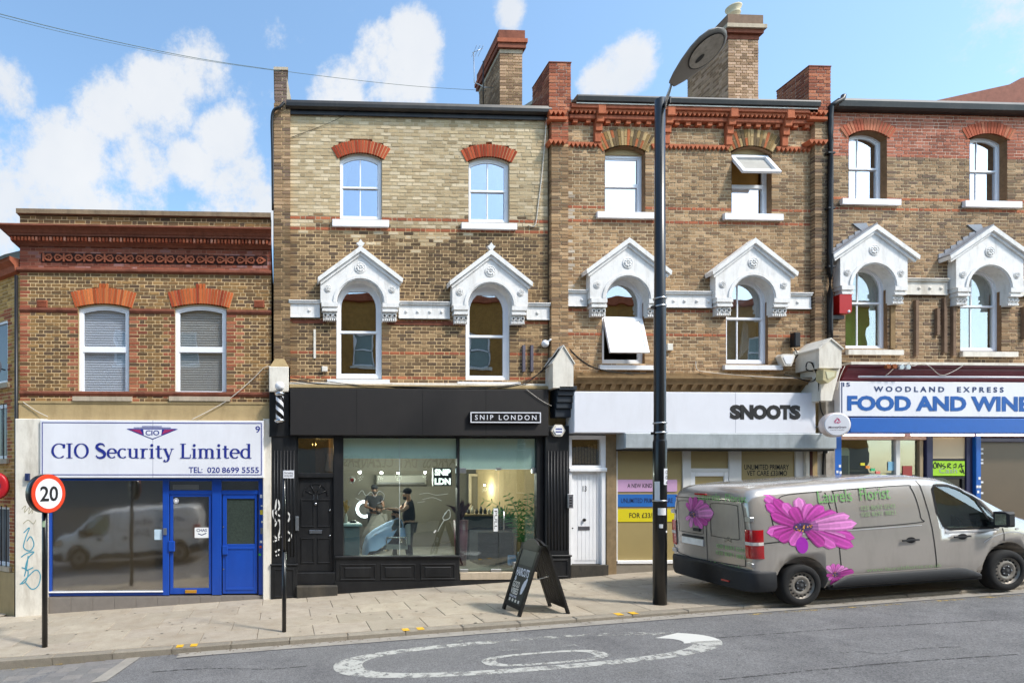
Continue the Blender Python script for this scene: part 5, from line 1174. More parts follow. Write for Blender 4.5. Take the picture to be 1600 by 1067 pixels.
text('UNLIMITED PRIMARY', M_INK, o, PX(1164), PX(1234), PZ(733.5, 1200), PZ(725.5, 1200), .019, bold=.012); text('VET CARE £33/MO', M_INK, o, PX(1168), PX(1231), PZ(743, 1200), PZ(735, 1200), .019, bold=.012)
# chimney on the right party wall, pot
ch2, cx0, cx1, cz2 = chimney(b13, 1138, 1185, 2.4, 3.9, 190, 62, pal(('b39775','977b5a','7a644c','c3a888'), .25), 'tan', [(.12, .01), (.10, .08), (.10, .13), (.28, .07)], [M_DRED, M_DRED, M_STONE, mat('brown_cap', '7a6352', .9, var=.2, nscale=8, bump=.3)], seed=51)
MB().lathe([(.13, -.05), (.13, .02), (.155, .03), (.155, .06), (.125, .08), (.125, .30), (.16, .33), (.165, .36), (.13, .42), (.185, .50), (.19, .53), (.15, .53)], ((cx0+cx1)/2+.02, 2.75, cz2-.1), 'z', 18).build('chimney_pot', mat('cream_clay', 'cbbfa2', .8, var=.1, nscale=8), ch2)
party(b13, PX(1262)-.02, PX(1290), PZ(140, 1262)-.1, 5, .42, mat('party_brown', '8a6b55', .9, var=.2, nscale=7))
# ------------------------------------------------------------------ number 15: brown brick with red brick top, food shop
eL, eR = PX(1300), PX(1900); um = 1450
b15 = thing('shop_building', 'three-storey building with red brick top storey above the blue food and wine shop', 'building', (eL, 0, GZ(eL)))
z1 = PZ(176, um); z0 = PZ(566, um); holes = []; UP = []
for (u0, u1, vs, vb, vc) in ((1326, 1386, 216, 312, 205), (1515, 1574, 219, 315, 210)):
    uc = (u0+u1)/2; x0, x1 = PX(u0), PX(u1); zs, zb, rs = PZ(vs, uc), PZ(vb, uc), PZ(vc, uc)-PZ(vs, uc); UP.append((x0, x1, zb, zs, rs)); holes.append(opening(x0, x1, zb, zs, rs))
    _, r, cz, a = seg_arch(x0, x1, zs, rs); cx = (x0+x1)/2
    holes.append([(cx + rr*math.sin(R(t)), cz + rr*math.cos(R(t))) for rr, t in [(r, -a), (r, a)] + [(r+.26, a - 2*a*i/8) for i in range(9)]])
AR = []
HD15 = (dict(uc=1371, va=350, ue0=1303, ve=398, ub0=1313, vs=447, a_px=35.5), dict(uc=1553, va=352, ue0=1485, ve=400, ub0=1494, vs=450, a_px=35.5))
for args, vb in zip(HD15, (546, 549)):
    x0, x1, zs = arch_open(args); AR.append((x0, x1, PZ(vb, args['uc']), zs)); holes += arch_hole(x0, x1, PZ(vb, args['uc']), zs)
RB15 = [PZ(v, um) for v in (310, 328)]; zred = PZ(247, um); CR15 = pal(('ab674f','9a5a46','b87660','87503f','b06f58'), .35, dark='5a3d34')
def col15(x, z, rg):
    for r in RB15:
        if abs(z-r) < COURSE*.5: return CREDB(x, z, rg)
    return (CR15 if z > zred else C15)(x, z, rg)
wall = box('wall', M_MORT['grey'], b15, eL+.02, eL+.03, .01, .02, z0, z0+.01)
mm = MB(); m3 = MB(); mass = brick_wall(wall, eL, eR, z0, zred, holes, col15, singles=300, mort_mb=mm, seed=15)
brick_wall(wall, eL, eR, zred, z1, holes, col15, mort_mb=m3, mass=mass, seed=16)
fill(wall, mm, M_MORT['grey']); m3.build('mortar', M_MORT['pink'], wall); mass.build('brickwork', M_BRICK, wall, kind='stuff')
shell(b15, PX(1281)+.01, eR, GZ(eL)-.5, z1, M_BEIGE)
moulding(mprof(um, [(.16, 157), (.19, 160), (.17, 169), (.11, 174), (.05, 177), (0, 179)]), PX(1299), eR, False, False, .4).build('gutter', M_GUT, b15)
dp = MB().tube(curve_pts([(PX(1318, -.2), -.2, PZ(160, 1318)), (PX(1314, -.2), -.22, PZ(167, 1314)), (PX(1303, -.2), -.20, PZ(173, 1303)), (PX(1298, -.17), -.17, PZ(180, 1298)), (PX(1298, -.16), -.16, PZ(230, 1298)), (PX(1297, -.16), -.16, PZ(400, 1297)), (PX(1297, -.16), -.16, PZ(535, 1297))], 5), .05, 10).build('downpipe', M_GUT, b15)
for v in (245, 330, 420): MB().bev(PX(1292, -.16), PX(1303, -.16), -.2, -.05, PZ(v+3, 1298), PZ(v, 1298), .005).build('pipe_bracket', M_GUT, dp)
MB().prism([(PX(u, 4), PZ(v, u, 4)) for u, v in ((1470, 190), (1760, 190), (1760, 95), (1596, 122), (1583, 131), (1455, 159))], 4, 7.5).build('rear_gable', mat('rear_gable_brick', '8a5a4c', .9, var=.25, nscale=6, bump=.4, bscale=40), b15)
for i, (x0, x1, zb, zs, rs) in enumerate(UP):
    voussoirs(b15, x0-.05, x1+.05, zs, rs+.01, .26, [lin(c) for c in ('b3624a','a4573f','b97459')], n=17)
    poly = opening(x0, x1, zb, zs, rs); reveal(b15, poly, 0, .26, MATS['reveal_brick'])
    x1f = x1
    w = window(b15, opening(x0, x1f, zb, zs, rs), .14, (zb+zs+rs)/2+.0, glass('window_glass_white', .55, (.5,.52,.56), rcol=(.9,.94,1)), .05, rm=1, fb=.07, rail_h=.045, bars=(x0+(x1f-x0)*.42,))
    sill(b15, (1312, 1503)[i], (1403, 1591)[i], (310.5, 314)[i], (322, 326)[i])
hz = []
for i, (args, (x0, x1, zb, zs)) in enumerate(zip(HD15, AR)):
    h, cx, hs, a = hood(b15, m=M_STUC, finial=False, flash=True, **args); hz.append((cx-a-.36, cx+a+.36))
    reveal(b15, [(cx-a, hs-.02), (cx+a, hs-.02)] + arc(cx, hs, a, 0, 180, 14), -.15, .12, M_STUC, skip=(0,))
    reveal(b15, [(x0, zb), (x1, zb), (x1, hs-.02), (x0, hs-.02)], 0, .24, MATS['reveal_brick'], skip=(2,))
    xf = x1
    w = window(b15, semi(x0, xf, zb, zs), .08, PZ((474, 477)[i], 1370, .08), G_15, .055, rm=(2, 5)[i], fb=.07, rail_h=.045, bars=(x0+(xf-x0)*.40,), fm=M_UPVC)
    MB().box(x0+.05, x1-.05, .26, .27, zb, PZ(474, 1370) if i == 0 else zs+.42).build('curtain', mat('green_backing', '6f9a3e', .8, var=.12, nscale=4) if i == 0 else mat('sage_backing', '8d968a', .9, var=.1), w)  # plane added near the glass to catch sun, the room stays dark
    if i == 0: MB().box(x0+.05, x1-.05, .27, .28, PZ(474, 1370), zs+.42).build('curtain', mat('pale_green_backing', 'aeb9a6', .9, var=.1), w)  # paler upper plane, added to brighten the window likewise
    sill(b15, (1321, 1499)[i], (1407, 1585)[i], (545, 548)[i], (555, 558)[i], M_OLDW)
string_course(b15, PX(1301), eR, PZ(462, um), PZ(437, um), M_OLDW, hz, [PX(u) for u in (1304, 1432, 1449, 1466, 1483)])
for u, v0, v1 in ((1429, 470, 556), (1462, 483, 524), (1473, 467, 552), (1487, 480, 556), (1597, 480, 530)): box('wall_batten', mat('brown_batten', '7a6350', .9, var=.25, nscale=9), b15, PX(u-2.2), PX(u+2.2), -.06, .01, PZ(v1, u), PZ(v0, u))
MB().box(PX(1390), PX(1397), -.03, .02, PZ(545, 1393), PZ(462, 1393)).build('wall_batten', M_OLDB, b15)
# maroon cornice, light tube, sign, blue lintel
M_MAR = mat('maroon_paint', '6d2430', .5, var=.12, nscale=5, dirt=('4a1820', .4))
moulding(mprof(um, [(.26, 570), (.26, 573), (.20, 574.5), (.20, 579), (.14, 584), (.12, 589), (.08, 594), (0, 597)]), PX(1310), eR, False, False, .05).build('shop_cornice', M_MAR, b15)
MB().box(PX(1310), eR, -.28, .02, PZ(570, um, -.28), PZ(566, um, -.28)).build('ledge', M_OLDW, b15)
box('old_fascia', mat('pale_pink_paint', 'cda6a6', .7, var=.1, nscale=6), b15, PX(1300), eR, -.05, .1, PZ(682, um), PZ(597, um))
MB().bev(PX(1310), eR, -.26, .05, PZ(676, um, -.26), PZ(653, um, -.26), .01).build('blue_lintel', M_BLUE2, b15)
zt5 = PZ(676.5, um)
frame_bars(b15, [(PX(1298), PX(1311), GZ(eL)-.2, zt5)], -.06, .1, M_BLUE2, 'shopfront_post')
frame_bars(b15, [(PX(1520), PX(1528), GZ(eL)-.2, zt5)], -.06, .1, M_BLUE2, 'shopfront_post')
frame_bars(b15, [(PX(1445), PX(1455), GZ(eL)-.2, zt5)], -.04, .1, mat('navy_post', '2a2c4c', .5), 'shopfront_post')
frame_bars(b15, [(PX(1400), PX(1407), GZ(eL), zt5)], .0, .1, M_GFR, 'window_mullion')
frame_bars(b15, [(PX(1437), PX(1443), GZ(eL), zt5)], .0, .1, mat('tan_post', '9a8a70', .7), 'window_mullion')
frame_bars(b15, [(PX(1510), PX(1520), GZ(eL), zt5)], .0, .1, MATS['navy_post'], 'window_mullion')
MB().bev(PX(1312), PX(1450), -.03, .08, PZ(687, 1380), zt5, .01).build('window_head', mat('pinkish_frame', 'c9a898', .7), b15)
flat('shop_window', G_SHOP, b15, [(PX(1311), GZ(eL)+.3), (PX(1400), GZ(eL)+.3), (PX(1400), PZ(687, 1380)), (PX(1311), PZ(687, 1380))], .05)
flat('shop_window', G_SHOP, b15, [(PX(1407), GZ(eL)+.3), (PX(1437), GZ(eL)+.3), (PX(1437), PZ(687, 1420)), (PX(1407), PZ(687, 1420))], .05)
sr15 = room(b15, PX(1311), PX(1445), GZ(eL), zt5+.1, .1, 2.2, mat('shop_olive', '45432f', .9, var=.2, nscale=3), 'shop_interior')
for k in range(3): box('wall_shelf', mat('shelf_grey', '77745f', .8), b15, PX(1345), PX(1400), .7, .95, PZ(735-k*0+k*26, 1370), PZ(733+k*26, 1370))
cf = MB().prism(rrect(PX(1312), PX(1345), PZ(760, 1330), PZ(698, 1330), .08), .25, .29).build('display_case', mat('case_cream', 'c8bf9d', .6), b15); MB().box(PX(1315), PX(1343), .24, .252, PZ(750, 1330), PZ(711, 1330)).build('case_glass', mat('case_dark', '4a473a', .3, var=.3, nscale=10), cf)
MB().box(PX(1455), PX(1510), .03, .06, PZ(716, 1482), zt5).build('door_transom_panel', mat('cream_panel', 'cbb99a', .6, var=.05, nscale=1.5), b15)
dr = frame_bars(b15, [(PX(1455), PX(1510), PZ(748, 1482), PZ(744, 1482)), (PX(1455), PX(1510), PZ(720, 1482), PZ(716, 1482)), (PX(1455), PX(1460), GZ(eL), PZ(748, 1482)), (PX(1505), PX(1510), GZ(eL), PZ(748, 1482))], .02, .08, mat('black_frame', '1d1d1f', .5), 'door')
MB().box(PX(1460), PX(1505), .05, .06, GZ(eL), PZ(748, 1482)).build('pane', mat('dark_door_glass', '23211f', .15, spec=.6), dr)
gs = MB().box(PX(1456), PX(1508), .008, .02, PZ(743, 1482), PZ(720, 1482)).build('lime_sign', mat('lime_paint', '9ccf2c', .5, var=.05)); tag(gs, 'lime green shop door sign scrawled with black graffiti', 'sign')
text('Cash', mat('ink_grey', '9aa39a', .6), gs, PX(1468), PX(1496), PZ(739, 1482), PZ(731, 1482), .005)
b = MB(); Q = lambda u, v: P(u, v, 0)
for c in ([(1459,726),(1462,722),(1464,729),(1460,731),(1459,726)], [(1466,731),(1466,723),(1471,730),(1471,723)], [(1476,724),(1473,727),(1478,729),(1474,732)], [(1481,731),(1482,724),(1486,725),(1482,728),(1487,731)], [(1490,727),(1494,724),(1494,730),(1490,729)], [(1498,731),(1502,724),(1504,738),(1500,734)], [(1500,729),(1507,727)], [(1505,733),(1507,740)]): ribbon(b, curve_pts([Q(*p) for p in c], 5), lambda *a: .018, .003)
b.build('graffiti', M_INK, gs)
MB().box(PX(1528), eR, .06, .09, GZ(eL), PZ(690, 1560)).build('shop_window', mat('brown_window_film', '5f5140', .4, var=.1, nscale=1.5, spec=.5), b15)
MB().bev(PX(1528), eR, -.02, .08, PZ(690, um), PZ(684, um), .008).build('shutter_guide', mat('slate_trim', '5c5f74', .6), b15)
ft = MB()
for k, u in enumerate((1312, 1421, 1524)): o = MB().tube([(PX(u+3, -.2), -.2, PZ(680.5, u)), (PX(u+100, -.2), -.2, PZ(680.5, u))], .02, 8).build('light_tube', emis('warm_tube', 'fff3dd', 2.2)); tag(o, ('leftmost','middle','rightmost')[k] + ' lit fluorescent tube under the blue lintel of the food shop', 'light', 'tubes under the blue lintel')
o = MB().tube([(PX(1342, -.26), -.26, PZ(592, 1345)), (eR, -.26, PZ(592, 1600))], .022, 8).build('light_tube', M_SIGNW); tag(o, 'long white unlit tube along the top of the food shop sign', 'light')
for i, (u, v, c) in enumerate(((1348, 725, 'd8d23c'), (1356, 729.5, 'e08a3a'), (1364, 733.5, '39b57a'), (1372, 738, 'e07a70'), (1381, 742.5, 'd9c93a'))):
    x, z = P(u, v, .04); notice(x, z, .10, .06, .040, mat('note_' + c, c, .7), ('pale yellow','orange','green','pink red','mustard')[i] + ' note in the stepped row on the food shop window', 'window_note', 'note', 'coloured notes on the shop window')
x, z = P(1393, 728, .04); o = notice(x, z, .16, .20, .040, mat('note_sky', '7fb3cf', .7), 'pale blue round poster on food shop window', 'window_poster', 'poster')
x, z = P(1418, 736, .04); o = notice(x, z, .22, .24, .040, mat('poster_red', '96403c', .7, var=.2, nscale=20), 'small dark red poster in narrow food shop window', 'window_poster', 'poster')
for i, v in enumerate((701, 708, 718, 723, 753, 770)): box('white_tab', M_PAPER, b15, PX(1529), PX(1541), .052, .057, PZ(v+1.6, 1535), PZ(v-1.4, 1535))
for i, (u, v) in enumerate(((1308, 728), (1304, 737), (1309, 738), (1305, 744), (1525, 747), (1522, 760), (1526, 760), (1523, 768))): box('post_sticker', M_PAPER, b15, PX(u-1.6), PX(u+1.6), -.064, -.058, PZ(v+2, u), PZ(v-2, u))
# pale twin-gabled console between 13 and 15
gb = gable_block(b15, 1280, 1315, 530, 545, 575, M_OLDW, .55)
pts = [(PX(1283, -.5), PZ(576, 1298, -.5)), (PX(1313, -.5), PZ(576, 1298, -.5)), (PX(1303, -.5), PZ(612, 1298, -.5)), (PX(1300, -.5), PZ(626, 1298, -.5)), (PX(1282, -.5), PZ(626, 1298, -.5))]
MB().prism(pts, -.5, 0).build('console', M_OLDW, b15)
MB().bev(PX(1282), PX(1297), -.12, .05, GZ(eL)-.1, PZ(626, 1290), .01).build('pier', mat('dirty_pier', '9c948a', .9, var=.3, nscale=5, dirt=('3e3630', .6), dscale=4), b15)
# ------------------------------------------------------------------ side-street house at the left edge, turned away from the street
A = Vector((PX(30), .05, 0)); ang = R(180-36); dv = Vector((math.cos(ang), math.sin(ang), 0)); nv = Vector((-math.sin(ang), math.cos(ang), 0)); nv = nv if nv.y < 0 else -nv
hs = thing('corner_house', 'yellow brick side street house at the left edge, turned away from the street', 'building', tuple(A + Vector((0,0,GZ(A.x)))))
def turn(mb):        # local (s along wall, y outwards negative, z) -> world
    mb.v = [tuple(A + dv*x + nv*(-y) + Vector((0,0,z))) for x, y, z in mb.v]; mb.f = [f[::-1] for f in mb.f]; return mb
def side_uv(u): # distance along the turned wall for a photo column
    t = (u-PPX)/FPX; ray = FWD + RGT*t; den = ray.x*dv.y - ray.y*dv.x; return ((CAM.x-A.x)*ray.y - (CAM.y-A.y)*ray.x) / (dv.x*ray.y - dv.y*ray.x)
s0 = side_uv(0); zc_ = lambda v, u=15: CAM.z + (PPY-v)/FPX * ((A + dv*side_uv(u) - CAM).dot(FWD))
ztop = zc_(432); zg = GZ(A.x)-.3
holes = [[(side_uv(12), zc_(598)), (side_uv(12)+1.0, zc_(598)), (side_uv(12)+1.0, zc_(496)), (side_uv(12), zc_(496))], [(side_uv(11), zc_(717)), (side_uv(11)+1.1, zc_(717)), (side_uv(11)+1.1, zc_(630)), (side_uv(11), zc_(630))], [(side_uv(15), zc_(885)), (side_uv(15)+1.1, zc_(885)), (side_uv(15)+1.1, zc_(790)), (side_uv(15), zc_(790))]]
w7 = MB().box(.0, .01, .01, .02, zg, zg+.01); wall7 = turn(w7).build('wall', M_MORT['tan'], hs)
mmb = MB(); CY = pal(('c09a55','a98546','cfab66','8f7040'), .2)
def col7(x, z, rg): return (CREDB if any(h[0][0]-.18 < x < h[1][0]+.18 and h[0][1]-.1 < z < h[2][1]+.22 for h in holes) and rg.random() < .7 else CY)(x, z, rg)
ms = brick_wall(wall7, 0, 7, zg, ztop, holes, col7, mort_mb=mmb, seed=77)
turn(ms).build('brickwork', M_BRICK, wall7, kind='stuff'); fill(wall7, turn(mmb), M_MORT['tan'])
for h in holes:
    (a, z0_), (b_, _), (_, z1_), _ = h
    wd = turn(MB().ring([(a, z0_), (b_, z0_), (b_, z1_), (a, z1_)], [(a+.08, z0_+.08), (b_-.08, z0_+.08), (b_-.08, z1_-.08), (a+.08, z1_-.08)], .04, .1, closed=True)).build('window', M_UPVC, hs)
    turn(MB().box(a, b_, .07, .08, z0_, z1_)).build('pane', mat('dim_pane', '5a6066', .12, spec=.7), wd); turn(MB().box(a-.1, b_+.1, -.07, .1, z0_-.1, z0_)).build('window_sill', M_STONE, hs)
    if z1_ < zc_(600):
        for k in range(5): turn(MB().tube([(a+.1+k*.2, -.02, z0_), (a+.1+k*.2, -.02, z1_)], .012, 6)).build('window_bar', M_GUT, wd)
turn(MB().bev(0.01, 7, -.06, .05, zg, zc_(893), .01)).build('plinth', M_BEIGE, hs)
turn(moulding([(.22, ztop+.28), (.22, ztop+.2), (.12, ztop+.12), (.10, ztop), (0, ztop-.02)], 0.02, 7)).build('cornice', M_RED, hs)
rf = MB().add([(0.02,-.32,ztop+.28),(7,-.32,ztop+.28),(7,3,ztop+2.2),(.02,3,ztop+2.2)], [(0,1,2,3)]); turn(rf).build('roof', mat('slate', '5a5a60', .6, var=.2, nscale=8), hs)
turn(MB().box(0.02, 7, .12, .3, zg, ztop)).build('inner_wall', M_DARK, hs)
MB().tube([(A.x-.04, -.04, zg), (A.x-.04, -.04, ztop-.1)], .04, 8).build('downpipe', M_GUT, hs)
def side_pt(u, v, out=.1):
    p = A + dv*side_uv(u) + nv*out; d = (p-CAM).dot(FWD); return (p.x, p.y, CAM.z + (PPY-v)/FPX*d)
p = side_pt(15, 573, .35); ds = thing('satellite_dish', 'small dark satellite dish on the side street house wall', 'dish', p)
d_ = MB().lathe([(.01, .06), (.10, .045), (.19, .015), (.22, 0), (.215, -.012), (.1, .03)], (0,0,0), 'y', 20); d_.v = [(x*.8+p[0], y+p[1], z+p[2]) for x, y, z in d_.v]; d_.build('dish_face', mat('dish_grey', '4d4e55', .5), ds)
MB().tube([p, (p[0]-.1, p[1]-.25, p[2]-.05)], .012, 6).build('arm', M_GUT, ds); MB().tube([p, side_pt(8, 578, 0)], .015, 6).build('bracket', M_GUT, ds)
p = side_pt(13, 759, .3); o = MB().lathe([(.30, .06), (.30, -.04), (.27, -.06), (.10, -.065), (.09, -.05), (.0, -.05)], p, 'y', 28).build('round_sign', mat('red_plastic', 'b3202a', .35, var=.05)); tag(o, 'round red projecting sign on the side street house', 'sign')
MB().box(p[0]+.08, p[0]+.16, p[1]-.075, p[1]-.062, p[2]-.04, p[2]+.04).build('emblem', MATS['ink_navy'], o); MB().tube([(p[0], p[1]+.05, p[2]), side_pt(5, 759, 0)], .02, 6).build('bracket', M_GUT, o)
# ------------------------------------------------------------------ the terrace across the street (seen as reflections in the glass)
YO = -15.4
op = thing('opposite_terrace', 'brick terrace across the street, mirrored in the shop and arched windows', 'building', (4, YO, GZ(4)))
zo = 11.2; holes_o = []
ow = MB(); 
for k in range(-4, 10):
    x = k*2.9
    for zz in (4.9, 8.0): holes_o.append((x+.6, x+1.7, zz, zz+1.7))
xs_ = [-14, 30]; cuts = sorted(set([-14.0, 30.0] + [h[0] for h in holes_o] + [h[1] for h in holes_o]))
for a, b in zip(cuts, cuts[1:]):
    hh = sorted([(h[2], h[3]) for h in holes_o if h[0] < (a+b)/2 < h[1]]); z = 4.0
    for p_, q_ in hh: ow.box(a, b, YO-.3, YO, z, p_); z = q_
    ow.box(a, b, YO-.3, YO, z, zo)
ow.build('wall', mat('opposite_brick', 'a2793f', .9, var=.25, nscale=5, bump=.4, bscale=30, dirt=('6a4424', .6), dscale=.6), op)
MB().box(-14, 30, YO-8, YO-.6, -1.5, zo-.2).build('inner_wall', M_DARK, op)
for (a, b, z0_, z1_) in holes_o:
    wd = MB(); 
    for q in ((a, b, z0_, z0_+.08), (a, b, z1_-.08, z1_), (a, a+.08, z0_, z1_), (b-.08, b, z0_, z1_), (a, b, (z0_+z1_)/2-.03, (z0_+z1_)/2+.03)): wd.box(q[0], q[1], YO-.12, YO-.06, q[2], q[3])
    o = wd.build('window', M_UPVC, op); MB().box(a, b, YO-.14, YO-.13, z0_, z1_).build('pane', mat('opposite_pane', '7d8b86', .1, spec=.7), o); MB().box(a-.1, b+.1, YO-.1, YO+.08, z0_-.12, z0_).build('window_sill', M_OLDW, op)
MB().box(-14, 30, YO-.4, YO+.2, zo, zo+.3).build('cornice', M_RED, op)
MB().box(-14, 30, YO-.3, YO-.02, -2, 2.7).build('shopfront', mat('opposite_shopfront', '6a6c6e', .6, var=.3, nscale=.7), op)
MB().box(-14, 30, YO-.3, YO-.05, 2.7, 4.0).build('fascia', mat('opposite_fascia', '8c8a84', .7, var=.1, nscale=.8), op)
dcs = MB().box(2.2, 9.4, YO-.05, YO+.06, 2.85, 3.75).build('fascia_sign', mat('opposite_sign', 'a9a79d', .6)); tag(dcs, 'dry cleaner fascia sign across the street, mirrored in the barber window', 'sign')
tt = text_mb('EXPRESS DRY CLEANERS', 0, 5.9, 0, .62, 0, bold=.012); tt.v = [(8.9 - x, YO+.065, 3.0+z) for x, y, z in tt.v]; tt.f = [f[::-1] for f in tt.f]; tt.build('lettering', mat('ink_dark', '2a2622', .6), dcs)
# ------------------------------------------------------------------ shop signs
s9 = thing('fascia_sign', 'white sign with blue serif lettering and winged logo over the blue shopfront', 'sign', (PX(62, -.17), -.17, PZ(747, 237, -.17)))
Y9 = -.17; S = lambda u, v: P(u, v, Y9); x0, za = S(62.5, 656.5); x1, zb = S(412, 746.5)
za = PZ(656.5, 237, Y9); zb = PZ(746.5, 237, Y9)
MB().bev(x0, x1, Y9, .0, zb, za, .01).build('panel', M_SIGNW, s9)
M_NAVY = mat('navy_print', '1d2c86', .5, var=.03); M_CRIM = mat('crimson_print', 'a03060', .5)
fx0, fx1, fz0, fz1 = PX(65.5, Y9), PX(409, Y9), PZ(742, 237, Y9), PZ(660, 237, Y9); t = .016
b = MB()
for q in ((fx0, fx1, fz0, fz0+t), (fx0, fx1, fz1-t, fz1), (fx0, fx0+t, fz0+t, fz1-t), (fx1-t, fx1, fz0+t, fz1-t)): b.box(q[0], q[1], Y9-.004, Y9, q[2], q[3])
b.build('border', M_NAVY, s9)
box('panel_joint', mat('seam', 'a9abb8', .6), s9, PX(238.5, Y9), PX(239.3, Y9), Y9-.002, Y9, zb, za)
cap = PZ(693, 237, Y9) - PZ(716, 237, Y9)
serif_text('CIO Security Limited', M_NAVY, s9, PX(80, Y9), PX(393.5, Y9), PZ(715.8, 237, Y9), cap, Y9-.006)
for w_, ua_, ub_ in (('TEL:', 295, 316.5), ('020', 324, 343.5), ('8699', 347, 373.5), ('5555', 378, 404.5)): text(w_, M_NAVY, s9, PX(ua_, Y9), PX(ub_, Y9), PZ(738.5, 237, Y9), PZ(729.5, 237, Y9), Y9-.004, bold=.012)
text('9', M_NAVY, s9, PX(399, Y9), PX(406.5, Y9), PZ(676, 400, Y9), PZ(665.5, 400, Y9), Y9-.004, bold=.01)
T = lambda u, v: (PX(u, Y9), PZ(v, 237, Y9)); b = MB()
b.prism([T(198,670.2), T(238.5,686.5), T(278,670.2), T(275,669.6), T(201,669.6)], Y9-.004, Y9)
b.build('logo', M_NAVY, s9)
MB().prism([T(203,671), T(219,671), T(223,678.5)], Y9-.006, Y9-.003).build('logo', M_CRIM, s9); MB().prism([T(273,671), T(257,671), T(253,678.5)], Y9-.006, Y9-.003).build('logo', M_CRIM, s9)
MB().prism([T(224,671), T(253,671), T(252,680), T(238.5,685), T(225,680)], Y9-.007, Y9-.003).build('logo', M_SIGNW, s9)
text('CIO', M_NAVY, s9, *sorted((T(227.5,0)[0], T(249,0)[0])), PZ(680, 237, Y9), PZ(672, 237, Y9), Y9-.010, bold=.015)
for v, ua, ub in ((668, 209, 267), (666, 222, 253)): box('logo', M_NAVY, s9, PX(ua, Y9), PX(ub, Y9), Y9-.004, Y9, PZ(v+.6, 237, Y9), PZ(v-.4, 237, Y9))
# 11: charcoal fascia with the small framed sign
Y11 = -.22
f11 = MB().bev(PX(453, Y11), PX(857.5, Y11), Y11, .05, PZ(680.5, 655, Y11), PZ(607.5, 655, Y11), .012).build('fascia_board', M_FASC); tag(f11, 'plain charcoal fascia board across the top of the barber shop', 'fascia')
for u in (557, 660, 759): MB().box(PX(u, Y11), PX(u+.7, Y11), Y11-.0015, Y11+.005, PZ(680, 655, Y11), PZ(608, 655, Y11)).build('panel_joint', mat('dark_seam', '0c0b0b', .8), f11)
YB = Y11-.07; sp = thing('framed_sign', 'small black sign with white frame and spaced white capitals on charcoal fascia', 'sign', (PX(734, YB), YB, PZ(661, 790, YB)))
x0, x1, zb, za = PX(735, YB), PX(845, YB), PZ(660.5, 790, YB), PZ(643.8, 790, YB)
MB().bev(x0, x1, YB, Y11, zb, za, .004).build('panel', mat('sign_black', '141315', .4), sp)
b = MB(); t = .022
for q in ((x0, x1, zb, zb+t), (x0, x1, za-t, za), (x0, x0+t, zb+t, za-t), (x1-t, x1, zb+t, za-t)): b.box(q[0], q[1], YB-.008, YB+.0, q[2], q[3])
b.build('frame', M_SIGNW, sp); text('SNIP LONDON', M_SIGNW, sp, PX(742, YB), PX(838, YB), PZ(656, 790, YB), PZ(648.3, 790, YB), YB-.006, bold=.008, space=1.45)
# 13: white fascia
Y13 = -.30; f13 = thing('fascia_sign', 'plain white shop sign with one heavy black word at its right end', 'sign', (PX(897, Y13), Y13, PZ(677, 1085, Y13)))
MB().bev(PX(897, Y13), PX(1275, Y13), Y13, .05, PZ(676.5, 1085, Y13), PZ(612.5, 1085, Y13), .012).build('panel', M_SIGNW, f13)
for u in (1023, 1149): box('panel_joint', MATS['seam'], f13, PX(u, Y13), PX(u+.6, Y13), Y13-.0015, Y13+.005, PZ(676, 1085, Y13), PZ(613, 1085, Y13))
x0, x1 = PX(1141, Y13), PX(1250, Y13)
lw = [('S', .15), ('N', .18), ('O', .20), ('O', .20), ('T', .14), ('S', .15)]; cx = x0; tot = sum(w for _, w in lw)
for ch, w in lw:
    wd = (x1-x0)*w/tot; text(ch, mat('sign_ink', '211f20', .5), f13, cx-.012, cx+wd+.012, PZ(655.3, 1195, Y13), PZ(632.5, 1195, Y13), Y13-.004-.001*(ch == 'O'), bold=.07); cx += wd
# 15: food shop sign
Y15 = -.24; f15 = thing('fascia_sign', 'pale food and wine shop sign with large blue capitals over the blue lintel', 'sign', (PX(1312, Y15), Y15, PZ(650, 1450, Y15)))
MB().bev(PX(1312, Y15), PX(1720, Y15), Y15, .0, PZ(651, 1450, Y15), PZ(596.5, 1450, Y15), .01).build('panel', M_SIGNW, f15)
M_SB = mat('sign_blue', '0e58a6', .5); M_SN = mat('sign_navy', '1b3568', .5)
MB().box(PX(1314.5, Y15), PX(1316, Y15), Y15-.003, Y15, PZ(650, 1320, Y15), PZ(597, 1320, Y15)).build('border', M_SN, f15)
text('WOODLAND  EXPRESS', M_SN, f15, PX(1365, Y15), PX(1568, Y15), PZ(612.5, 1450, Y15), PZ(604, 1450, Y15), Y15-.004, bold=.03, space=1.6)
text('FOOD AND WINE', M_SB, f15, PX(1323.5, Y15), PX(1609, Y15), PZ(642.3, 1450, Y15), PZ(618.5, 1450, Y15), Y15-.005, bold=.045)
text('15', M_SN, f15, PX(1317, Y15), PX(1328, Y15), PZ(604, 1322, Y15), PZ(597.5, 1322, Y15), Y15-.004, bold=.02)
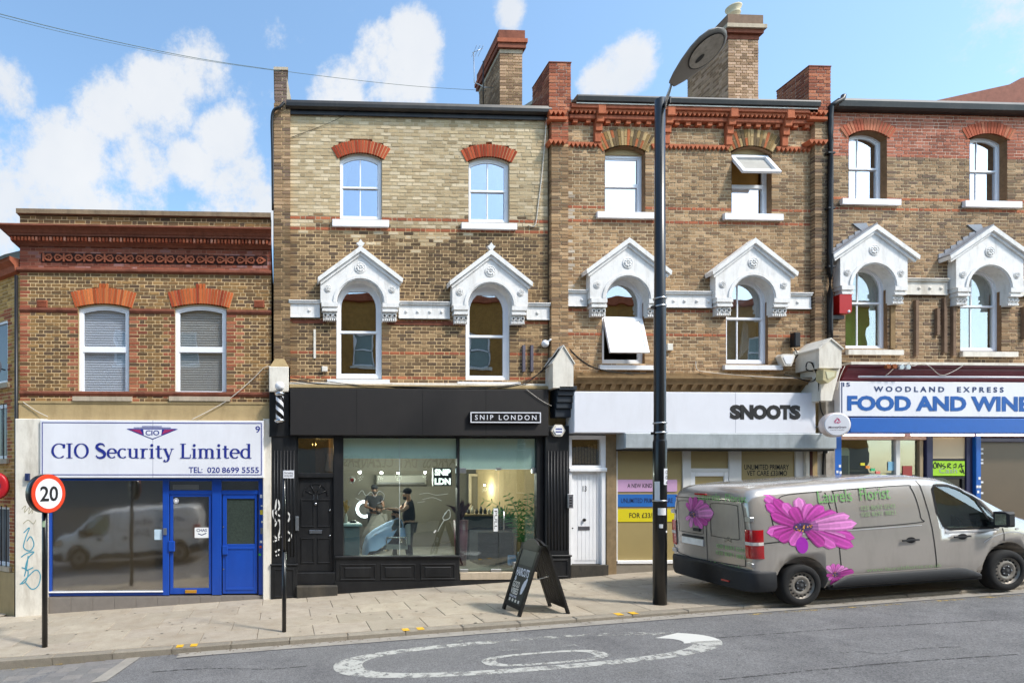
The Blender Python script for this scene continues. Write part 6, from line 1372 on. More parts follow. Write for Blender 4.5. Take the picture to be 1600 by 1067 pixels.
# round projecting money transfer sign
p = (PX(1301, -.6), -.62, PZ(664, 1302, -.6)); rsn = thing('round_sign', 'round white projecting sign with pink swirl between the two right shops', 'sign', p)
th = R(-12); rotm = Matrix.Rotation(th, 3, 'Z')
def rot_add(mb): mb.v = [tuple(rotm @ Vector(v) + Vector(p)) for v in mb.v]; return mb
rot_add(MB().lathe([(.245, .05), (.255, .04), (.255, -.09), (.245, -.10)], (0,0,0), 'y', 36)).build('drum', mat('sign_cream', 'd8c9c4', .4), rsn)
rot_add(MB().lathe([(.24, -.10), (.22, -.104)], (0,0,0), 'y', 36)).build('face', M_SIGNW, rsn)
M_PINK = mat('pink_print', 'c3246a', .5)
for k in range(3):
    b = MB(); ribbon(b, [(.055*math.cos(R(a))*s_, .075 + .055*math.sin(R(a))*s_) for a, s_ in [(k*120 + i*14, .45+.075*i) for i in range(9)]], lambda dx, dz, t: .028*(1-.6*t), -.108); rot_add(b).build('emblem', M_PINK, rsn)
rot_add(text_mb('MoneyGram', -.16, .16, -.085, -.035, -.108, bold=.02)).build('lettering', mat('ink_plum', '3a1f35', .5), rsn); rot_add(text_mb('money transfer', -.13, .13, -.125, -.1, -.108)).build('lettering', MATS['ink_plum'], rsn)
MB().tube([(p[0]+.1, p[1]+.1, p[2]), (p[0]+.1, 0, p[2]+.02)], .025, 8).build('bracket', M_METAL, rsn)
# ------------------------------------------------------------------ wall boxes, alarms, lamps
o = thing('alarm_box', 'hexagonal white alarm box on the black right pilaster', 'alarm', (PX(872), -.12, PZ(683, 872)))
cx, cz = P(872, 672.5, -.15); hexa = [(cx + .155*math.cos(R(60*k)), cz + .145*math.sin(R(60*k))) for k in range(6)]
MB().prism(hexa, -.17, -.10).build('case', M_OLDW, o); MB().prism([(cx+(x-cx)*.72, cz+(z-cz)*.72) for x, z in hexa], -.185, -.17).build('cover', M_WHITE, o)
for dz in (.03, -.03): box('label_stripe', M_NAVY, o, cx-.07, cx+.07, -.188, -.184, cz+dz-.012, cz+dz+.012)
o = thing('alarm_box', 'white trapezoid alarm box at the right end of the brown shop cornice', 'alarm', (PX(1229), -.05, PZ(572, 1229)))
cx, cz = P(1229, 563, -.1); tr = [(cx-.07, cz-.13), (cx+.08, cz-.13), (cx+.16, cz+.09), (cx+.13, cz+.13), (cx-.13, cz+.13), (cx-.17, cz+.09)]
MB().prism(tr, -.14, .0).build('case', M_OLDW, o); MB().prism([(cx+(x-cx)*.7, cz+(z-cz)*.7) for x, z in tr], -.15, -.14).build('cover', M_WHITE, o)
o = thing('alarm_box', 'bright red fire alarm box beside the black downpipe', 'alarm', (PX(1316), -.05, PZ(494, 1316)))
cx, cz = P(1316.5, 476, -.1); MB().prism([(cx-.14, cz-.21), (cx+.10, cz-.21), (cx+.14, cz-.16), (cx+.14, cz+.2), (cx-.14, cz+.2)], -.17, .0).build('case', mat('alarm_red', 'b01818', .4, var=.05), o)
MB().sphere((cx+.07, -.17, cz-.17), .03, .02, .03).build('lamp', M_WHITE, o); box('bracket', M_GUT, o, cx-.33, cx+.02, -.12, 0, cz-.32, cz-.24)
o = thing('security_lamp', 'small white round security lamp on brick at the right end of the barber building', 'lamp', (PX(850), -.05, PZ(545, 850)))
MB().lathe([(.06, 0), (.085, -.03), (.06, -.08), (.02, -.1)], (PX(850), -.02, PZ(538, 850)), 'y', 16).build('case', M_WHITE, o); MB().tube([(PX(853), -.06, PZ(536, 853)), (PX(857), -.12, PZ(532, 857))], .02, 8).build('arm', M_WHITE, o)
o = thing('security_lamp', 'black floodlight on brick wall above the right end of the brown cornice', 'lamp', (PX(1239), -.05, PZ(545, 1239)))
b = MB(); b.bev(PX(1232), PX(1241), -.16, -.04, PZ(544, 1237), PZ(522, 1237), .015); b.build('case', M_GUT, o); MB().tube([(PX(1238), -.05, PZ(545, 1238)), (PX(1243), -.06, PZ(555, 1243)), (PX(1240), -.03, PZ(560, 1240))], .014, 6).build('bracket', M_GUT, o)
for u, v, w, h, lab in ((1242, 552, .10, .09, 'small white junction box near the black floodlight'), (1044.5, 543, .13, .15, 'small cream junction box on brick right of the lamp post'), (507, 577, .12, .11, 'small grey junction box left of the left arched window')):
    x, z = P(u, v); o = MB().bev(x-w/2, x+w/2, -.06, .0, z-h/2, z+h/2, .008).build('junction_box', M_OLDW); tag(o, lab, 'junction box')
fl = thing('flood_light', 'yellowed floodlight on the pale console between the right two shops', 'lamp', (PX(1294, -.6), -.6, PZ(600, 1294, -.6)))
c = [(PX(u, -.62), PZ(v, 1295, -.62)) for u, v in ((1284, 578), (1305, 580), (1303, 590), (1291, 599), (1283, 594))]; MB().prism(c, -.66, -.5).build('case', mat('yellowed_plastic', 'b9ae86', .6, var=.2, nscale=12), fl); MB().prism([(PX(u, -.62), PZ(v, 1295, -.62)) for u, v in ((1287, 581), (1301, 582), (1300, 588), (1290, 593))], -.668, -.66).build('lens', mat('lens', 'd3cfae', .2), fl)
o = thing('security_camera', 'small white camera box under shutter box at right end of the vet shop', 'camera', (PX(1281, -.1), -.1, PZ(712, 1281)))
MB().bev(PX(1275), PX(1284), -.16, -.03, PZ(708, 1280), PZ(702.5, 1280), .01).build('case', M_WHITE, o); MB().lathe([(.03, 0), (.03, -.05), (.02, -.06)], (PX(1278), -.15, PZ(706.5, 1278)), 'y', 12).build('lens', M_GUT, o)
o = MB().bev(PX(40, -.14), PX(46.5, -.14), -.19, -.12, PZ(751, 43), PZ(739.5, 43), .012).build('wall_light', mat('navy_plastic', '1e2c55', .4)); tag(o, 'small navy wall light on the white pier left of the blue lettered sign', 'wall light')
# barber pole with white globe
bp = thing('barber_pole', 'striped black and white barber pole with a white globe on top', 'barber pole', (PX(436, -.3), -.3, PZ(662, 436, -.3)))
bx, by = PX(437, -.30), -.30; zz = lambda v: PZ(v, 437, -.3)
MB().sphere((bx, by, zz(603.5)), .10, .10, .10, 20, 12).build('globe', mat('opal_globe', 'f2f2f4', .25), bp)
MB().lathe([(.05, zz(612)), (.105, zz(613)), (.115, zz(616)), (.085, zz(619))], (bx, by, 0), 'z', 20).build('collar', M_CHROME, bp)
MB().lathe([(.085, zz(654)), (.115, zz(656)), (.115, zz(658)), (.09, zz(660)), (.04, zz(662))], (bx, by, 0), 'z', 20).build('collar', M_CHROME, bp)
MB().lathe([(.078, zz(655)), (.078, zz(618))], (bx, by, 0), 'z', 24).build('cylinder', mat('pole_black', '161618', .3), bp)
h = zz(618.5)-zz(654.5)
for k in range(2):
    b = MB(); n = 30
    for i in range(n+1):
        t = i/n; a = R(360*1.3*t + 180*k + 40)
        for w in (0, 1):
            aa = a + w*R(95); zq = zz(654.5) + h*t; b.v.append((bx + .080*math.cos(aa), by + .080*math.sin(aa), zq))
    # stripes are wrapped bands: subdivide across
    b = MB(); m_ = 8
    for i in range(n+1):
        for j in range(m_+1): aa = R(-360*1.3*i/n + 180*k + 40) + R(80)*j/m_; b.v.append((bx + .0805*math.cos(aa), by + .0805*math.sin(aa), zz(654.5) + h*i/n))
    for i in range(n):
        for j in range(m_): q = i*(m_+1)+j; b.face((q, q+1, q+m_+2, q+m_+1), 0, None, True)
    b.build('stripe', M_SIGNW, bp)
MB().tube([(bx, by, zz(614)), (bx, -.1, zz(614))], .02, 8).build('bracket', M_CHROME, bp); MB().tube([(bx, by, zz(657)), (bx, -.1, zz(657))], .02, 8).build('bracket', M_CHROME, bp)
# ------------------------------------------------------------------ cables
W_ = lambda u, v, y=-.12: (PX(u, y), y, PZ(v, u, y))
cable([W_(443, 598), W_(452, 593), W_(470, 596), W_(500, 600), (W_(540, 602)), W_(600, 604), W_(680, 606, -.16), W_(760, 606, -.16), W_(815, 600), W_(840, 585), W_(858, 566, -.2), W_(874, 545, -.36)], .013, label='thick black cable sagging along the ledge above the barber fascia')
cable([W_(445, 590), W_(456, 588), W_(480, 592), W_(520, 597), W_(580, 603, -.15), W_(700, 604, -.15), W_(800, 601), W_(850, 578), W_(870, 552, -.36)], .008, label='thinner black cable looped above the barber fascia near barber pole')
cable([W_(890, 545, -.3), W_(905, 560), W_(930, 575), W_(965, 582), W_(1010, 583)], .012, label='black cable drooping from white cap to brown shop cornice')
cable([W_(890, 548, -.3), W_(920, 572), W_(960, 580, -.2), W_(990, 586, -.3)], .007, label='thin black cable under the left brown window of the vet shop')
cable([W_(1087, 565, -.02), W_(1090, 578, -.04), W_(1110, 582, -.06), W_(1140, 585, -.1), W_(1180, 588, -.32), W_(1270, 592, -.32)], .008, label='pale cable running along the brown shop cornice', m=M_CABLEW)
cable([W_(1225, 585, -.32), W_(1245, 590, -.34), W_(1268, 596, -.36), W_(1277, 585, -.4), W_(1272, 570, -.4), W_(1262, 566, -.42), W_(1260, 577, -.42), W_(1270, 580, -.42)], .012, label='tangled dark cable loop beside the pale console')
cable([W_(1268, 566, -.42), W_(1278, 590, -.45), W_(1280, 615, -.45), W_(1283, 640, -.4), W_(1290, 655, -.4)], .012, label='dark cable hanging down past the pale console')
cable([W_(1291, 676, -.35), W_(1288, 700, -.2), W_(1286, 740, -.2), W_(1285, 790, -.2)], .02, label='thick dark cable dropping from the round sign behind the van')
cable([W_(1320, 572, -.3), W_(1312, 590, -.3), W_(1308, 610, -.3)], .007, label='white cable curling over the left end of the maroon cornice', m=M_CABLEW)
cable([W_(1400, 572, -.27), W_(1390, 582, -.27), W_(1382, 588, -.27)], .006, label='white wire hanging over the middle of the maroon cornice', m=M_CABLEW)
cable([W_(1420, 566, -.29), W_(1426, 572, -.3), W_(1440, 568, -.3), W_(1452, 572, -.3), W_(1470, 586, -.29), W_(1490, 580, -.29), W_(1510, 567, -.3)], .006, label='white wire looping below the lamps on the maroon cornice', m=M_CABLEW)
cable([W_(36, 628, -.06), W_(55, 641, -.06), W_(75, 651, -.1)], .008, label='pale cable across the beige band at the left end above the blue lettered sign', m=M_CABLEW)
cable([W_(300, 655, -.1), W_(330, 640, -.06), W_(360, 622, -.06), W_(395, 592, -.02), W_(412, 575, -.02), W_(422, 572, -.05)], .008, label='cable rising diagonally across brick right of number nine window', m=M_CABLEW)
cable([W_(854, 185, -.05), W_(848, 260, -.02), W_(841, 320, -.02), W_(836, 352, -.02), W_(825, 352, -.02)], .010, label='cream cable down the right edge of pale barber building', m=M_CABLEW)
cable([W_(563, 165, -.18), W_(520, 190, -.03), W_(455, 215, -.02)], .005, label='thin wire slanting down the top of the pale brick wall')
cable([W_(822, 608, -.24), W_(845, 625, -.24), W_(862, 634, -.24)], .005, label='thin pale wire hanging on the right of the charcoal fascia', m=M_CABLEW)
for i, (u, v) in enumerate(((1390, 572), (1411, 573))):
    lp = thing('lamp_bracket', ('rusty' if i == 0 else 'white') + ' twin spotlight bracket on the maroon cornice', 'lamp', W_(u, v, -.3), 'spotlight brackets on the cornice')
    for dx in (-5, 5): MB().lathe([(.02, .04), (.05, 0), (.05, -.05)], W_(u+dx, v+1, -.34), 'y', 10).build('spot', mat('rust', '8a4a22', .8, var=.3, nscale=20) if i == 0 else M_METAL, lp)
    MB().tube([W_(u-5, v, -.3), W_(u, v-4, -.28), W_(u+5, v, -.3)], .01, 6).build('arm', M_METAL, lp)
# overhead line from the top left to the stub on the roof
oh = lambda u, v, y: (PX(u, y), y, PZ(v, u, y))
cable([oh(-40, 12, -5), oh(120, 52, -3.4), oh(300, 90, -1.6), oh(432, 110, -.1), oh(560, 126, 1.2), oh(660, 136, 2.4), oh(760, 142, 2.5)], .0045, m=mat('overhead_wire', '55645f', .6), label='thin overhead wire crossing the sky from top left to the roof', smooth=10)
cable([oh(-40, 16, -5), oh(120, 56, -3.4), oh(300, 92, -1.6), oh(432, 111, -.05)], .003, m=MATS['overhead_wire'], label='second overhead wire just below the first at top left', smooth=10)
# ------------------------------------------------------------------ street furniture
M_PBLK = mat('black_post_paint', '131416', .3, var=.2, nscale=8, coat=.3)
def ground_at(u, v, Y): return PX(u, Y)
# speed limit sign on its post
Yp = -2.62; px_ = PX(70, Yp); sp20 = thing('speed_limit_sign', 'round 20 speed limit sign with red ring on a black post', 'traffic sign', (px_, Yp, GZ(px_)))
MB().tube([(px_, Yp, GZ(px_)-.05), (px_, Yp, PZ(745, 70, Yp))], .045, 14).build('post', M_PBLK, sp20)
cxs, czs = PX(76, Yp-.1), PZ(771, 76, Yp-.1); th = R(58); rm_ = Matrix.Rotation(th, 3, 'Z'); c0 = Vector((cxs, Yp-.10, czs))
def rsp(mb): mb.v = [tuple(rm_ @ Vector(v) + c0) for v in mb.v]; return mb
rz = .318; sxx = 1.0
rsp(MB().lathe([(rz, .14), (rz, .0)], (0,0,0), 'y', 40)).build('lightbox', M_PBLK, sp20)
rsp(MB().lathe([(rz-.002, -.0), (rz-.01, -.010)], (0,0,0), 'y', 40)).build('sign_ring', mat('sign_red', 'd8401f', .4), sp20)
rsp(MB().lathe([(.245, -.010), (.243, -.014)], (0,0,0), 'y', 40)).build('sign_face', M_SIGNW, sp20)
rsp(text_mb('20', -.165, .165, -.125, .125, -.018, bold=.02)).build('numeral', M_INK, sp20)
for dz in (-.1, .1): rsp(MB().box(-.06, .06, .12, .18, dz-.02, dz+.02)).build('clamp', M_METAL, sp20)
x, z = P(77.5, 818, Yp); MB().box(px_-.02, px_+.025, Yp-.05, Yp-.044, z-.05, z+.05).build('tag_plate', mat('green_tag', 'a8bfa0', .6), sp20)
# thin black post with a small plate
Yq = -2.75; qx = PX(444, Yq); ps = thing('parking_sign', 'slim black post with small white plate by the black pilaster', 'traffic sign', (qx, Yq, GZ(qx)))
MB().tube([(qx, Yq, GZ(qx)-.05), (qx, Yq, PZ(862, 444, Yq))], .036, 12).build('post', M_PBLK, ps); MB().tube([(qx, Yq, PZ(862, 444, Yq)), (qx, Yq, PZ(734, 444, Yq))], .026, 12).build('post', M_PBLK, ps)
x0, x1 = PX(442.5, Yq-.03), PX(459.5, Yq-.03); MB().bev(x0, x1, Yq-.045, Yq-.03, PZ(747, 450, Yq), PZ(735, 450, Yq), .003).build('plate', M_SIGNW, ps)
text('No loading\nat any time', M_INK, ps, x0+.02, x1-.02, PZ(745, 450, Yq), PZ(737, 450, Yq), Yq-.048)
# street lamp
Yl = -2.72; lx = PX(1031, Yl); L0 = thing('street_lamp', 'tall black street lamp column with an oval lantern tilted up over the road', 'street lamp', (lx, Yl, GZ(lx)))
zl = lambda v: PZ(v, 1031, Yl)
MB().lathe([(.105, GZ(lx)-.05), (.105, zl(690)), (.098, zl(688)), (.092, zl(686)), (.090, zl(480)), (.085, zl(478)), (.078, zl(156)), (.03, zl(154))], (lx, Yl, 0), 'z', 24).build('column', M_PBLK, L0)
for v, r in ((467, .1), (479, .1), (661, .108), (676, .108), (782, .112)): MB().lathe([(r-.012, zl(v+1.2)), (r, zl(v+1)), (r, zl(v-1)), (r-.012, zl(v-1.2))], (lx, Yl, 0), 'z', 24).build('band', M_METAL, L0)
for v in (480, 677): MB().bev(lx-.14, lx-.08, Yl-.03, Yl+.03, zl(v+2), zl(v-2), .004).build('band_clip', M_GUT, L0)
def cyl_patch(name, m, v0, v1, a0, a1, r=.107, txt=None, parent=None):
    b = MB(); n = 6
    for i in range(n+1):
        a = R(a0 + (a1-a0)*i/n)
        for zq in (zl(v1), zl(v0)): b.v.append((lx + r*math.sin(a), Yl - r*math.cos(a), zq))
    for i in range(n): b.face((2*i, 2*i+2, 2*i+3, 2*i+1), 0, None, True)
    return b.build(name, m, L0)
pt_ = cyl_patch('number_plate', M_SIGNW, 732, 757, -2, 60); cyl_patch('sticker', M_PAPER, 793, 804, -50, 20); cyl_patch('sticker', M_PAPER, 752, 782, -80, -35); cyl_patch('sticker', M_PAPER, 818, 824, -40, -10); cyl_patch('sticker', M_PAPER, 828, 831, 20, 40)
for k, ch in enumerate('004'):
    v = 737.5 + k*8; t_ = text_mb(ch, -.025, .025, -.035, .035, 0); a = R(28)
    t_.v = [(lx + .110*math.sin(a) + x*math.cos(a), Yl - .110*math.cos(a) + x*math.sin(a), zl(v)+z) for x, y, z in t_.v]; t_.build('numeral', M_INK, L0)
MB().box(lx+.07, lx+.09, Yl-.15, Yl+.0, zl(170), zl(160)).build('spigot', M_GUT, L0)
# arm and lantern leaning out over the road towards the camera
a0 = Vector((lx+.06, Yl, zl(172))); a1 = Vector((PX(1049, Yl-.35), Yl-.35, PZ(133, 1049, Yl-.35)))
MB().tube([tuple(a0), tuple(a1)], [.035, .022], 10).build('arm', M_METAL, L0)
tip = Vector((PX(1133, Yl-1.0), Yl-1.0, PZ(46, 1133, Yl-1.0))); ax = (tip-a1); LN = ax.length; ax.normalize()
sx_ = ax.cross(Vector((0,0,1))).normalized(); nx_ = sx_.cross(ax).normalized()       # nx_ points up: the lens looks down
def lantern(prof, zoff=0.0, scale=1.0, flat_=.30, s0=0.0, n=18, lower=False):
    b = MB(); m_ = len(prof)
    for s_, w in prof:
        for k in range(n):
            t = 2*math.pi*k/n; c_, d_ = math.cos(t)*w*scale, math.sin(t)*w*flat_*scale*(1.0 if math.sin(t) > 0 else .35)
            b.v.append(tuple(a1 + ax*(s_*LN) + sx_*c_ + nx_*(d_+zoff)))
    for i in range(m_-1):
        for k in range(n): b.face((i*n+k, i*n+(k+1) % n, (i+1)*n+(k+1) % n, (i+1)*n+k), 0, None, True)
    b.face(range(n)[::-1]); b.face(range((m_-1)*n, m_*n)); return b
prof = [(0,.08),(.03,.11),(.15,.18),(.35,.26),(.55,.31),(.72,.315),(.86,.27),(.95,.17),(1.0,.04)]
lt = lantern(prof).build('lantern', mat('lantern_grey', '87827c', .5, var=.06), L0)
def disc(name, m, cs, w, l, off, parent, n=28):
    b = MB(); c0_ = a1 + ax*(cs*LN) - nx_*off
    for k in range(n): t = 2*math.pi*k/n; b.v.append(tuple(c0_ + ax*(l*math.cos(t)) + sx_*(w*math.sin(t))))
    b.face(range(n)); return b.build(name, m, parent)
disc('lens_rim', M_GUT, .64, .255, .26, .036, lt); disc('lens', mat('lens_glass', '9c9790', .12, var=.35, nscale=9, spec=.8), .64, .238, .243, .041, lt); disc('lamp_bulb', M_GUT, .52, .045, .07, .046, lt)
# A-board on the pavement
ab = thing('sandwich_board', 'black slatted A-frame sandwich board standing on the pavement', 'sandwich board', (PX(835, -2.2), -2.2, GZ(PX(835, -2.2))))
def pv(u, v, Y): return Vector((PX(u, Y), Y, PZ(v, u, Y)))
def on_ground(u, v):
    d = FWD + RGT*((u-PPX)/FPX) + Vector((0,0,1))*((PPY-v)/FPX); t = 9.0
    for _ in range(40): p_ = CAM + d*t; t += (p_.z - GZ(p_.x))/(-d.z)*.9
    return CAM + d*t
fl_, fr_ = on_ground(788, 951), on_ground(813, 963)       # front panel feet (left far, right near)
bl_, br_ = on_ground(857, 947), on_ground(887, 958)       # rear panel feet
H = 1.16; mid = (fl_+fr_+bl_+br_)/4
along = (fr_-fl_); along.z = 0; Wd = .62; along.normalize()
cF = (fl_+fr_)/2; cB = (bl_+br_)/2
across = (cB-cF); across.z = 0; across -= along*across.dot(along); sprd = across.length; across.normalize()
topc = (cF+cB)/2 + Vector((0,0,0)); topc.z = (cF.z+cB.z)/2 + H
def panel_frame(foot, sgn):
    f0 = foot - along*Wd/2; t0 = topc - along*Wd/2 + across*sgn*.03; up = (t0-f0); hgt = up.length; up.normalize(); nrm = along.cross(up).normalized()
    if nrm.dot(across)*sgn < 0: nrm = -nrm
    def T(a, h, d): return tuple(f0 + along*a + up*h + nrm*d)
    return T, hgt
def slab_on(T, a0, a1, h0, h1, d0, d1, b):
    p = [T(a, h, d) for d in (d0, d1) for (a, h) in ((a0,h0),(a1,h0),(a1,h1),(a0,h1))]; b.add(p, [(0,1,2,3),(7,6,5,4),(0,4,5,1),(1,5,6,2),(2,6,7,3),(3,7,4,0)]); return b
for sgn, foot in ((-1, cF), (1, cB)):
    T, hg = panel_frame(foot, sgn)
    fb = MB(); slab_on(T, 0, .07, 0, hg-.02, 0, .035, fb); slab_on(T, Wd-.07, Wd, 0, hg-.02, 0, .035, fb); slab_on(T, .07, Wd-.07, .09, .16, 0, .035, fb)
    hd = [(.0, hg-.13), (Wd, hg-.13), (Wd, hg-.03), (Wd*.86, hg-.02), (Wd*.72, hg+.04), (Wd*.5, hg+.08), (Wd*.28, hg+.04), (Wd*.14, hg-.02), (0, hg-.03)]
    k = len(fb.v); fb.v.extend(T(a, h, 0) for a, h in hd); fb.v.extend(T(a, h, .035) for a, h in hd); n = len(hd); fb.face([k+i for i in range(n)]); fb.face([k+n+i for i in range(n)][::-1])
    for i in range(n): j = (i+1) % n; fb.face((k+i, k+n+i, k+n+j, k+j))
    fo = fb.build('board_panel', mat('aboard_black', '1c1a19', .5, var=.2, nscale=10), ab)
    if sgn > 0:
        for i in range(6): a = .075 + (Wd-.15)*i/6; slab_on(T, a+.008, a+(Wd-.15)/6-.012, .16, hg-.13, .005, .028, MB()).build('slat', MATS['aboard_black'], fo)
    else:
        slab_on(T, .07, Wd-.07, .16, hg-.13, .004, .024, MB()).build('poster', mat('chalk_board', '3a3b38', .5, var=.12, nscale=4), fo)
        d_ = .0255
        def decal(a0, a1, h0, h1, m_): b = MB(); b.add([T(a0,h0,d_), T(a1,h0,d_), T(a1,h1,d_), T(a0,h1,d_)], [(0,1,2,3)]); return b.build('poster_print', m_, fo)
        decal(.08, Wd-.08, hg-.40, hg-.14, mat('poster_grey', '55564f', .5, var=.1))
        def dtext(s_, a0, a1, h0, h1, m_):
            t_ = text_mb(s_, a0, a1, h0, h1, 0, bold=.03); fl = T(0,0,0); flip = False
            t_.v = [T(x, z, d_+.001) for x, y, z in t_.v]; t_.build('lettering', m_, fo)
        dtext('HAIRCUTS', .10, .52, .64, .78, M_SIGNW); dtext('&', .11, .17, .55, .63, M_SIGNW); dtext('GOOD', .10, .33, .43, .54, M_OLDW); dtext('VIBES', .10, .34, .31, .42, M_OLDW); dtext('WALK INS', .10, .34, .255, .295, M_SIGNW)
        b = MB(); pts = [(.42,.34),(.47,.36),(.52,.50),(.53,.62),(.50,.64),(.47,.60),(.44,.57),(.41,.50),(.40,.42)]; b.add([T(a, h, d_) for a, h in pts], [tuple(range(len(pts)))]); b.build('poster_print', M_SIGNW, fo)
        for k in range(4): decal(.12+k*.10, .17+k*.10, .185, .235, M_OLDW)
MB().tube([tuple(cF.lerp(topc, .52) + along*.1), tuple((cF+cB)/2*1.0 + Vector((0,0,.56)) + along*.1), tuple(cB.lerp(topc, .52) + along*.1)], .01, 6).build('strap', M_OLDW, ab)
# ------------------------------------------------------------------ panel vans
HW = [(.26,.93),(.38,.985),(.55,1.0),(.85,1.0),(1.05,.99),(1.22,.968),(1.40,.945),(1.74,.90),(1.82,.845),(1.87,.73),(1.895,.5),(1.905,0.0)]
ROOF = [(0,1.66),(.03,1.76),(.09,1.84),(.2,1.875),(.5,1.895),(1.5,1.905),(2.5,1.90),(2.9,1.88),(3.15,1.83),(3.35,1.75),(3.6,1.60),(3.9,1.40),(4.1,1.26),(4.22,1.19),(4.4,1.12),(4.6,1.05),(4.76,.96),(4.86,.84),(4.93,.66),(4.96,.5)]
def lerp_t(T, x):
    if x <= T[0][0]: return T[0][1]
    for (a, b), (c, d) in zip(T, T[1:]):
        if x <= c: return b + (d-b)*(x-a)/(c-a)
    return T[-1][1]
def plan_w(x): return lerp_t([(0,.895),(.04,.925),(.12,.945),(.4,.96),(3.6,.96),(4.1,.945),(4.5,.90),(4.75,.83),(4.9,.74),(4.96,.66)], x)
def sec_z(x, z):
    zr = lerp_t(ROOF, x); bl = min(1.05, zr - .10)
    return (z-.26)/(1.05-.26)*(bl-.26)+.26 if z <= 1.05 else bl + (z-1.05)/(1.905-1.05)*(zr-bl)
def half_w(x, z):
    T = [(sec_z(x, zz), f) for zz, f in HW]; return plan_w(x)*lerp_t(T, z)
def make_van(root, paint, dark, livery=None):
    st = sorted(set([0,.03,.09,.2,.35,.5,.8,1.1,1.5,2.0,2.5,2.75,2.9,3.05,3.15,3.25,3.35,3.45,3.6,3.75,3.9,4.0,4.1,4.22,4.4,4.6,4.76,4.86,4.93,4.96]))
    b = MB(); n = len(HW); rows = []
    for x in st:
        row = []
        for zz, f in HW: row.append((x, -plan_w(x)*f, sec_z(x, zz)))
        for zz, f in HW[-2::-1]: row.append((x, plan_w(x)*f, sec_z(x, zz)))
        rows.append(row)
    m_ = len(rows[0])
    for r in rows: b.v.extend(r)
    for i in range(len(rows)-1):
        for k in range(m_-1): b.face((i*m_+k, (i+1)*m_+k, (i+1)*m_+k+1, i*m_+k+1), 0, None, True)
        b.face((i*m_+m_-1, (i+1)*m_+m_-1, (i+1)*m_, i*m_), 0)
    b.face(range(m_), 0); b.face([(len(rows)-1)*m_+k for k in range(m_)][::-1], 0)
    body = b.build('body', paint, root, local=True)
    # openings: wheel arches, door windows and the windscreen are cut out of the shell
    cutters = []
    def cutter(mb):
        me = bpy.data.meshes.new('cutter'); me.from_pydata(mb.v, [], mb.f); o = bpy.data.objects.new('cutter', me); C.objects.link(o)
        bm = bmesh.new(); bm.from_mesh(me); bmesh.ops.recalc_face_normals(bm, faces=bm.faces); bm.to_mesh(me); bm.free(); cutters.append(o); return o
    bm = bmesh.new(); bm.from_mesh(body.data); bmesh.ops.recalc_face_normals(bm, faces=bm.faces); bm.to_mesh(body.data); bm.free()
    AX = (.71, 3.985); RW = .335
    for ax_ in AX:
        for sg in (-1, 1): cutter(MB().lathe([(.415, sg*.62), (.415, sg*1.3)], (ax_, 0, RW+.03), 'y', 36))
    WIN = [(2.98,1.08),(3.06,1.04),(3.86,1.02),(3.90,1.08),(3.60,1.46),(3.36,1.63),(3.18,1.70),(2.95,1.715),(2.90,1.66),(2.91,1.30)]
    cutter(MB().prism([(x, z) for x, z in WIN], -1.2, -.5)); cutter(MB().prism([(x, z) for x, z in WIN], .5, 1.2))
    WS = [(4.16,1.31),(3.42,1.84),(3.2,2.1),(4.6,2.1)]
    cutter(MB().prism([(4.10,1.30),(3.34,1.79),(3.6,2.0),(4.4,1.6)], -.66, .66))
    tmp = bpy.data.objects.new('tmp', body.data); C.objects.link(tmp)
    for c in cutters: md = tmp.modifiers.new('b', 'BOOLEAN'); md.object = c; md.operation = 'DIFFERENCE'; md.solver = 'EXACT'
    bpy.context.view_layer.update(); dg = bpy.context.evaluated_depsgraph_get()
    me = bpy.data.meshes.new_from_object(tmp.evaluated_get(dg)); old = body.data; body.data = me
    if not me.materials: me.materials.append(paint)
    bpy.data.objects.remove(tmp)
    for c in cutters: bpy.data.objects.remove(c)
    side = lambda x, z, off=.004: -(half_w(x, z)+off)
    def strip(pts, w, name, m, off=.004, sg=1):            # thin line that follows the flank
        pts = [tuple(p[j]+(q[j]-p[j])*i/8 for j in (0, 1)) for p, q in zip(pts, pts[1:]) for i in range(8)] + [pts[-1]]
        b = MB(); rb = MB(); ribbon(rb, pts, lambda *a: w, 0); b.v = [(x, sg*side(x, z, off), z) for x, y, z in rb.v]; b.f = rb.f; b.m = rb.m; b.c = rb.c; b.sm = [True]*len(rb.f)
        return b.build(name, m, body, local=True)
    gap = mat('panel_gap', '141416', .8); trim = mat('grey_plastic_trim', '2c2d30', .65, var=.1, nscale=9)
    lite = mat('van_trim_and_highlight', 'c9c9cb', .3, .3)  # pale tone of the trim, also of highlights painted along creases
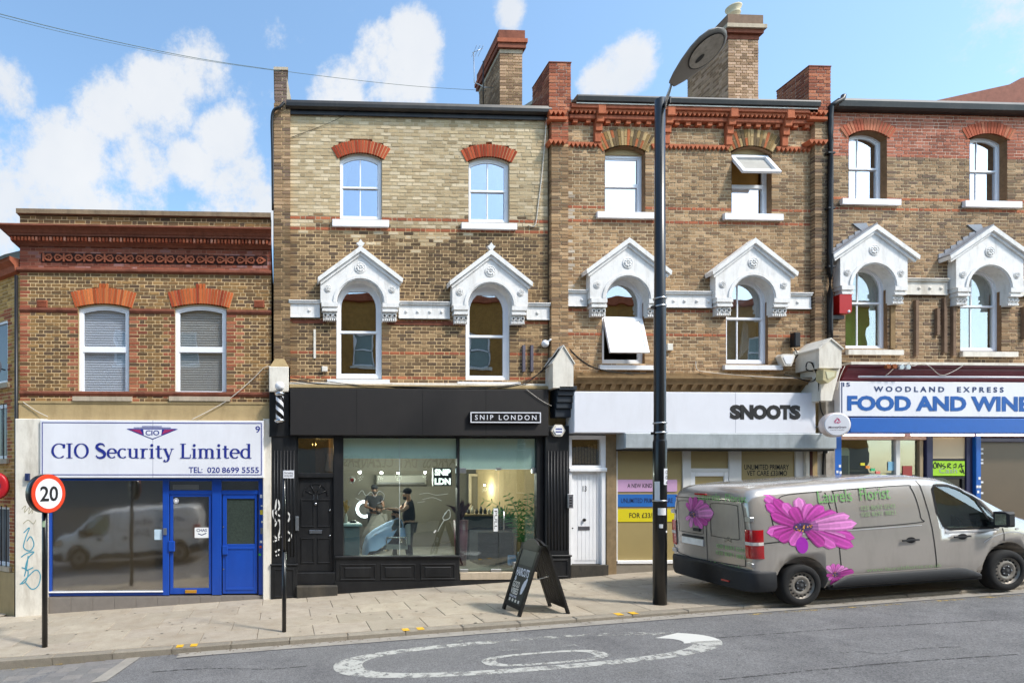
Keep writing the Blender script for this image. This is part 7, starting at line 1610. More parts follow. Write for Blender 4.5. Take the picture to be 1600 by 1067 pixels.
    # wheel wells and wheels
    for ax_ in AX:
        for sg in (-1, 1):
            w = MB(); k = 24; o_ = []
            for i in range(k+1):
                a = R(-20 + 220*i/k); o_.append((ax_ + .43*math.cos(a), RW+.03 + .43*math.sin(a)))
            for y in (sg*.90, sg*.55): w.v.extend((x, y, z) for x, z in o_)
            for i in range(k): w.face((i, i+1, k+2+i, k+1+i))
            w.face(range(k+1, 2*k+2)); w.build('wheel_well', gap, root, local=True)
            wh = bpy.data.objects.new('wheel', None); C.objects.link(wh); wh.parent = root; wh.location = (ax_, sg*.85, RW); wh.scale = (1/root.scale[0], 1, 1/root.scale[2]); WL[wh.name] = (0,0,0)
            y = sg
            MB().lathe([(.20, -.10*y), (.225, -.105*y), (.30, -.10*y), (.328, -.075*y), (RW, -.05*y), (RW, .06*y), (.328, .085*y), (.30, .105*y), (.225, .11*y), (.215, .095*y)], (0,0,0), 'y', 40, cap=False).build('tyre', mat('tyre_rubber', '1b1b1c', .85, var=.15, nscale=30, bump=.1), wh, local=True)
            rim = MB().lathe([(.222, .105*y), (.215, .085*y), (.205, .06*y), (.195, .055*y), (.145, .085*y), (.12, .088*y), (.105, .075*y), (.0, .07*y)], (0,0,0), 'y', 40, cap=False).build('rim', mat('steel_rim', '98928a', .45, .5, var=.12, nscale=14), wh, local=True)
            for i in range(16):
                t = 2*math.pi*i/16; MB().lathe([(.017, .0), (.017, .006*y)], (.172*math.cos(t), .074*y, .172*math.sin(t)), 'y', 10).build('rim_hole', gap, wh, local=True)
            MB().lathe([(.092, .070*y), (.09, .082*y), (.06, .09*y), (.055, .085*y), (.03, .1*y), (.0, .1*y)], (0,0,0), 'y', 20).build('hub_cap', trim, wh, local=True)
            for i in range(5): t = 2*math.pi*i/5; MB().lathe([(.012, 0), (.010, .012*y)], (.072*math.cos(t), .085*y, .072*math.sin(t)), 'y', 8).build('wheel_bolt', M_METAL, wh, local=True)
    # bumpers, sills
    def bumper(xs_, zt, name):
        b = MB(); out = []
        for x, y in xs_: out.append((x, -y))
        full = out + [(x, -y) for x, y in out[::-1]]
        n = len(full); levels = [(.27, .96), (.34, 1.0), (zt-.05, 1.0), (zt, .975)]
        cxx = sum(p[0] for p in full)/n
        for z, s in levels: b.v.extend((x + (cxx-x)*(1-s)*.3, y*s, z) for x, y in full)
        for l in range(len(levels)-1):
            for i in range(n-1): b.face((l*n+i, l*n+i+1, (l+1)*n+i+1, (l+1)*n+i), 0, None, True)
        b.face([(len(levels)-1)*n+i for i in range(n)])
        o = b.build(name, trim, root, local=True); return o
    bumper([(.31,.968),(.20,.968),(.06,.955),(-.02,.915),(-.065,.80),(-.08,.4),(-.085,0)], .60, 'rear_bumper')
    bumper([(4.50,.93),(4.70,.88),(4.86,.80),(4.96,.66),(5.0,.35),(5.01,0)], .55, 'front_bumper')
    for sg in (-1, 1):
        MB().bev(-.078, -.05, 0, .01, 0, 0) if False else None
        b = MB(); k = 20
        for i in range(k+1):
            x = 1.17 + (3.52-1.17)*i/k; t = math.sin(math.pi*min(1, min(i, k-i)/3)/2); zt = .33 + .11*t
            for y, z in ((.955, .27), (.985, .29), (.985, zt-.02), (.965, zt)): b.v.append((x, sg*y, z))
        for i in range(k):
            for j in range(3): b.face((4*i+j, 4*i+4+j, 4*i+5+j, 4*i+1+j), 0, None, True)
        b.build('sill_moulding', trim, root, local=True)
        strip([(1.19+.1*i, .30 + .155*math.sin(math.pi/2*min(1, min(i, 23-i)/3.)) ) for i in range(24)], .022, 'sill_highlight', paint, .012, sg=1 if sg < 0 else -1)
        MB().box(1.13, 3.56, sg*.90, sg*.95, .24, .285).build('floor_sill', gap, root, local=True)
        # glass of the cab door
        rb = MB(); 
        pts = [(x + (x-3.3)*.015, z) for x, z in WIN]; rb.v = [(x, -sg*side(x, z, -.004), z) for x, z in pts]; rb.face(range(len(pts)))
        rb.build('door_window', glass('van_glass', .10, (.72,.86,.80)), root, local=True)
        ro = [(x, z) for x, z in WIN] + [WIN[0]]
        strip(ro, .035, 'window_seal', gap, .003, sg=1 if sg < 0 else -1)
    strip([(3.76,1.06),(3.60,1.42)], .03, 'quarter_pillar', gap, .006)
    strip([(3.0,1.0),(3.3,.985),(3.86,.985)], .03, 'waist_trim', lite, .005)
    b = MB(); b.add([(4.115,-.68,1.275),(4.115,.68,1.275),(3.36,.64,1.80),(3.36,-.64,1.80)], [(0,1,2,3)]); b.build('windscreen', glass('van_glass', .10, (.72,.86,.80)), root, local=True)
    # cab interior
    MB().box(2.62, 2.66, -.86, .86, .4, 1.72).build('bulkhead', gap, root, local=True); MB().box(2.66, 4.2, -.85, .85, .35, .42).build('cab_floor', gap, root, local=True)
    MB().bev(3.72, 4.15, -.80, .80, .7, 1.12, .03).build('dashboard', mat('dash_black', '1a1a1c', .7), root, local=True)
    for yy in (-.48, .45):
        s_ = MB(); s_.bev(2.85, 3.35, yy-.24, yy+.24, .55, .75, .02); s_.prism([(2.78,.72),(2.92,.72),(2.82,1.32),(2.70,1.32)], yy-.23, yy+.23); s_.prism([(2.74,1.35),(2.82,1.35),(2.80,1.56),(2.72,1.56)], yy-.13, yy+.13)
        s_.build('seat', mat('seat_cloth', '2a2624', .9, var=.2), root, local=True)
    MB().lathe([(.185, 0), (.195, .02), (.185, .035), (.165, .02)], (3.62, -.45, 1.0), 'x', 24).build('steering_wheel', MATS['dash_black'], root, local=True)
    # panel gaps on the flank
    strip([(2.84,.30),(2.83,.60),(2.80,.95),(2.78,1.3),(2.74,1.6),(2.70,1.80)], .012, 'door_gap', gap)
    strip([(1.32,.33),(1.33,.55),(1.30,1.0),(1.26,1.4),(1.20,1.72)], .012, 'door_gap', gap)
    strip([(3.93,.80),(3.94,.9),(3.92,1.0)], .010, 'door_gap', gap)
    strip([(.10,1.01),(.5,1.03),(1.3,1.06)], .014, 'slide_rail', gap); strip([(.34,1.10),(.8,1.12),(2.64,1.13)], .012, 'flank_highlight', lite)  # the pale strip is light on the flank crease, put into colour
    for pts in ([(1.36,1.17),(1.34,1.5),(1.33,1.70),(1.42,1.735),(2.45,1.745),(2.56,1.70),(2.62,1.5),(2.64,1.24),(2.58,1.17),(1.36,1.15)], [(.34,1.15),(.32,1.50),(.45,1.66),(.62,1.72),(1.16,1.735)]): strip(curve_pts(pts, 4), .012, 'panel_crease', gap)
    for xx in (2.44, 2.90+.36):
        h_ = MB(); h_.box(xx-.16, xx+.10, side(xx, .93)-.035, side(xx, .93)-.015, .905, .93); h_.build('door_handle', trim, body, local=True)
        b = MB(); b.v = [(x, side(x, z, .003), z) for x, z in ell(xx, .915, .075, .045, 0, 345, 20)]; b.face(range(21)); b.build('handle_recess', gap, body, local=True)
    mi_ = MB(); yy = side(3.78, 1.12)
    mi_.bev(3.72, 3.86, yy-.24, yy-.06, 1.04, 1.27, .03); mi_.box(3.74, 3.84, yy-.08, yy+.03, 1.05, 1.11); mo = mi_.build('wing_mirror', trim, root, local=True)
    MB().add([(3.718, yy-.22, 1.07), (3.718, yy-.08, 1.07), (3.718, yy-.08, 1.24), (3.718, yy-.22, 1.24)], [(0,3,2,1)]).build('mirror_glass', M_CHROME, mo, local=True)
    b = MB(); b.v = [(x, side(x, z, .006), z) for x, z in ell(4.17, .97, .03, .018, 0, 340, 16)]; b.face(range(17)); b.build('side_repeater', lite, root, local=True)
    strip(curve_pts([(3.60,.80),(3.75,.88),(4.0,.93),(4.25,.9),(4.45,.8)], 6), .02, 'arch_highlight', lite, .003)  # light caught by the arch crease, painted as a pale strip
    for sg in (-1, 1):         # headlights
        MB().prism([(4.48,.78),(4.80,.74),(4.72,.92),(4.5,.98)], sg*.86-.06, sg*.86+.05).build('headlight', M_CHROME, root, local=True)
    # rear end
    rx = -.004
    def rear(pts, name, m, dx=0.0, parent=body): b = MB(); b.v = [(rx-dx, y, z) for y, z in pts]; b.face(range(len(pts))); return b.build(name, m, parent, local=True)
    def rline(pts, w, name, m, dx=.001): rb = MB(); ribbon(rb, pts, lambda *a: w, 0); b = MB(); b.v = [(rx-dx, x, z) for x, y, z in rb.v]; b.f = [f[::-1] for f in rb.f]; b.m = rb.m; b.c = rb.c; b.sm = rb.sm; return b.build(name, m, body, local=True)
    rline([(.05,.60),(.05,1.63)], .012, 'door_gap', gap)
    rline(curve_pts([(-.76,.64),(-.79,1.2),(-.735,1.62),(-.68,1.645),(.68,1.645),(.735,1.62),(.79,1.2),(.76,.64),(-.76,.64)], 4), .012, 'door_gap', gap)
    for yc in (-.36, .42): rline(curve_pts([(yc-.30,1.08),(yc-.29,1.5),(yc-.24,1.58),(yc+.24,1.58),(yc+.29,1.5),(yc+.30,1.08),(yc+.25,1.04),(yc-.25,1.04),(yc-.30,1.08)], 4), .010, 'panel_crease', gap)
    for sg in (-1, 1):
        tl_ = MB(); z0_, z1_ = .78, 1.22
        prof = [(.14, .955), (.06, .955), (0, .925), (-.02, .89), (-.018, .79)]
        k = len(prof)
        for z, ins in ((z0_, .02), (z0_+.03, 0), (z1_-.03, 0), (z1_, .02)):
            for x, y in prof: tl_.v.append((x+ins*.4, sg*(y*lerp_t([(0,1),(1.25,1.0),(1.3,.99)], z)-ins*.2), z))
        for l in range(3):
            for i in range(k-1): tl_.face((l*k+i, l*k+i+1, (l+1)*k+i+1, (l+1)*k+i), 0, None, True)
        t_o = tl_.build('tail_light', mat('tail_red', 'b3121a', .12, var=.2, nscale=14, spec=.8, coat=.8), root, local=True)
        wb = MB()
        for z in (.985, 1.035):
            for x, y in prof: wb.v.append((x-.004, sg*(y+.004), z))
        for i in range(k-1): wb.face((i, i+1, k+i+1, k+i))
        wb.build('reversing_lens', mat('clear_lens', 'd8cfca', .12, spec=.8), t_o, local=True)
        for z in (1.38, .68): MB().bev(-.018, .04, sg*.80, sg*.91, z-.035, z+.035, .01).build('hinge', M_METAL, root, local=True)
    MB().bev(-.03, .0, -.0, .26, 1.71, 1.735, .005).build('brake_light', mat('tail_red', 'b3121a', .12), root, local=True)
    if livery == 'florist':
        plate = MB().box(-.022, -.006, .12, .64, .84, .95).build('number_plate', mat('plate_white', 'f2f2f2', .4), root, local=True)
        MB().bev(-.03, 0, .12, .62, .965, .995, .006).build('plate_lamp_bar', trim, root, local=True); MB().bev(-.03, 0, .18, .34, 1.08, 1.13, .008).build('rear_handle', trim, root, local=True)
        MB().box(-.095, -.07, -.52, -.36, .36, .385).build('reflector', MATS['tail_red'], root, local=True)
        for dz in (0, .035): rline([(-.50, .985+dz), (-.43, 1.02+dz), (-.36, .985+dz)], .018, 'badge', M_CHROME, .004)
    return body, side, strip, rear, rline
def local_side(root, u, v, Y):
    p = Vector((PX(u, Y), Y, PZ(v, u, Y))); q = root.matrix_world.inverted() @ p; return q.x, q.z
def local_rear(root, u, v):
    inv = root.matrix_world.inverted(); o = inv @ CAM; d = (inv.to_3x3() @ (FWD + RGT*((u-PPX)/FPX) + Vector((0,0,1))*((PPY-v)/FPX))); t = (-.006-o.x)/d.x; p = o + d*t; return p.y, p.z
M_VAN = mat('bronze_grey_paint', 'c0b9b1', .24, .5, var=.03, nscale=2, coat=.8, dirt=('7b736a', .35), dscale=1.2)
YN = -3.36; vx = PX(1255, YN)
van = thing('florist_van', 'grey florist van with magenta flowers and green lettering parked on the pavement', 'van', (vx - .82*CS, YN+.96, PZ(948, 1255, YN) - .71*.0625 + .012), rot=(R(1.4), -SL, 0)); van.scale = (1.055, 1, 1.05)
van.location.x = vx - .71*1.055*CS; WL[van.name] = tuple(van.location)
bpy.context.view_layer.update()
body, side, strip, rear, rline = make_van(van, M_VAN, None, 'florist')
bpy.context.view_layer.update()
M_PETAL = mat('petal_print', src='attr', rough=.35, var=.08, nscale=20, coat=.5)
def flower(name, tips, centre, cr, to_surface, label, widths=None, seed=1, cs=1.0):
    rg = random.Random(seed); root_m = MB(); k = 0; parts = []
    for i, tp in enumerate(tips):
        c = Vector(centre); t = Vector(tp); d = t-c; ln = d.length; d.normalize(); n = Vector((-d.y, d.x)); w = (widths or .24)*ln if not isinstance(widths, list) else widths[i]
        b = MB(); m_, q = 9, 6; base = [lin('cf50b6'), lin('dd6cc6'), lin('ea92d8'), lin('bd42a2')][rg.randrange(4)]; bend = rg.uniform(-.06, .06)*ln
        for a in range(m_+1):
            s_ = a/m_; wd = w*(.22 + .78*math.sin(math.pi*min(1, s_*.62+.06)))*(1 if s_ < .82 else math.sqrt(max(.0, 1-((s_-.82)/.18)**2))*.96+.04)
            for j in range(q+1):
                e = (j/q-.5)*2; p = c + d*(ln*(.08+.92*s_)) + n*(e*wd*.5 + bend*s_*s_); b.v.append(to_surface(p.x, p.y, .0045 + .0006*(k % 6)))
        for a in range(m_):
            for j in range(q):
                f = .55 + .5*(a/m_) + (.18 if j in (1, 4) else -.05) - (.22 if j in (0, q-1) and a > 2 else 0) + rg.uniform(-.05, .05)
                col = tuple(min(1, v*f) for v in base)
                if a < 2: col = mixc(col, lin('5a2a6a'), .5)
                b.face((a*(q+1)+j, a*(q+1)+j+1, (a+1)*(q+1)+j+1, (a+1)*(q+1)+j), 0, col, True)
        b.build('flower_petal', M_PETAL, body, local=True); k += 1
    b = MB(); pts = ell(centre[0], centre[1], cr[0], cr[1], 0, 345, 23); b.v = [to_surface(x, z, .0085) for x, z in pts]; b.face(range(24), 0, lin('4a3560')); b.build('flower_centre', M_PETAL, body, local=True)
    b = MB()
    for i in range(26):
        a = rg.uniform(0, 6.28); r = math.sqrt(rg.random()); x, z = centre[0]+cr[0]*r*math.cos(a), centre[1]+cr[1]*r*math.sin(a); s_ = cr[1]*.16; kk = len(b.v)
        b.v.extend(to_surface(x+dx*s_, z+dz*s_, .0095) for dx, dz in ((-1,-1),(1,-1),(1,1),(-1,1))); b.face((kk, kk+1, kk+2, kk+3), 0, lin(rg.choice(('6b5aa8','2f2240','b87a3c','d8a24a'))))
    b.build('flower_stamens', M_PETAL, body, local=True, kind='stuff')
onside = lambda x, z, off=.004: (x, side(x, z, off), z)
LS = lambda u, v: local_side(van, u, v, YN)
c_ = LS(1254, 823)
tips = [LS(u, v) for u, v in ((1196,773),(1199,788),(1212,779),(1227,785),(1205,806),(1240,792),(1252,777),(1268,786),(1287,789),(1308,800),(1328,806),(1338,822),(1334,836),(1322,846),(1330,856),(1302,856),(1285,852),(1232,850),(1198,830),(1207,838),(1216,845))]
tips = [(max(x, .035), z) for x, z in tips]
flower('big', tips, c_, (.155, .065), onside, '', widths=[.16]*5+[.20]*4+[.17]*4+[.17]*8, seed=4)
b = MB(); x, z = LS(1251, 851); pts = ell(x, z, .095, .125, 0, 345, 23); b.v = [onside(px, pz, .0088) for px, pz in pts]; b.face(range(24), 0, lin('a52bb0')); b.build('flower_petal', M_PETAL, body, local=True)
c_ = LS(1304, 897); flower('small', [LS(1304+dx, 897+dy) for dx, dy in ((-14,-14),(-6,-17),(4,-17),(12,-14),(20,-8),(29,-3),(24,4),(14,8),(5,13),(-3,17),(-10,8),(-14,2))], c_, (.045, .035), onside, '', widths=.42, seed=5)
onrear = lambda y, z, off=.004: (-off, y, z)
LR = lambda u, v: local_rear(van, u, v)
c_ = LR(1082, 803); flower('rear', [LR(u, v) for u, v in ((1072,785),(1078,776),(1088,776),(1098,781),(1108,790),(1115,800),(1112,810),(1106,818),(1098,825),(1088,822),(1079,824),(1072,812))], c_, (.085, .055), onrear, '', widths=.36, seed=6)
M_GREEN = mat('green_print', '78b069', .45); M_GREEND = mat('faded_green_print', '7f9a6e', .5)
def side_text(body_, u0, u1, v0, v1, m, bold=0.0, **k):
    x0, z0 = LS(u0, (v0+v1)/2); x1, _ = LS(u1, (v0+v1)/2); hgt = LS(u0, v0)[1]-LS(u0, v1)[1]; t_ = text_mb(body_, x0, x1, z0-hgt/2, z0+hgt/2, 0, bold=bold, **k)
    bmx = MB(); bmx.v = [onside(x, z + .0*x, .014) for x, y, z in t_.v]; bmx.f, bmx.m, bmx.c, bmx.sm = t_.f, t_.m, t_.c, t_.sm; bmx.build('lettering', m, body, local=True)
side_text('Laurels  Florist', 1281, 1394, 767, 786, M_GREEN); side_text('020 8693 0243', 1346, 1400, 790, 797, M_GREEND); side_text('020 8291 8821', 1346, 1400, 800, 807, M_GREEND); side_text('www.laurelsflorist.co.uk', 1352, 1470, 887, 893, M_GREEND)
def rear_text(body_, u0, u1, v0, v1, m, bold=0.0):
    (ya, za_), (yb, zb_) = LR(u0, (v0[0]+v0[1])/2), LR(u1, (v1[0]+v1[1])/2); h0 = LR(u0, v0[0])[1]-LR(u0, v0[1])[1]
    t_ = text_mb(body_, 0, 1, -.5, .5, 0, bold=bold); bmx = MB(); bmx.v = [(-.011, ya+(yb-ya)*x, za_+(zb_-za_)*x + z*h0) for x, y, z in t_.v]; bmx.f, bmx.m, bmx.c, bmx.sm = t_.f, t_.m, t_.c, t_.sm; bmx.build('lettering', m, body, local=True)
rear_text('Laurels  Florist', 1092, 1167, (769, 780), (773, 785), M_GREEN, .0); rear_text('020 8693 0243', 1120, 1166, (849, 855), (857, 863), M_GREEN); rear_text('020 8291 8821', 1119, 1166, (859, 865), (868, 874), M_GREEN); rear_text('www.laurelsflorist.co.uk', 1076, 1158, (870, 877), (883, 891), M_GREEN)
# white delivery van on the far side of the road, mirrored in the window of number nine
van2 = thing('delivery_van', 'white delivery van across the road, mirrored in the window of number nine', 'van', (-2.7, -7.6, road_z(-4.5, -8.5) + .16), rot=(0, SL, math.pi))
bpy.context.view_layer.update()
body2, side2, strip2, _, _ = make_van(van2, mat('white_van_paint', 'e4e4e2', .3, var=.02, coat=.5), None, None)
for s_, x0, x1, z0, z1, cc in (('ebay', 1.5, 2.3, 1.25, 1.5, '8d8f96'), ('EVRi', 1.6, 2.2, .92, 1.1, '8d8f96'), ('sell for free', .45, 1.25, 1.35, 1.5, '4b6f9c')):
    t_ = text_mb(s_, x0, x1, z0, z1, 0, bold=.02); bmx = MB(); bmx.v = [(x, side2(x, z, .014), z) for x, y, z in t_.v]; bmx.f, bmx.m, bmx.c, bmx.sm = t_.f, t_.m, t_.c, t_.sm; bmx.build('lettering', mat('van_ink_' + cc, cc, .5), body2, local=True)
# ------------------------------------------------------------------ inside the barber shop
FZ = PZ(893, 700); zc7 = PZ(681, 655) + .55; YB_ = 4.6
xi0, xi1 = PX(537), PX(848); shw = mat('salon_wall', '504c43', .85, var=.06, nscale=1.2)
b = MB().add([(xi0-.6,.12,FZ),(xi1+1.6,.12,FZ),(xi1+1.6,YB_,FZ),(xi0-.6,YB_,FZ),(xi0-.6,.12,zc7),(xi1+1.6,.12,zc7),(xi1+1.6,YB_,zc7),(xi0-.6,YB_,zc7)], [(1,5,6,2),(2,6,7,3),(3,7,4,0)])
b.build('shop_interior', shw, b11); MB().add([(xi0-.6,.12,FZ),(xi1+1.6,.12,FZ),(xi1+1.6,YB_,FZ),(xi0-.6,YB_,FZ)], [(0,1,2,3)]).build('shop_floor', mat('salon_floor', '6d6a64', .4, var=.1), b11)
MB().add([(xi0-.6,.12,zc7-.5),(xi1+1.6,.12,zc7-.5),(xi1+1.6,YB_,zc7-.5),(xi0-.6,YB_,zc7-.5)], [(3,2,1,0)]).build('shop_ceiling', mat('salon_ceiling', 'b9c4c2', .9), b11)
def I(u, v, Y): return Vector((PX(u, Y), Y, PZ(v, u, Y)))
for i, (u, v, Y, s) in enumerate(((562, 737, 2.6, .042), (596, 738, 2.4, .038), (622, 738.5, 3.2, .034), (664, 737.5, 3.2, .034), (757, 757.5, 3.4, .026), (788, 761, 3.6, .026))):
    p = I(u, v, Y); lp = thing('spot_lamp', ('leftmost', 'second from left', 'third from left', 'fourth from left', 'fifth from left', 'rightmost')[i] + ' small lit ceiling spot lamp inside the barber shop', 'lamp', tuple(p), 'ceiling spots in the barber shop')
    MB().sphere(tuple(p), s, s, s, 10, 7).build('bulb', emis('spot_glow', 'fff6e4', 22), lp); MB().lathe([(s*.9, s*.3), (s*1.1, s*1.4), (s*.8, s*1.6)], tuple(p), 'z', 12).build('housing', M_GUT, lp)
    ld = bpy.data.lights.new('spot_light', 'POINT'); ld.energy = 45 if i < 4 else 12; ld.color = (1, .93, .82); ld.shadow_soft_size = .08; lo = bpy.data.objects.new('spot_light', ld); C.objects.link(lo); lo.parent = lp; lo.location = (0, -.02, -.12)
p = I(491, 694, 1.2); hl = thing('hall_lamp', 'small warm hall bulb behind the glass above the black front door', 'lamp', tuple(p)); MB().sphere(tuple(p), .045, .045, .045, 10, 7).build('bulb', emis('hall_glow', 'ffd98a', 18), hl)
ld = bpy.data.lights.new('hall_light', 'POINT'); ld.energy = 8; ld.color = (1, .8, .5); lo = bpy.data.objects.new('hall_light', ld); C.objects.link(lo); lo.parent = hl; lo.location = (0, 0, -.1)
# glowing window sign
x0, x1, z0, z1 = PX(677, .35), PX(706, .35), PZ(759, 690, .35), PZ(730.5, 690, .35)
o = MB().bev(x0, x1, .35, .45, z0, z1, .01).build('light_sign', mat('sign_box_black', '0e0e10', .4)); tag(o, 'black light box sign with two lines of glowing white letters in the barber window', 'sign')
zm = (z0+z1)/2
text('SNIP', emis('sign_glow', 'f4f7ee', 1.3), o, x0+.03, x1-.03, zm+.03, z1-.03, .345, bold=.05); text('LDN', emis('sign_glow', 'f4f7ee', 1.3), o, x0+.03, x1-.03, z0+.03, zm-.03, .345, bold=.05)
# people: one continuous skinned body each, clothes over it
M_SKIN = mat('skin', 'd8a68a', .55, var=.06, nscale=9); M_SKIN2 = mat('skin_dark', '5b3f2f', .5, var=.06); M_CLOB = mat('black_cotton', '14151a', .9, var=.25, nscale=9); M_HAIR = mat('dark_hair', '1d1713', .7, var=.2, nscale=40); M_DENIM = mat('dark_denim', '161c28', .9, var=.2, nscale=20)
def skin(name, verts, edges, m, parent, sub=2):
    me = bpy.data.meshes.new(name); off = (0,0,0)
    me.from_pydata([v[:3] for v in verts], edges, []); me.materials.append(m)
    bm = bmesh.new(); bm.from_mesh(me); ly = bm.verts.layers.skin.verify(); bm.verts.ensure_lookup_table()
    for i, v in enumerate(bm.verts): r = verts[i][3]; v[ly].radius = (r if not isinstance(r, tuple) else r[0], r if not isinstance(r, tuple) else r[1]); v[ly].use_root = i == 0
    bm.to_mesh(me); bm.free()
    o = link(name, me, parent); md = o.modifiers.new('skin', 'SKIN'); md.use_smooth_shade = True; sb = o.modifiers.new('sub', 'SUBSURF'); sb.levels = sub; sb.render_levels = sub
    return o
def person(label, loc, rz, J, skinm, top, legs, arms, cap=False, beard=True, hair=True, headtilt=(0,0)):
    """J: joint positions in local space (facing -y): pelvis, chest, neck, head, and per side shoulder, elbow, wrist, hip, knee, ankle"""
    pr = thing('person', label, 'person', loc, rot=(0, 0, rz)); V = []; E = []; ix = {}
    def jv(n, r): ix[n] = len(V); V.append((*J[n], r))
    jv('pelvis', .135); jv('chest', .15); jv('neck', .055); jv('head', .085); J['crown'] = (J['head'][0]+headtilt[0], J['head'][1]+headtilt[1], J['head'][2]+.10); jv('crown', .078)
    J['chin'] = (J['head'][0], J['head'][1]-.065, J['head'][2]-.065); jv('chin', .035)
    E += [(0,1),(1,2),(2,3),(3,4),(3,5)]
    for s in 'lr':
        jv('sh'+s, .065); jv('el'+s, .045); jv('wr'+s, .03); jv('hi'+s, .095); jv('kn'+s, .06); jv('an'+s, .04)
        a = Vector(J['an'+s]); V.append((a.x, a.y-.13, a.z-.05, .035)); ix['to'+s] = len(V)-1
        E += [(1, ix['sh'+s]), (ix['sh'+s], ix['el'+s]), (ix['el'+s], ix['wr'+s]), (0, ix['hi'+s]), (ix['hi'+s], ix['kn'+s]), (ix['kn'+s], ix['an'+s]), (ix['an'+s], ix['to'+s])]
        w = Vector(J['wr'+s]); d = (w - Vector(J['el'+s])).normalized(); sd_ = d.cross(Vector((0,0,1)));
        if sd_.length < .1: sd_ = Vector((1,0,0))
        sd_.normalize(); dn = d.cross(sd_).normalized()
        palm = w + d*.055; V.append((*palm, .026)); ip = len(V)-1; E.append((ix['wr'+s], ip))
        for f, (o_, l1) in enumerate(((-.03,.075),(-.01,.088),(.01,.082),(.03,.065))):       # four fingers and a thumb, slightly curled
            k = palm + d*.035 + sd_*o_; V.append((*k, .010)); V.append((*(k + d*l1*.55 + dn*.012), .009)); V.append((*(k + d*l1*.95 + dn*.032), .007)); n = len(V); E += [(ip, n-3), (n-3, n-2), (n-2, n-1)]
        k = palm + sd_*.035 - d*.01; V.append((*k, .011)); V.append((*(k + d*.04 + sd_*.02), .009)); n = len(V); E += [(ip, n-2), (n-2, n-1)]
    skin('body', V, E, skinm, pr, 1 if len(V) > 30 else 2)
    h = Vector(J['head'])
    MB().sphere((h.x, h.y-.088, h.z-.012), .014, .022, .024, 8, 6).build('nose', skinm, pr, local=True)
    for sx in (-1, 1): MB().sphere((h.x+sx*.085, h.y+.005, h.z-.005), .012, .025, .033, 8, 6).build('ear', skinm, pr, local=True); MB().sphere((h.x+sx*.034, h.y-.078, h.z+.02), .012, .008, .009, 8, 6).build('eye', M_HAIR, pr, local=True)
    MB().sphere((h.x, h.y-.082, h.z-.055), .026, .010, .008, 8, 6).build('mouth', mat('lips', '8a4f45', .5), pr, local=True)
    if beard: MB().sphere((h.x, h.y-.045, h.z-.07), .068, .055, .058, 14, 9).build('beard', M_HAIR, pr, local=True)
    if hair and not cap: MB().sphere((h.x, h.y+.02, h.z+.075), .094, .105, .085, 16, 10).build('hair', M_HAIR, pr, local=True)
    if cap:
        c = MB().sphere((h.x, h.y+.01, h.z+.085), .10, .112, .085, 16, 10); c.lathe([(.07, 0), (.075, .008), (.07, .014)], (h.x, h.y-.11, h.z+.075), 'z', 14); c.build('cap', M_CLOB, pr, local=True)
    T = [(*J['pelvis'], .165), (*J['chest'], .178), (*(Vector(J['chest']).lerp(Vector(J['neck']), .7)), .09)]; TE = [(0,1),(1,2)]
    for s in 'lr':
        a, e = Vector(J['sh'+s]), Vector(J['el'+s]); T.append((*a, .085)); T.append((*a.lerp(e, arms), .066)); n = len(T); TE += [(1, n-2), (n-2, n-1)]
    skin('shirt', T, TE, top, pr)
    if legs:
        T = [(*J['pelvis'], .16)]; TE = []
        for s in 'lr': T += [(*J['hi'+s], .115), (*J['kn'+s], .08), (*(Vector(J['an'+s])+Vector((0,0,.03))), .062)]; n = len(T); TE += [(0, n-3), (n-3, n-2), (n-2, n-1)]
        skin('trousers', T, TE, legs, pr)
        for s in 'lr': a = J['an'+s]; MB().sphere((a[0], a[1]-.06, a[2]-.045), .05, .135, .05, 12, 8).build('shoe', M_HAIR, pr, local=True)
    return pr
def joints(**k):
    J = dict(pelvis=(0,0,.95), chest=(0,-.01,1.30), neck=(0,0,1.50), head=(0,-.03,1.63), shl=(-.19,0,1.42), shr=(.19,0,1.42), ell=(-.23,.02,1.14), elr=(.23,.02,1.14), wrl=(-.24,-.1,.92), wrr=(.24,-.1,.92), hil=(-.1,0,.88), hir=(.1,0,.88), knl=(-.11,-.02,.49), knr=(.11,-.02,.49), anl=(-.11,.02,.09), anr=(.11,.02,.09)); J.update(k); return J
Yb = 1.35; bxp = PX(639, Yb); fz = FZ
J = joints(head=(0,-.05,1.63), neck=(0,.0,1.49), ell=(-.20,-.22,1.24), wrl=(-.12,-.46,1.28), elr=(.21,-.20,1.26), wrr=(.10,-.44,1.30))
person('standing barber in black cap and black clothes, arms out over the seated customer', (bxp, Yb, fz), R(-90), J, M_SKIN, M_CLOB, M_CLOB, .55, cap=True)
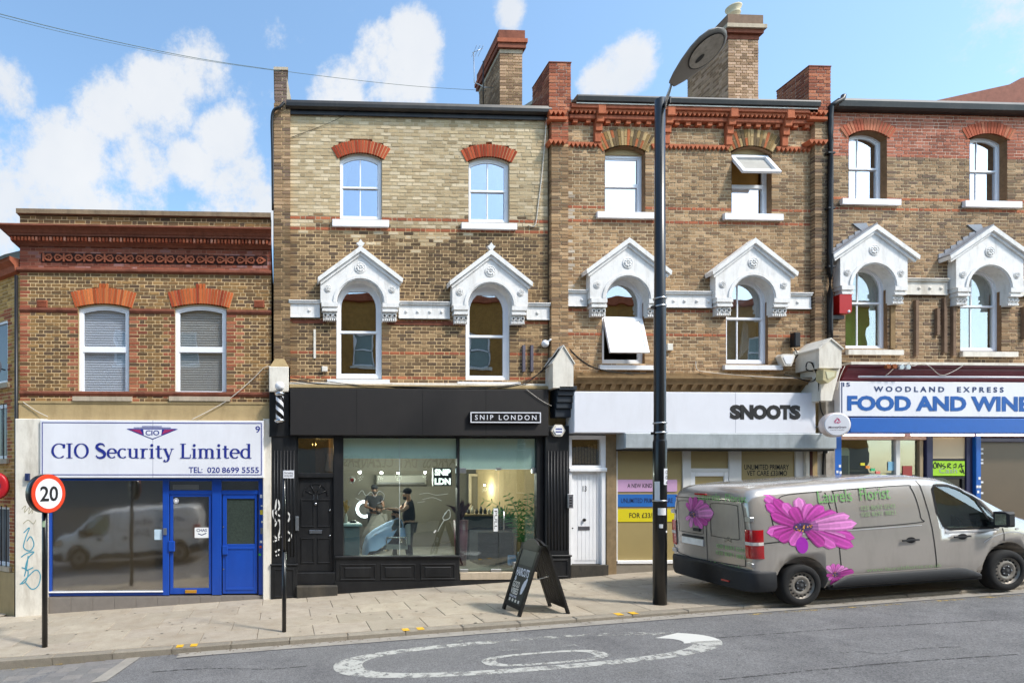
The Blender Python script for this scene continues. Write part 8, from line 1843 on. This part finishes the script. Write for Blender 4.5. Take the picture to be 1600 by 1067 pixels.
# seated customer under the blue cape, facing left
cxp = PX(617, Yb); J = joints(pelvis=(0,0,.52), chest=(0,.05,.86), neck=(0,.06,1.03), head=(0,.02,1.15), shl=(-.18,.04,.97), shr=(.18,.04,.97), ell=(-.22,-.12,.74), elr=(.22,-.12,.74), wrl=(-.18,-.38,.70), wrr=(.18,-.38,.70), hil=(-.1,-.05,.52), hir=(.1,-.05,.52), knl=(-.12,-.48,.55), knr=(.12,-.48,.55), anl=(-.12,-.62,.16), anr=(.12,-.62,.16))
cust = person('bearded seated customer under a pale blue cape having a haircut', (cxp, Yb, fz+.02), R(-90), J, M_SKIN, mat('grey_tee', '55575c', .9), M_DENIM, .9)
cp = MB(); n, m_ = 26, 20     # barber's cape: gathered at the neck, spread over the knees, falling to the shins
for i in range(n+1):
    s = i/n; px2 = lerp_t([(0,.03),(.12,-.03),(.3,-.22),(.55,-.52),(.7,-.70),(.85,-.78),(1,-.80)], s); pz2 = lerp_t([(0,1.06),(.12,1.0),(.3,.90),(.55,.74),(.7,.58),(.85,.32),(1,.10)], s); wd = lerp_t([(0,.09),(.12,.27),(.3,.36),(.55,.38),(.7,.34),(1,.26)], s)
    for j in range(m_+1):
        e = (j/m_-.5)*2; fold = .022*math.sin(9*e + 3*s)*min(1, s*4) + .012*math.sin(23*e+5*s)*s
        drop = abs(e)**2.6*lerp_t([(0,.02),(.12,.2),(.3,.38),(.55,.42),(.75,.25),(1,.05)], s); cp.v.append((e*wd*(1-.1*abs(e)), px2 + .04*abs(e), pz2 - drop + fold + .02))
for i in range(n):
    for j in range(m_): q = i*(m_+1)+j; cp.face((q, q+1, q+m_+2, q+m_+1), 0, None, True)
cap_o = cp.build('cape', mat('pale_blue_cape', 'bcd6fb', .8, var=.05, nscale=5), cust, local=True)
bk = MB()
for i in range(9):
    for j in range(m_+1):
        a = R(180*j/m_); s = i/8; r = .11 + .18*s; bk.v.append((r*math.cos(a)*1.05, .07 + r*.8*math.sin(a), 1.03 - .45*s + .02*math.sin(7*a)*s))
for i in range(8):
    for j in range(m_): q = i*(m_+1)+j; bk.face((q, q+1, q+m_+2, q+m_+1), 0, None, True)
bk.build('cape', MATS['pale_blue_cape'], cust, local=True)
bc = thing('barber_chair', 'chrome and pale barber chair under the customer in the blue cape', 'chair', (cxp, Yb, fz), rot=(0, 0, R(-90)))
M_VIN = mat('pale_vinyl', 'b9b6ab', .5)
MB().bev(-.27, .27, -.30, .25, .36, .47, .03).build('seat', M_VIN, bc, local=True); MB().bev(-.25, .25, .22, .32, .46, .95, .03).build('backrest', M_VIN, bc, local=True)
for sx in (-1, 1): MB().tube([(sx*.31, .2, .45), (sx*.31, .2, .64), (sx*.31, -.25, .64), (sx*.31, -.28, .40)], .022, 8).build('armrest', M_CHROME, bc, local=True)
MB().lathe([(.30, 0), (.30, .03), (.07, .06), (.05, .36)], (0,0,0), 'z', 24).build('base', M_CHROME, bc, local=True); MB().tube([(0, -.2, .36), (0, -.55, .2), (0, -.62, .12)], .03, 8).build('footrest', M_CHROME, bc, local=True)
# second barber and customer at the back, in front of a ring light
Y2 = 4.15; x2 = PX(585, Y2); J = joints(ell=(-.26,-.16,1.16), wrl=(-.08,-.36,1.12), elr=(.26,-.16,1.16), wrr=(.08,-.36,1.12))
person('second barber in black cap at the back, in front of the ring light', (x2, Y2, fz+.06), R(-10), J, M_SKIN2, M_CLOB, M_CLOB, .5, cap=True)
J = joints(pelvis=(0,0,.52), chest=(0,.05,.86), neck=(0,.06,1.03), head=(0,.02,1.15), shl=(-.18,.04,.97), shr=(.18,.04,.97), ell=(-.22,-.12,.74), elr=(.22,-.12,.74), wrl=(-.18,-.38,.70), wrr=(.18,-.38,.70), hil=(-.1,-.05,.52), hir=(.1,-.05,.52), knl=(-.12,-.48,.55), knr=(.12,-.48,.55), anl=(-.12,-.62,.16), anr=(.12,-.62,.16))
c2 = person('second customer in a white cape at the back of the barber shop', (PX(592, 3.7), 3.7, fz+.0), R(-30), J, M_SKIN2, mat('dimmed_cape', '4e4c48', .9), M_DENIM, .9)  # dimness at the back is put into the white cape's colour
cpo = cp.build('cape', MATS['dimmed_cape'], c2, local=True)
c3 = thing('barber_chair', 'dark barber chair under the second customer at the back', 'chair', (PX(592, 3.7), 3.7, fz), rot=(0, 0, R(-30)))
MB().bev(-.27, .27, -.25, .25, .28, .38, .03).build('seat', M_GUT, c3, local=True); MB().bev(-.25, .25, .22, .32, .38, .85, .03).build('backrest', M_GUT, c3, local=True); MB().lathe([(.28, 0), (.28, .03), (.06, .06), (.05, .28)], (0,0,0), 'z', 20).build('base', M_CHROME, c3, local=True)
rc = I(570, 795, 4.4); o = MB().ring(ell(rc.x, rc.z, .26, .26, 0, 352.5, 47), ell(rc.x, rc.z, .18, .18, 0, 352.5, 47), rc.y, rc.y+.04, closed=True).build('ring_light', emis('ring_glow', 'f4f4ff', 2.5)); tag(o, 'glowing white ring light behind the second barber', 'ring light')
ORD = ('first','second','third','fourth','fifth','sixth','seventh','eighth','ninth')
# desk, vase, air conditioner, alarm, counter, shelves, plants
dk = thing('work_desk', 'teal grey work desk at the left end of the barber window', 'desk', (PX(549, .9), .9, FZ))
MB().bev(PX(537.5, .6), PX(562, .6), .6, 1.2, FZ, PZ(823, 550, .6), .01).build('body', mat('teal_laminate', '4c6066', .5, var=.08), dk); MB().bev(PX(537, .55), PX(566, .55), .55, 1.25, PZ(822, 550, .6), PZ(818, 550, .6), .01).build('top', mat('pale_top', 'a9bcc0', .4), dk)
vz = thing('vase', 'slim white vase of dried yellow grass on the desk', 'vase', tuple(I(539, 819, .9))); pz = PZ(818, 539, .9)
MB().lathe([(.035, pz), (.05, pz+.04), (.045, pz+.16), (.028, pz+.22), (.03, pz+.24)], (PX(540, .9), .9, 0), 'z', 14).build('body', M_OLDW, vz)
g = MB()
for i in range(14): a = rnd.uniform(-.09, .09); g.tube([(PX(540, .9), .9, pz+.22), (PX(540, .9)+a, .9+rnd.uniform(-.05,.05), pz+.40+rnd.uniform(0,.15))], [.004, .012], 5)
g.build('dried_grass', mat('dried_grass', 'c9a24e', .9), vz, kind='stuff')
o = MB().lathe([(.07, 0), (.09, .02), (.06, .05)], tuple(I(552, 816, .9)), 'z', 14).build('desk_bowl', M_GUT); tag(o, 'small dark bowl on the work desk by the vase', 'bowl')
p = I(627, 749, 4.4); ac = thing('air_conditioner', 'wide air conditioner unit high on the barber shop back wall', 'air conditioner', tuple(p)); MB().bev(p.x-.75, p.x+.75, 4.35, 4.58, p.z-.16, p.z+.14, .03).build('case', mat('ac_grey', '5c5a52', .5), ac); MB().box(p.x-.68, p.x+.68, 4.34, 4.36, p.z-.13, p.z-.08).build('outlet', M_GUT, ac)
p = I(549.5, 749.5, 1.5); o = MB().lathe([(.075, 0), (.08, -.03), (.05, -.06)], (p.x, 1.5, p.z), 'y', 16).build('alarm_sounder', M_WHITE); tag(o, 'small white and red alarm sounder inside barber window', 'alarm'); MB().lathe([(.045, -.06), (.03, -.07)], (p.x, 1.5, p.z), 'y', 12).build('sounder_lens', MATS['alarm_red'], o)
ct = thing('reception_counter', 'dark navy reception counter behind the barber glass door', 'counter', (PX(770, 1.2), 1.2, FZ)); M_NVC = mat('navy_counter', '17232b', .5, var=.1)
MB().bev(PX(747, 1.0), PX(803, 1.0), 1.0, 1.6, FZ, PZ(831, 775, 1.0), .01).build('body', M_NVC, ct)
MB().bev(PX(725, 1.9), PX(800, 1.9), 1.9, 2.4, FZ, PZ(806, 765, 1.9), .01).build('back_counter', M_NVC, ct); MB().bev(PX(724, 1.88), PX(801, 1.88), 1.88, 2.42, PZ(806, 765, 1.9), PZ(803, 765, 1.9), .01).build('worktop', mat('oak_top', 'a98f66', .5), ct)
MB().tube([(PX(787, 1.3), 1.3, PZ(831, 787, 1.3)), (PX(787, 1.3), 1.3, PZ(798, 787, 1.3))], .012, 6).build('lamp_stem', M_METAL, ct)
for i in range(9):
    u = 732 + i*6.5; p = I(u, 803, 2.1); h = rnd.uniform(.08, .22); o = MB().lathe([(.04, p.z), (.045, p.z+h*.6), (.02, p.z+h*.8), (.02, p.z+h)], (p.x, 2.1, 0), 'z', 10).build('product_bottle', rnd.choice((M_GUT, M_OLDW, M_NVC))); tag(o, ORD[i] + ' from the left of the small grooming bottles on the back counter', 'bottle', 'bottles on the back counter')
mr = thing('wall_mirror', 'pale framed mirror on the wall above the back counter', 'mirror', tuple(I(762, 790, 4.4))); a, c = I(733, 800, 4.4), I(810, 740, 4.4)
MB().ring([(a.x, a.z), (c.x, a.z), (c.x, c.z), (a.x, c.z)], [(a.x+.07, a.z+.07), (c.x-.07, a.z+.07), (c.x-.07, c.z-.07), (a.x+.07, c.z-.07)], 4.4, 4.45, closed=True).build('frame', mat('pale_wood', 'b7a78d', .6), mr); MB().box(a.x, c.x, 4.45, 4.46, a.z, c.z).build('glass', mat('mirror_face', '8f8a7c', .12, .6), mr)
sh = thing('wall_shelf', 'wooden shelf of small bottles right of the barber glass door', 'shelf', tuple(I(797, 752, 3.2))); a = I(785, 752, 3.2); MB().box(a.x, a.x+.75, 3.2, 3.45, a.z-.03, a.z).build('board', MATS['pale_wood'], sh)
for k in range(7): o = MB().lathe([(.035, a.z), (.035, a.z+.16+.05*(k % 3)), (.015, a.z+.24)], (a.x+.06+k*.1, 3.3, 0), 'z', 8).build('shelf_bottle', (M_GUT, M_OLDW, M_METAL)[k % 3]); tag(o, ORD[k] + ' from the left of the small bottles standing on the wooden shelf', 'bottle', 'bottles on the wooden shelf')
def leafy(root, base, n, lmin, lmax, m, spread, seed, up=.9, leaflets=True):
    rg = random.Random(seed)
    for i in range(n):
        a = rg.uniform(0, 2*math.pi); l = rg.uniform(lmin, lmax); tilt = rg.uniform(.15, spread); b = MB(); pts = []
        for k in range(9): s = k/8; pts.append(Vector((base[0] + math.cos(a)*tilt*l*s*(.5+.6*s), base[1] + math.sin(a)*tilt*l*s*(.5+.6*s)*.6, base[2] + l*s*(1-.42*s*s*tilt*1.4))))
        b.tube([tuple(p) for p in pts], .006, 5)
        if leaflets:
            for k in range(2, 9):
                for sg in (-1, 1):
                    d = (pts[k]-pts[k-1]).normalized(); sd_ = d.cross(Vector((0,1,0)));
                    if sd_.length < .05: sd_ = Vector((1,0,0))
                    sd_.normalize(); ll = .24*(1-.5*abs(k-4.5)/4.5); tp = pts[k] + sd_*sg*ll*.75 + d*ll*.55 + Vector((0, rg.uniform(-.05,.05), -.06)); w = d*.016; md = pts[k].lerp(tp, .5)
                    b.add([tuple(pts[k]), tuple(md+w), tuple(tp), tuple(md-w)], [(0,1,2,3)])
        b.build('frond', m, root)
pp_ = I(822, 868, .55); pal_ = thing('potted_palm', 'tall green potted palm behind the glass right of the barber door', 'plant', (pp_.x, .55, FZ)); pzb = FZ+.32
MB().lathe([(.13, FZ), (.18, FZ+.05), (.20, FZ+.34), (.17, FZ+.34)], (pp_.x, .55, 0), 'z', 20).build('pot', mat('grey_pot', '8c9296', .6), pal_)
leafy(pal_, (pp_.x, .55, pzb), 26, 1.0, 1.75, mat('palm_leaf', '5b9a55', .5, var=.3, nscale=6), .55, 3)
mp = I(720, 868, .9); mpl = thing('potted_cordyline', 'dark red leafed plant in a tall maroon pot left of glass door', 'plant', (mp.x, .9, FZ)); mzb = PZ(812, 720, .9)
MB().lathe([(.12, FZ), (.17, mzb), (.14, mzb)], (mp.x, .9, 0), 'z', 18).build('pot', mat('maroon_pot', '5d1c33', .4), mpl)
for i in range(9):
    a = rnd.uniform(-1, 1); b = MB(); l = .5; b.add([(mp.x-.03, .9, mzb), (mp.x+.03, .9, mzb), (mp.x+a*.2+.05, .9-.05*rnd.random(), mzb+l*.6), (mp.x+a*.38, .9, mzb+l*(1-.3*abs(a))), (mp.x+a*.2-.05, .9, mzb+l*.6)], [(0,1,2,3,4)]); b.build('leaf', mat('maroon_leaf', '4a1a26', .5), mpl)
o = MB().bev(PX(796, .4), PX(807, .4), .40, .5, PZ(883, 801, .4), PZ(868, 801, .4), .01).build('paper_bag', mat('blue_bag', '5f8fc4', .7)); tag(o, 'small blue bag on the floor behind the glass door', 'bag')
# etched and sprayed scribbles
def scribble(parent, strokes, w, y, m, name='graffiti'):
    b = MB(); k = 0
    for s in strokes: k += 1; ribbon(b, curve_pts([P(u, v, y) for u, v in s], 6), lambda *a: w, y-.0004*(k % 5))
    return b.build(name, m, parent)
M_TEAL = mat('teal_spray', '4b9ab0', .8); M_SPW = mat('white_spray', 'dcdad6', .8); M_ETCH = mat('etched_scratch', 'aab4b0', .8)
scribble(b9, [[(37,832),(46,824),(40,840),(37,855),(47,860),(53,850),(48,838),(42,845)], [(33,870),(42,864),(53,862),(44,872),(40,890),(52,886)], [(44,868),(42,885),(38,900)], [(34,886),(44,892),(40,908),(31,912)], [(32,912),(42,902),(56,890),(63,898),(60,914),(50,920),(40,910)]], .022, -.124, M_TEAL)
scribble(b9, [[(34,795),(40,790),(38,800),(46,792),(45,802),(52,794),(50,802)], [(36,818),(44,812),(52,818),(56,812)]], .010, -.124, mat('olive_spray', '9a9470', .8))
scribble(b11, [[(430,795),(433,780),(437,792),(431,801),(438,806)], [(430,815),(426,800),(430,795)], [(429,822),(436,812),(438,826),(433,840),(428,836)], [(436,842),(427,846)], [(440,838),(432,840)], [(449,800),(453,806),(450,815)], [(449,830),(455,836),(451,845)], [(430,862),(437,858)], [(431,868),(436,866)]], .035, -.104, M_SPW)
scribble(b11, [[(560,772),(566,766),(572,774),(580,768),(586,776),(592,767),(600,772),(598,782),(590,786)], [(556,778),(566,784),(560,790)]], .008, .036, M_ETCH); scribble(b11, [[(655,772),(668,770),(682,773),(700,771)], [(660,780),(676,777),(690,782)], [(652,785),(664,783)]], .006, .036, M_ETCH)
scribble(b11, [[(694,803),(702,796),(703,808),(695,812),(692,808),(698,800)], [(694,812),(688,822),(684,830)]], .012, .036, M_ETCH); scribble(b11, [[(678,832),(681,828)]], .03, .036, M_SPW)
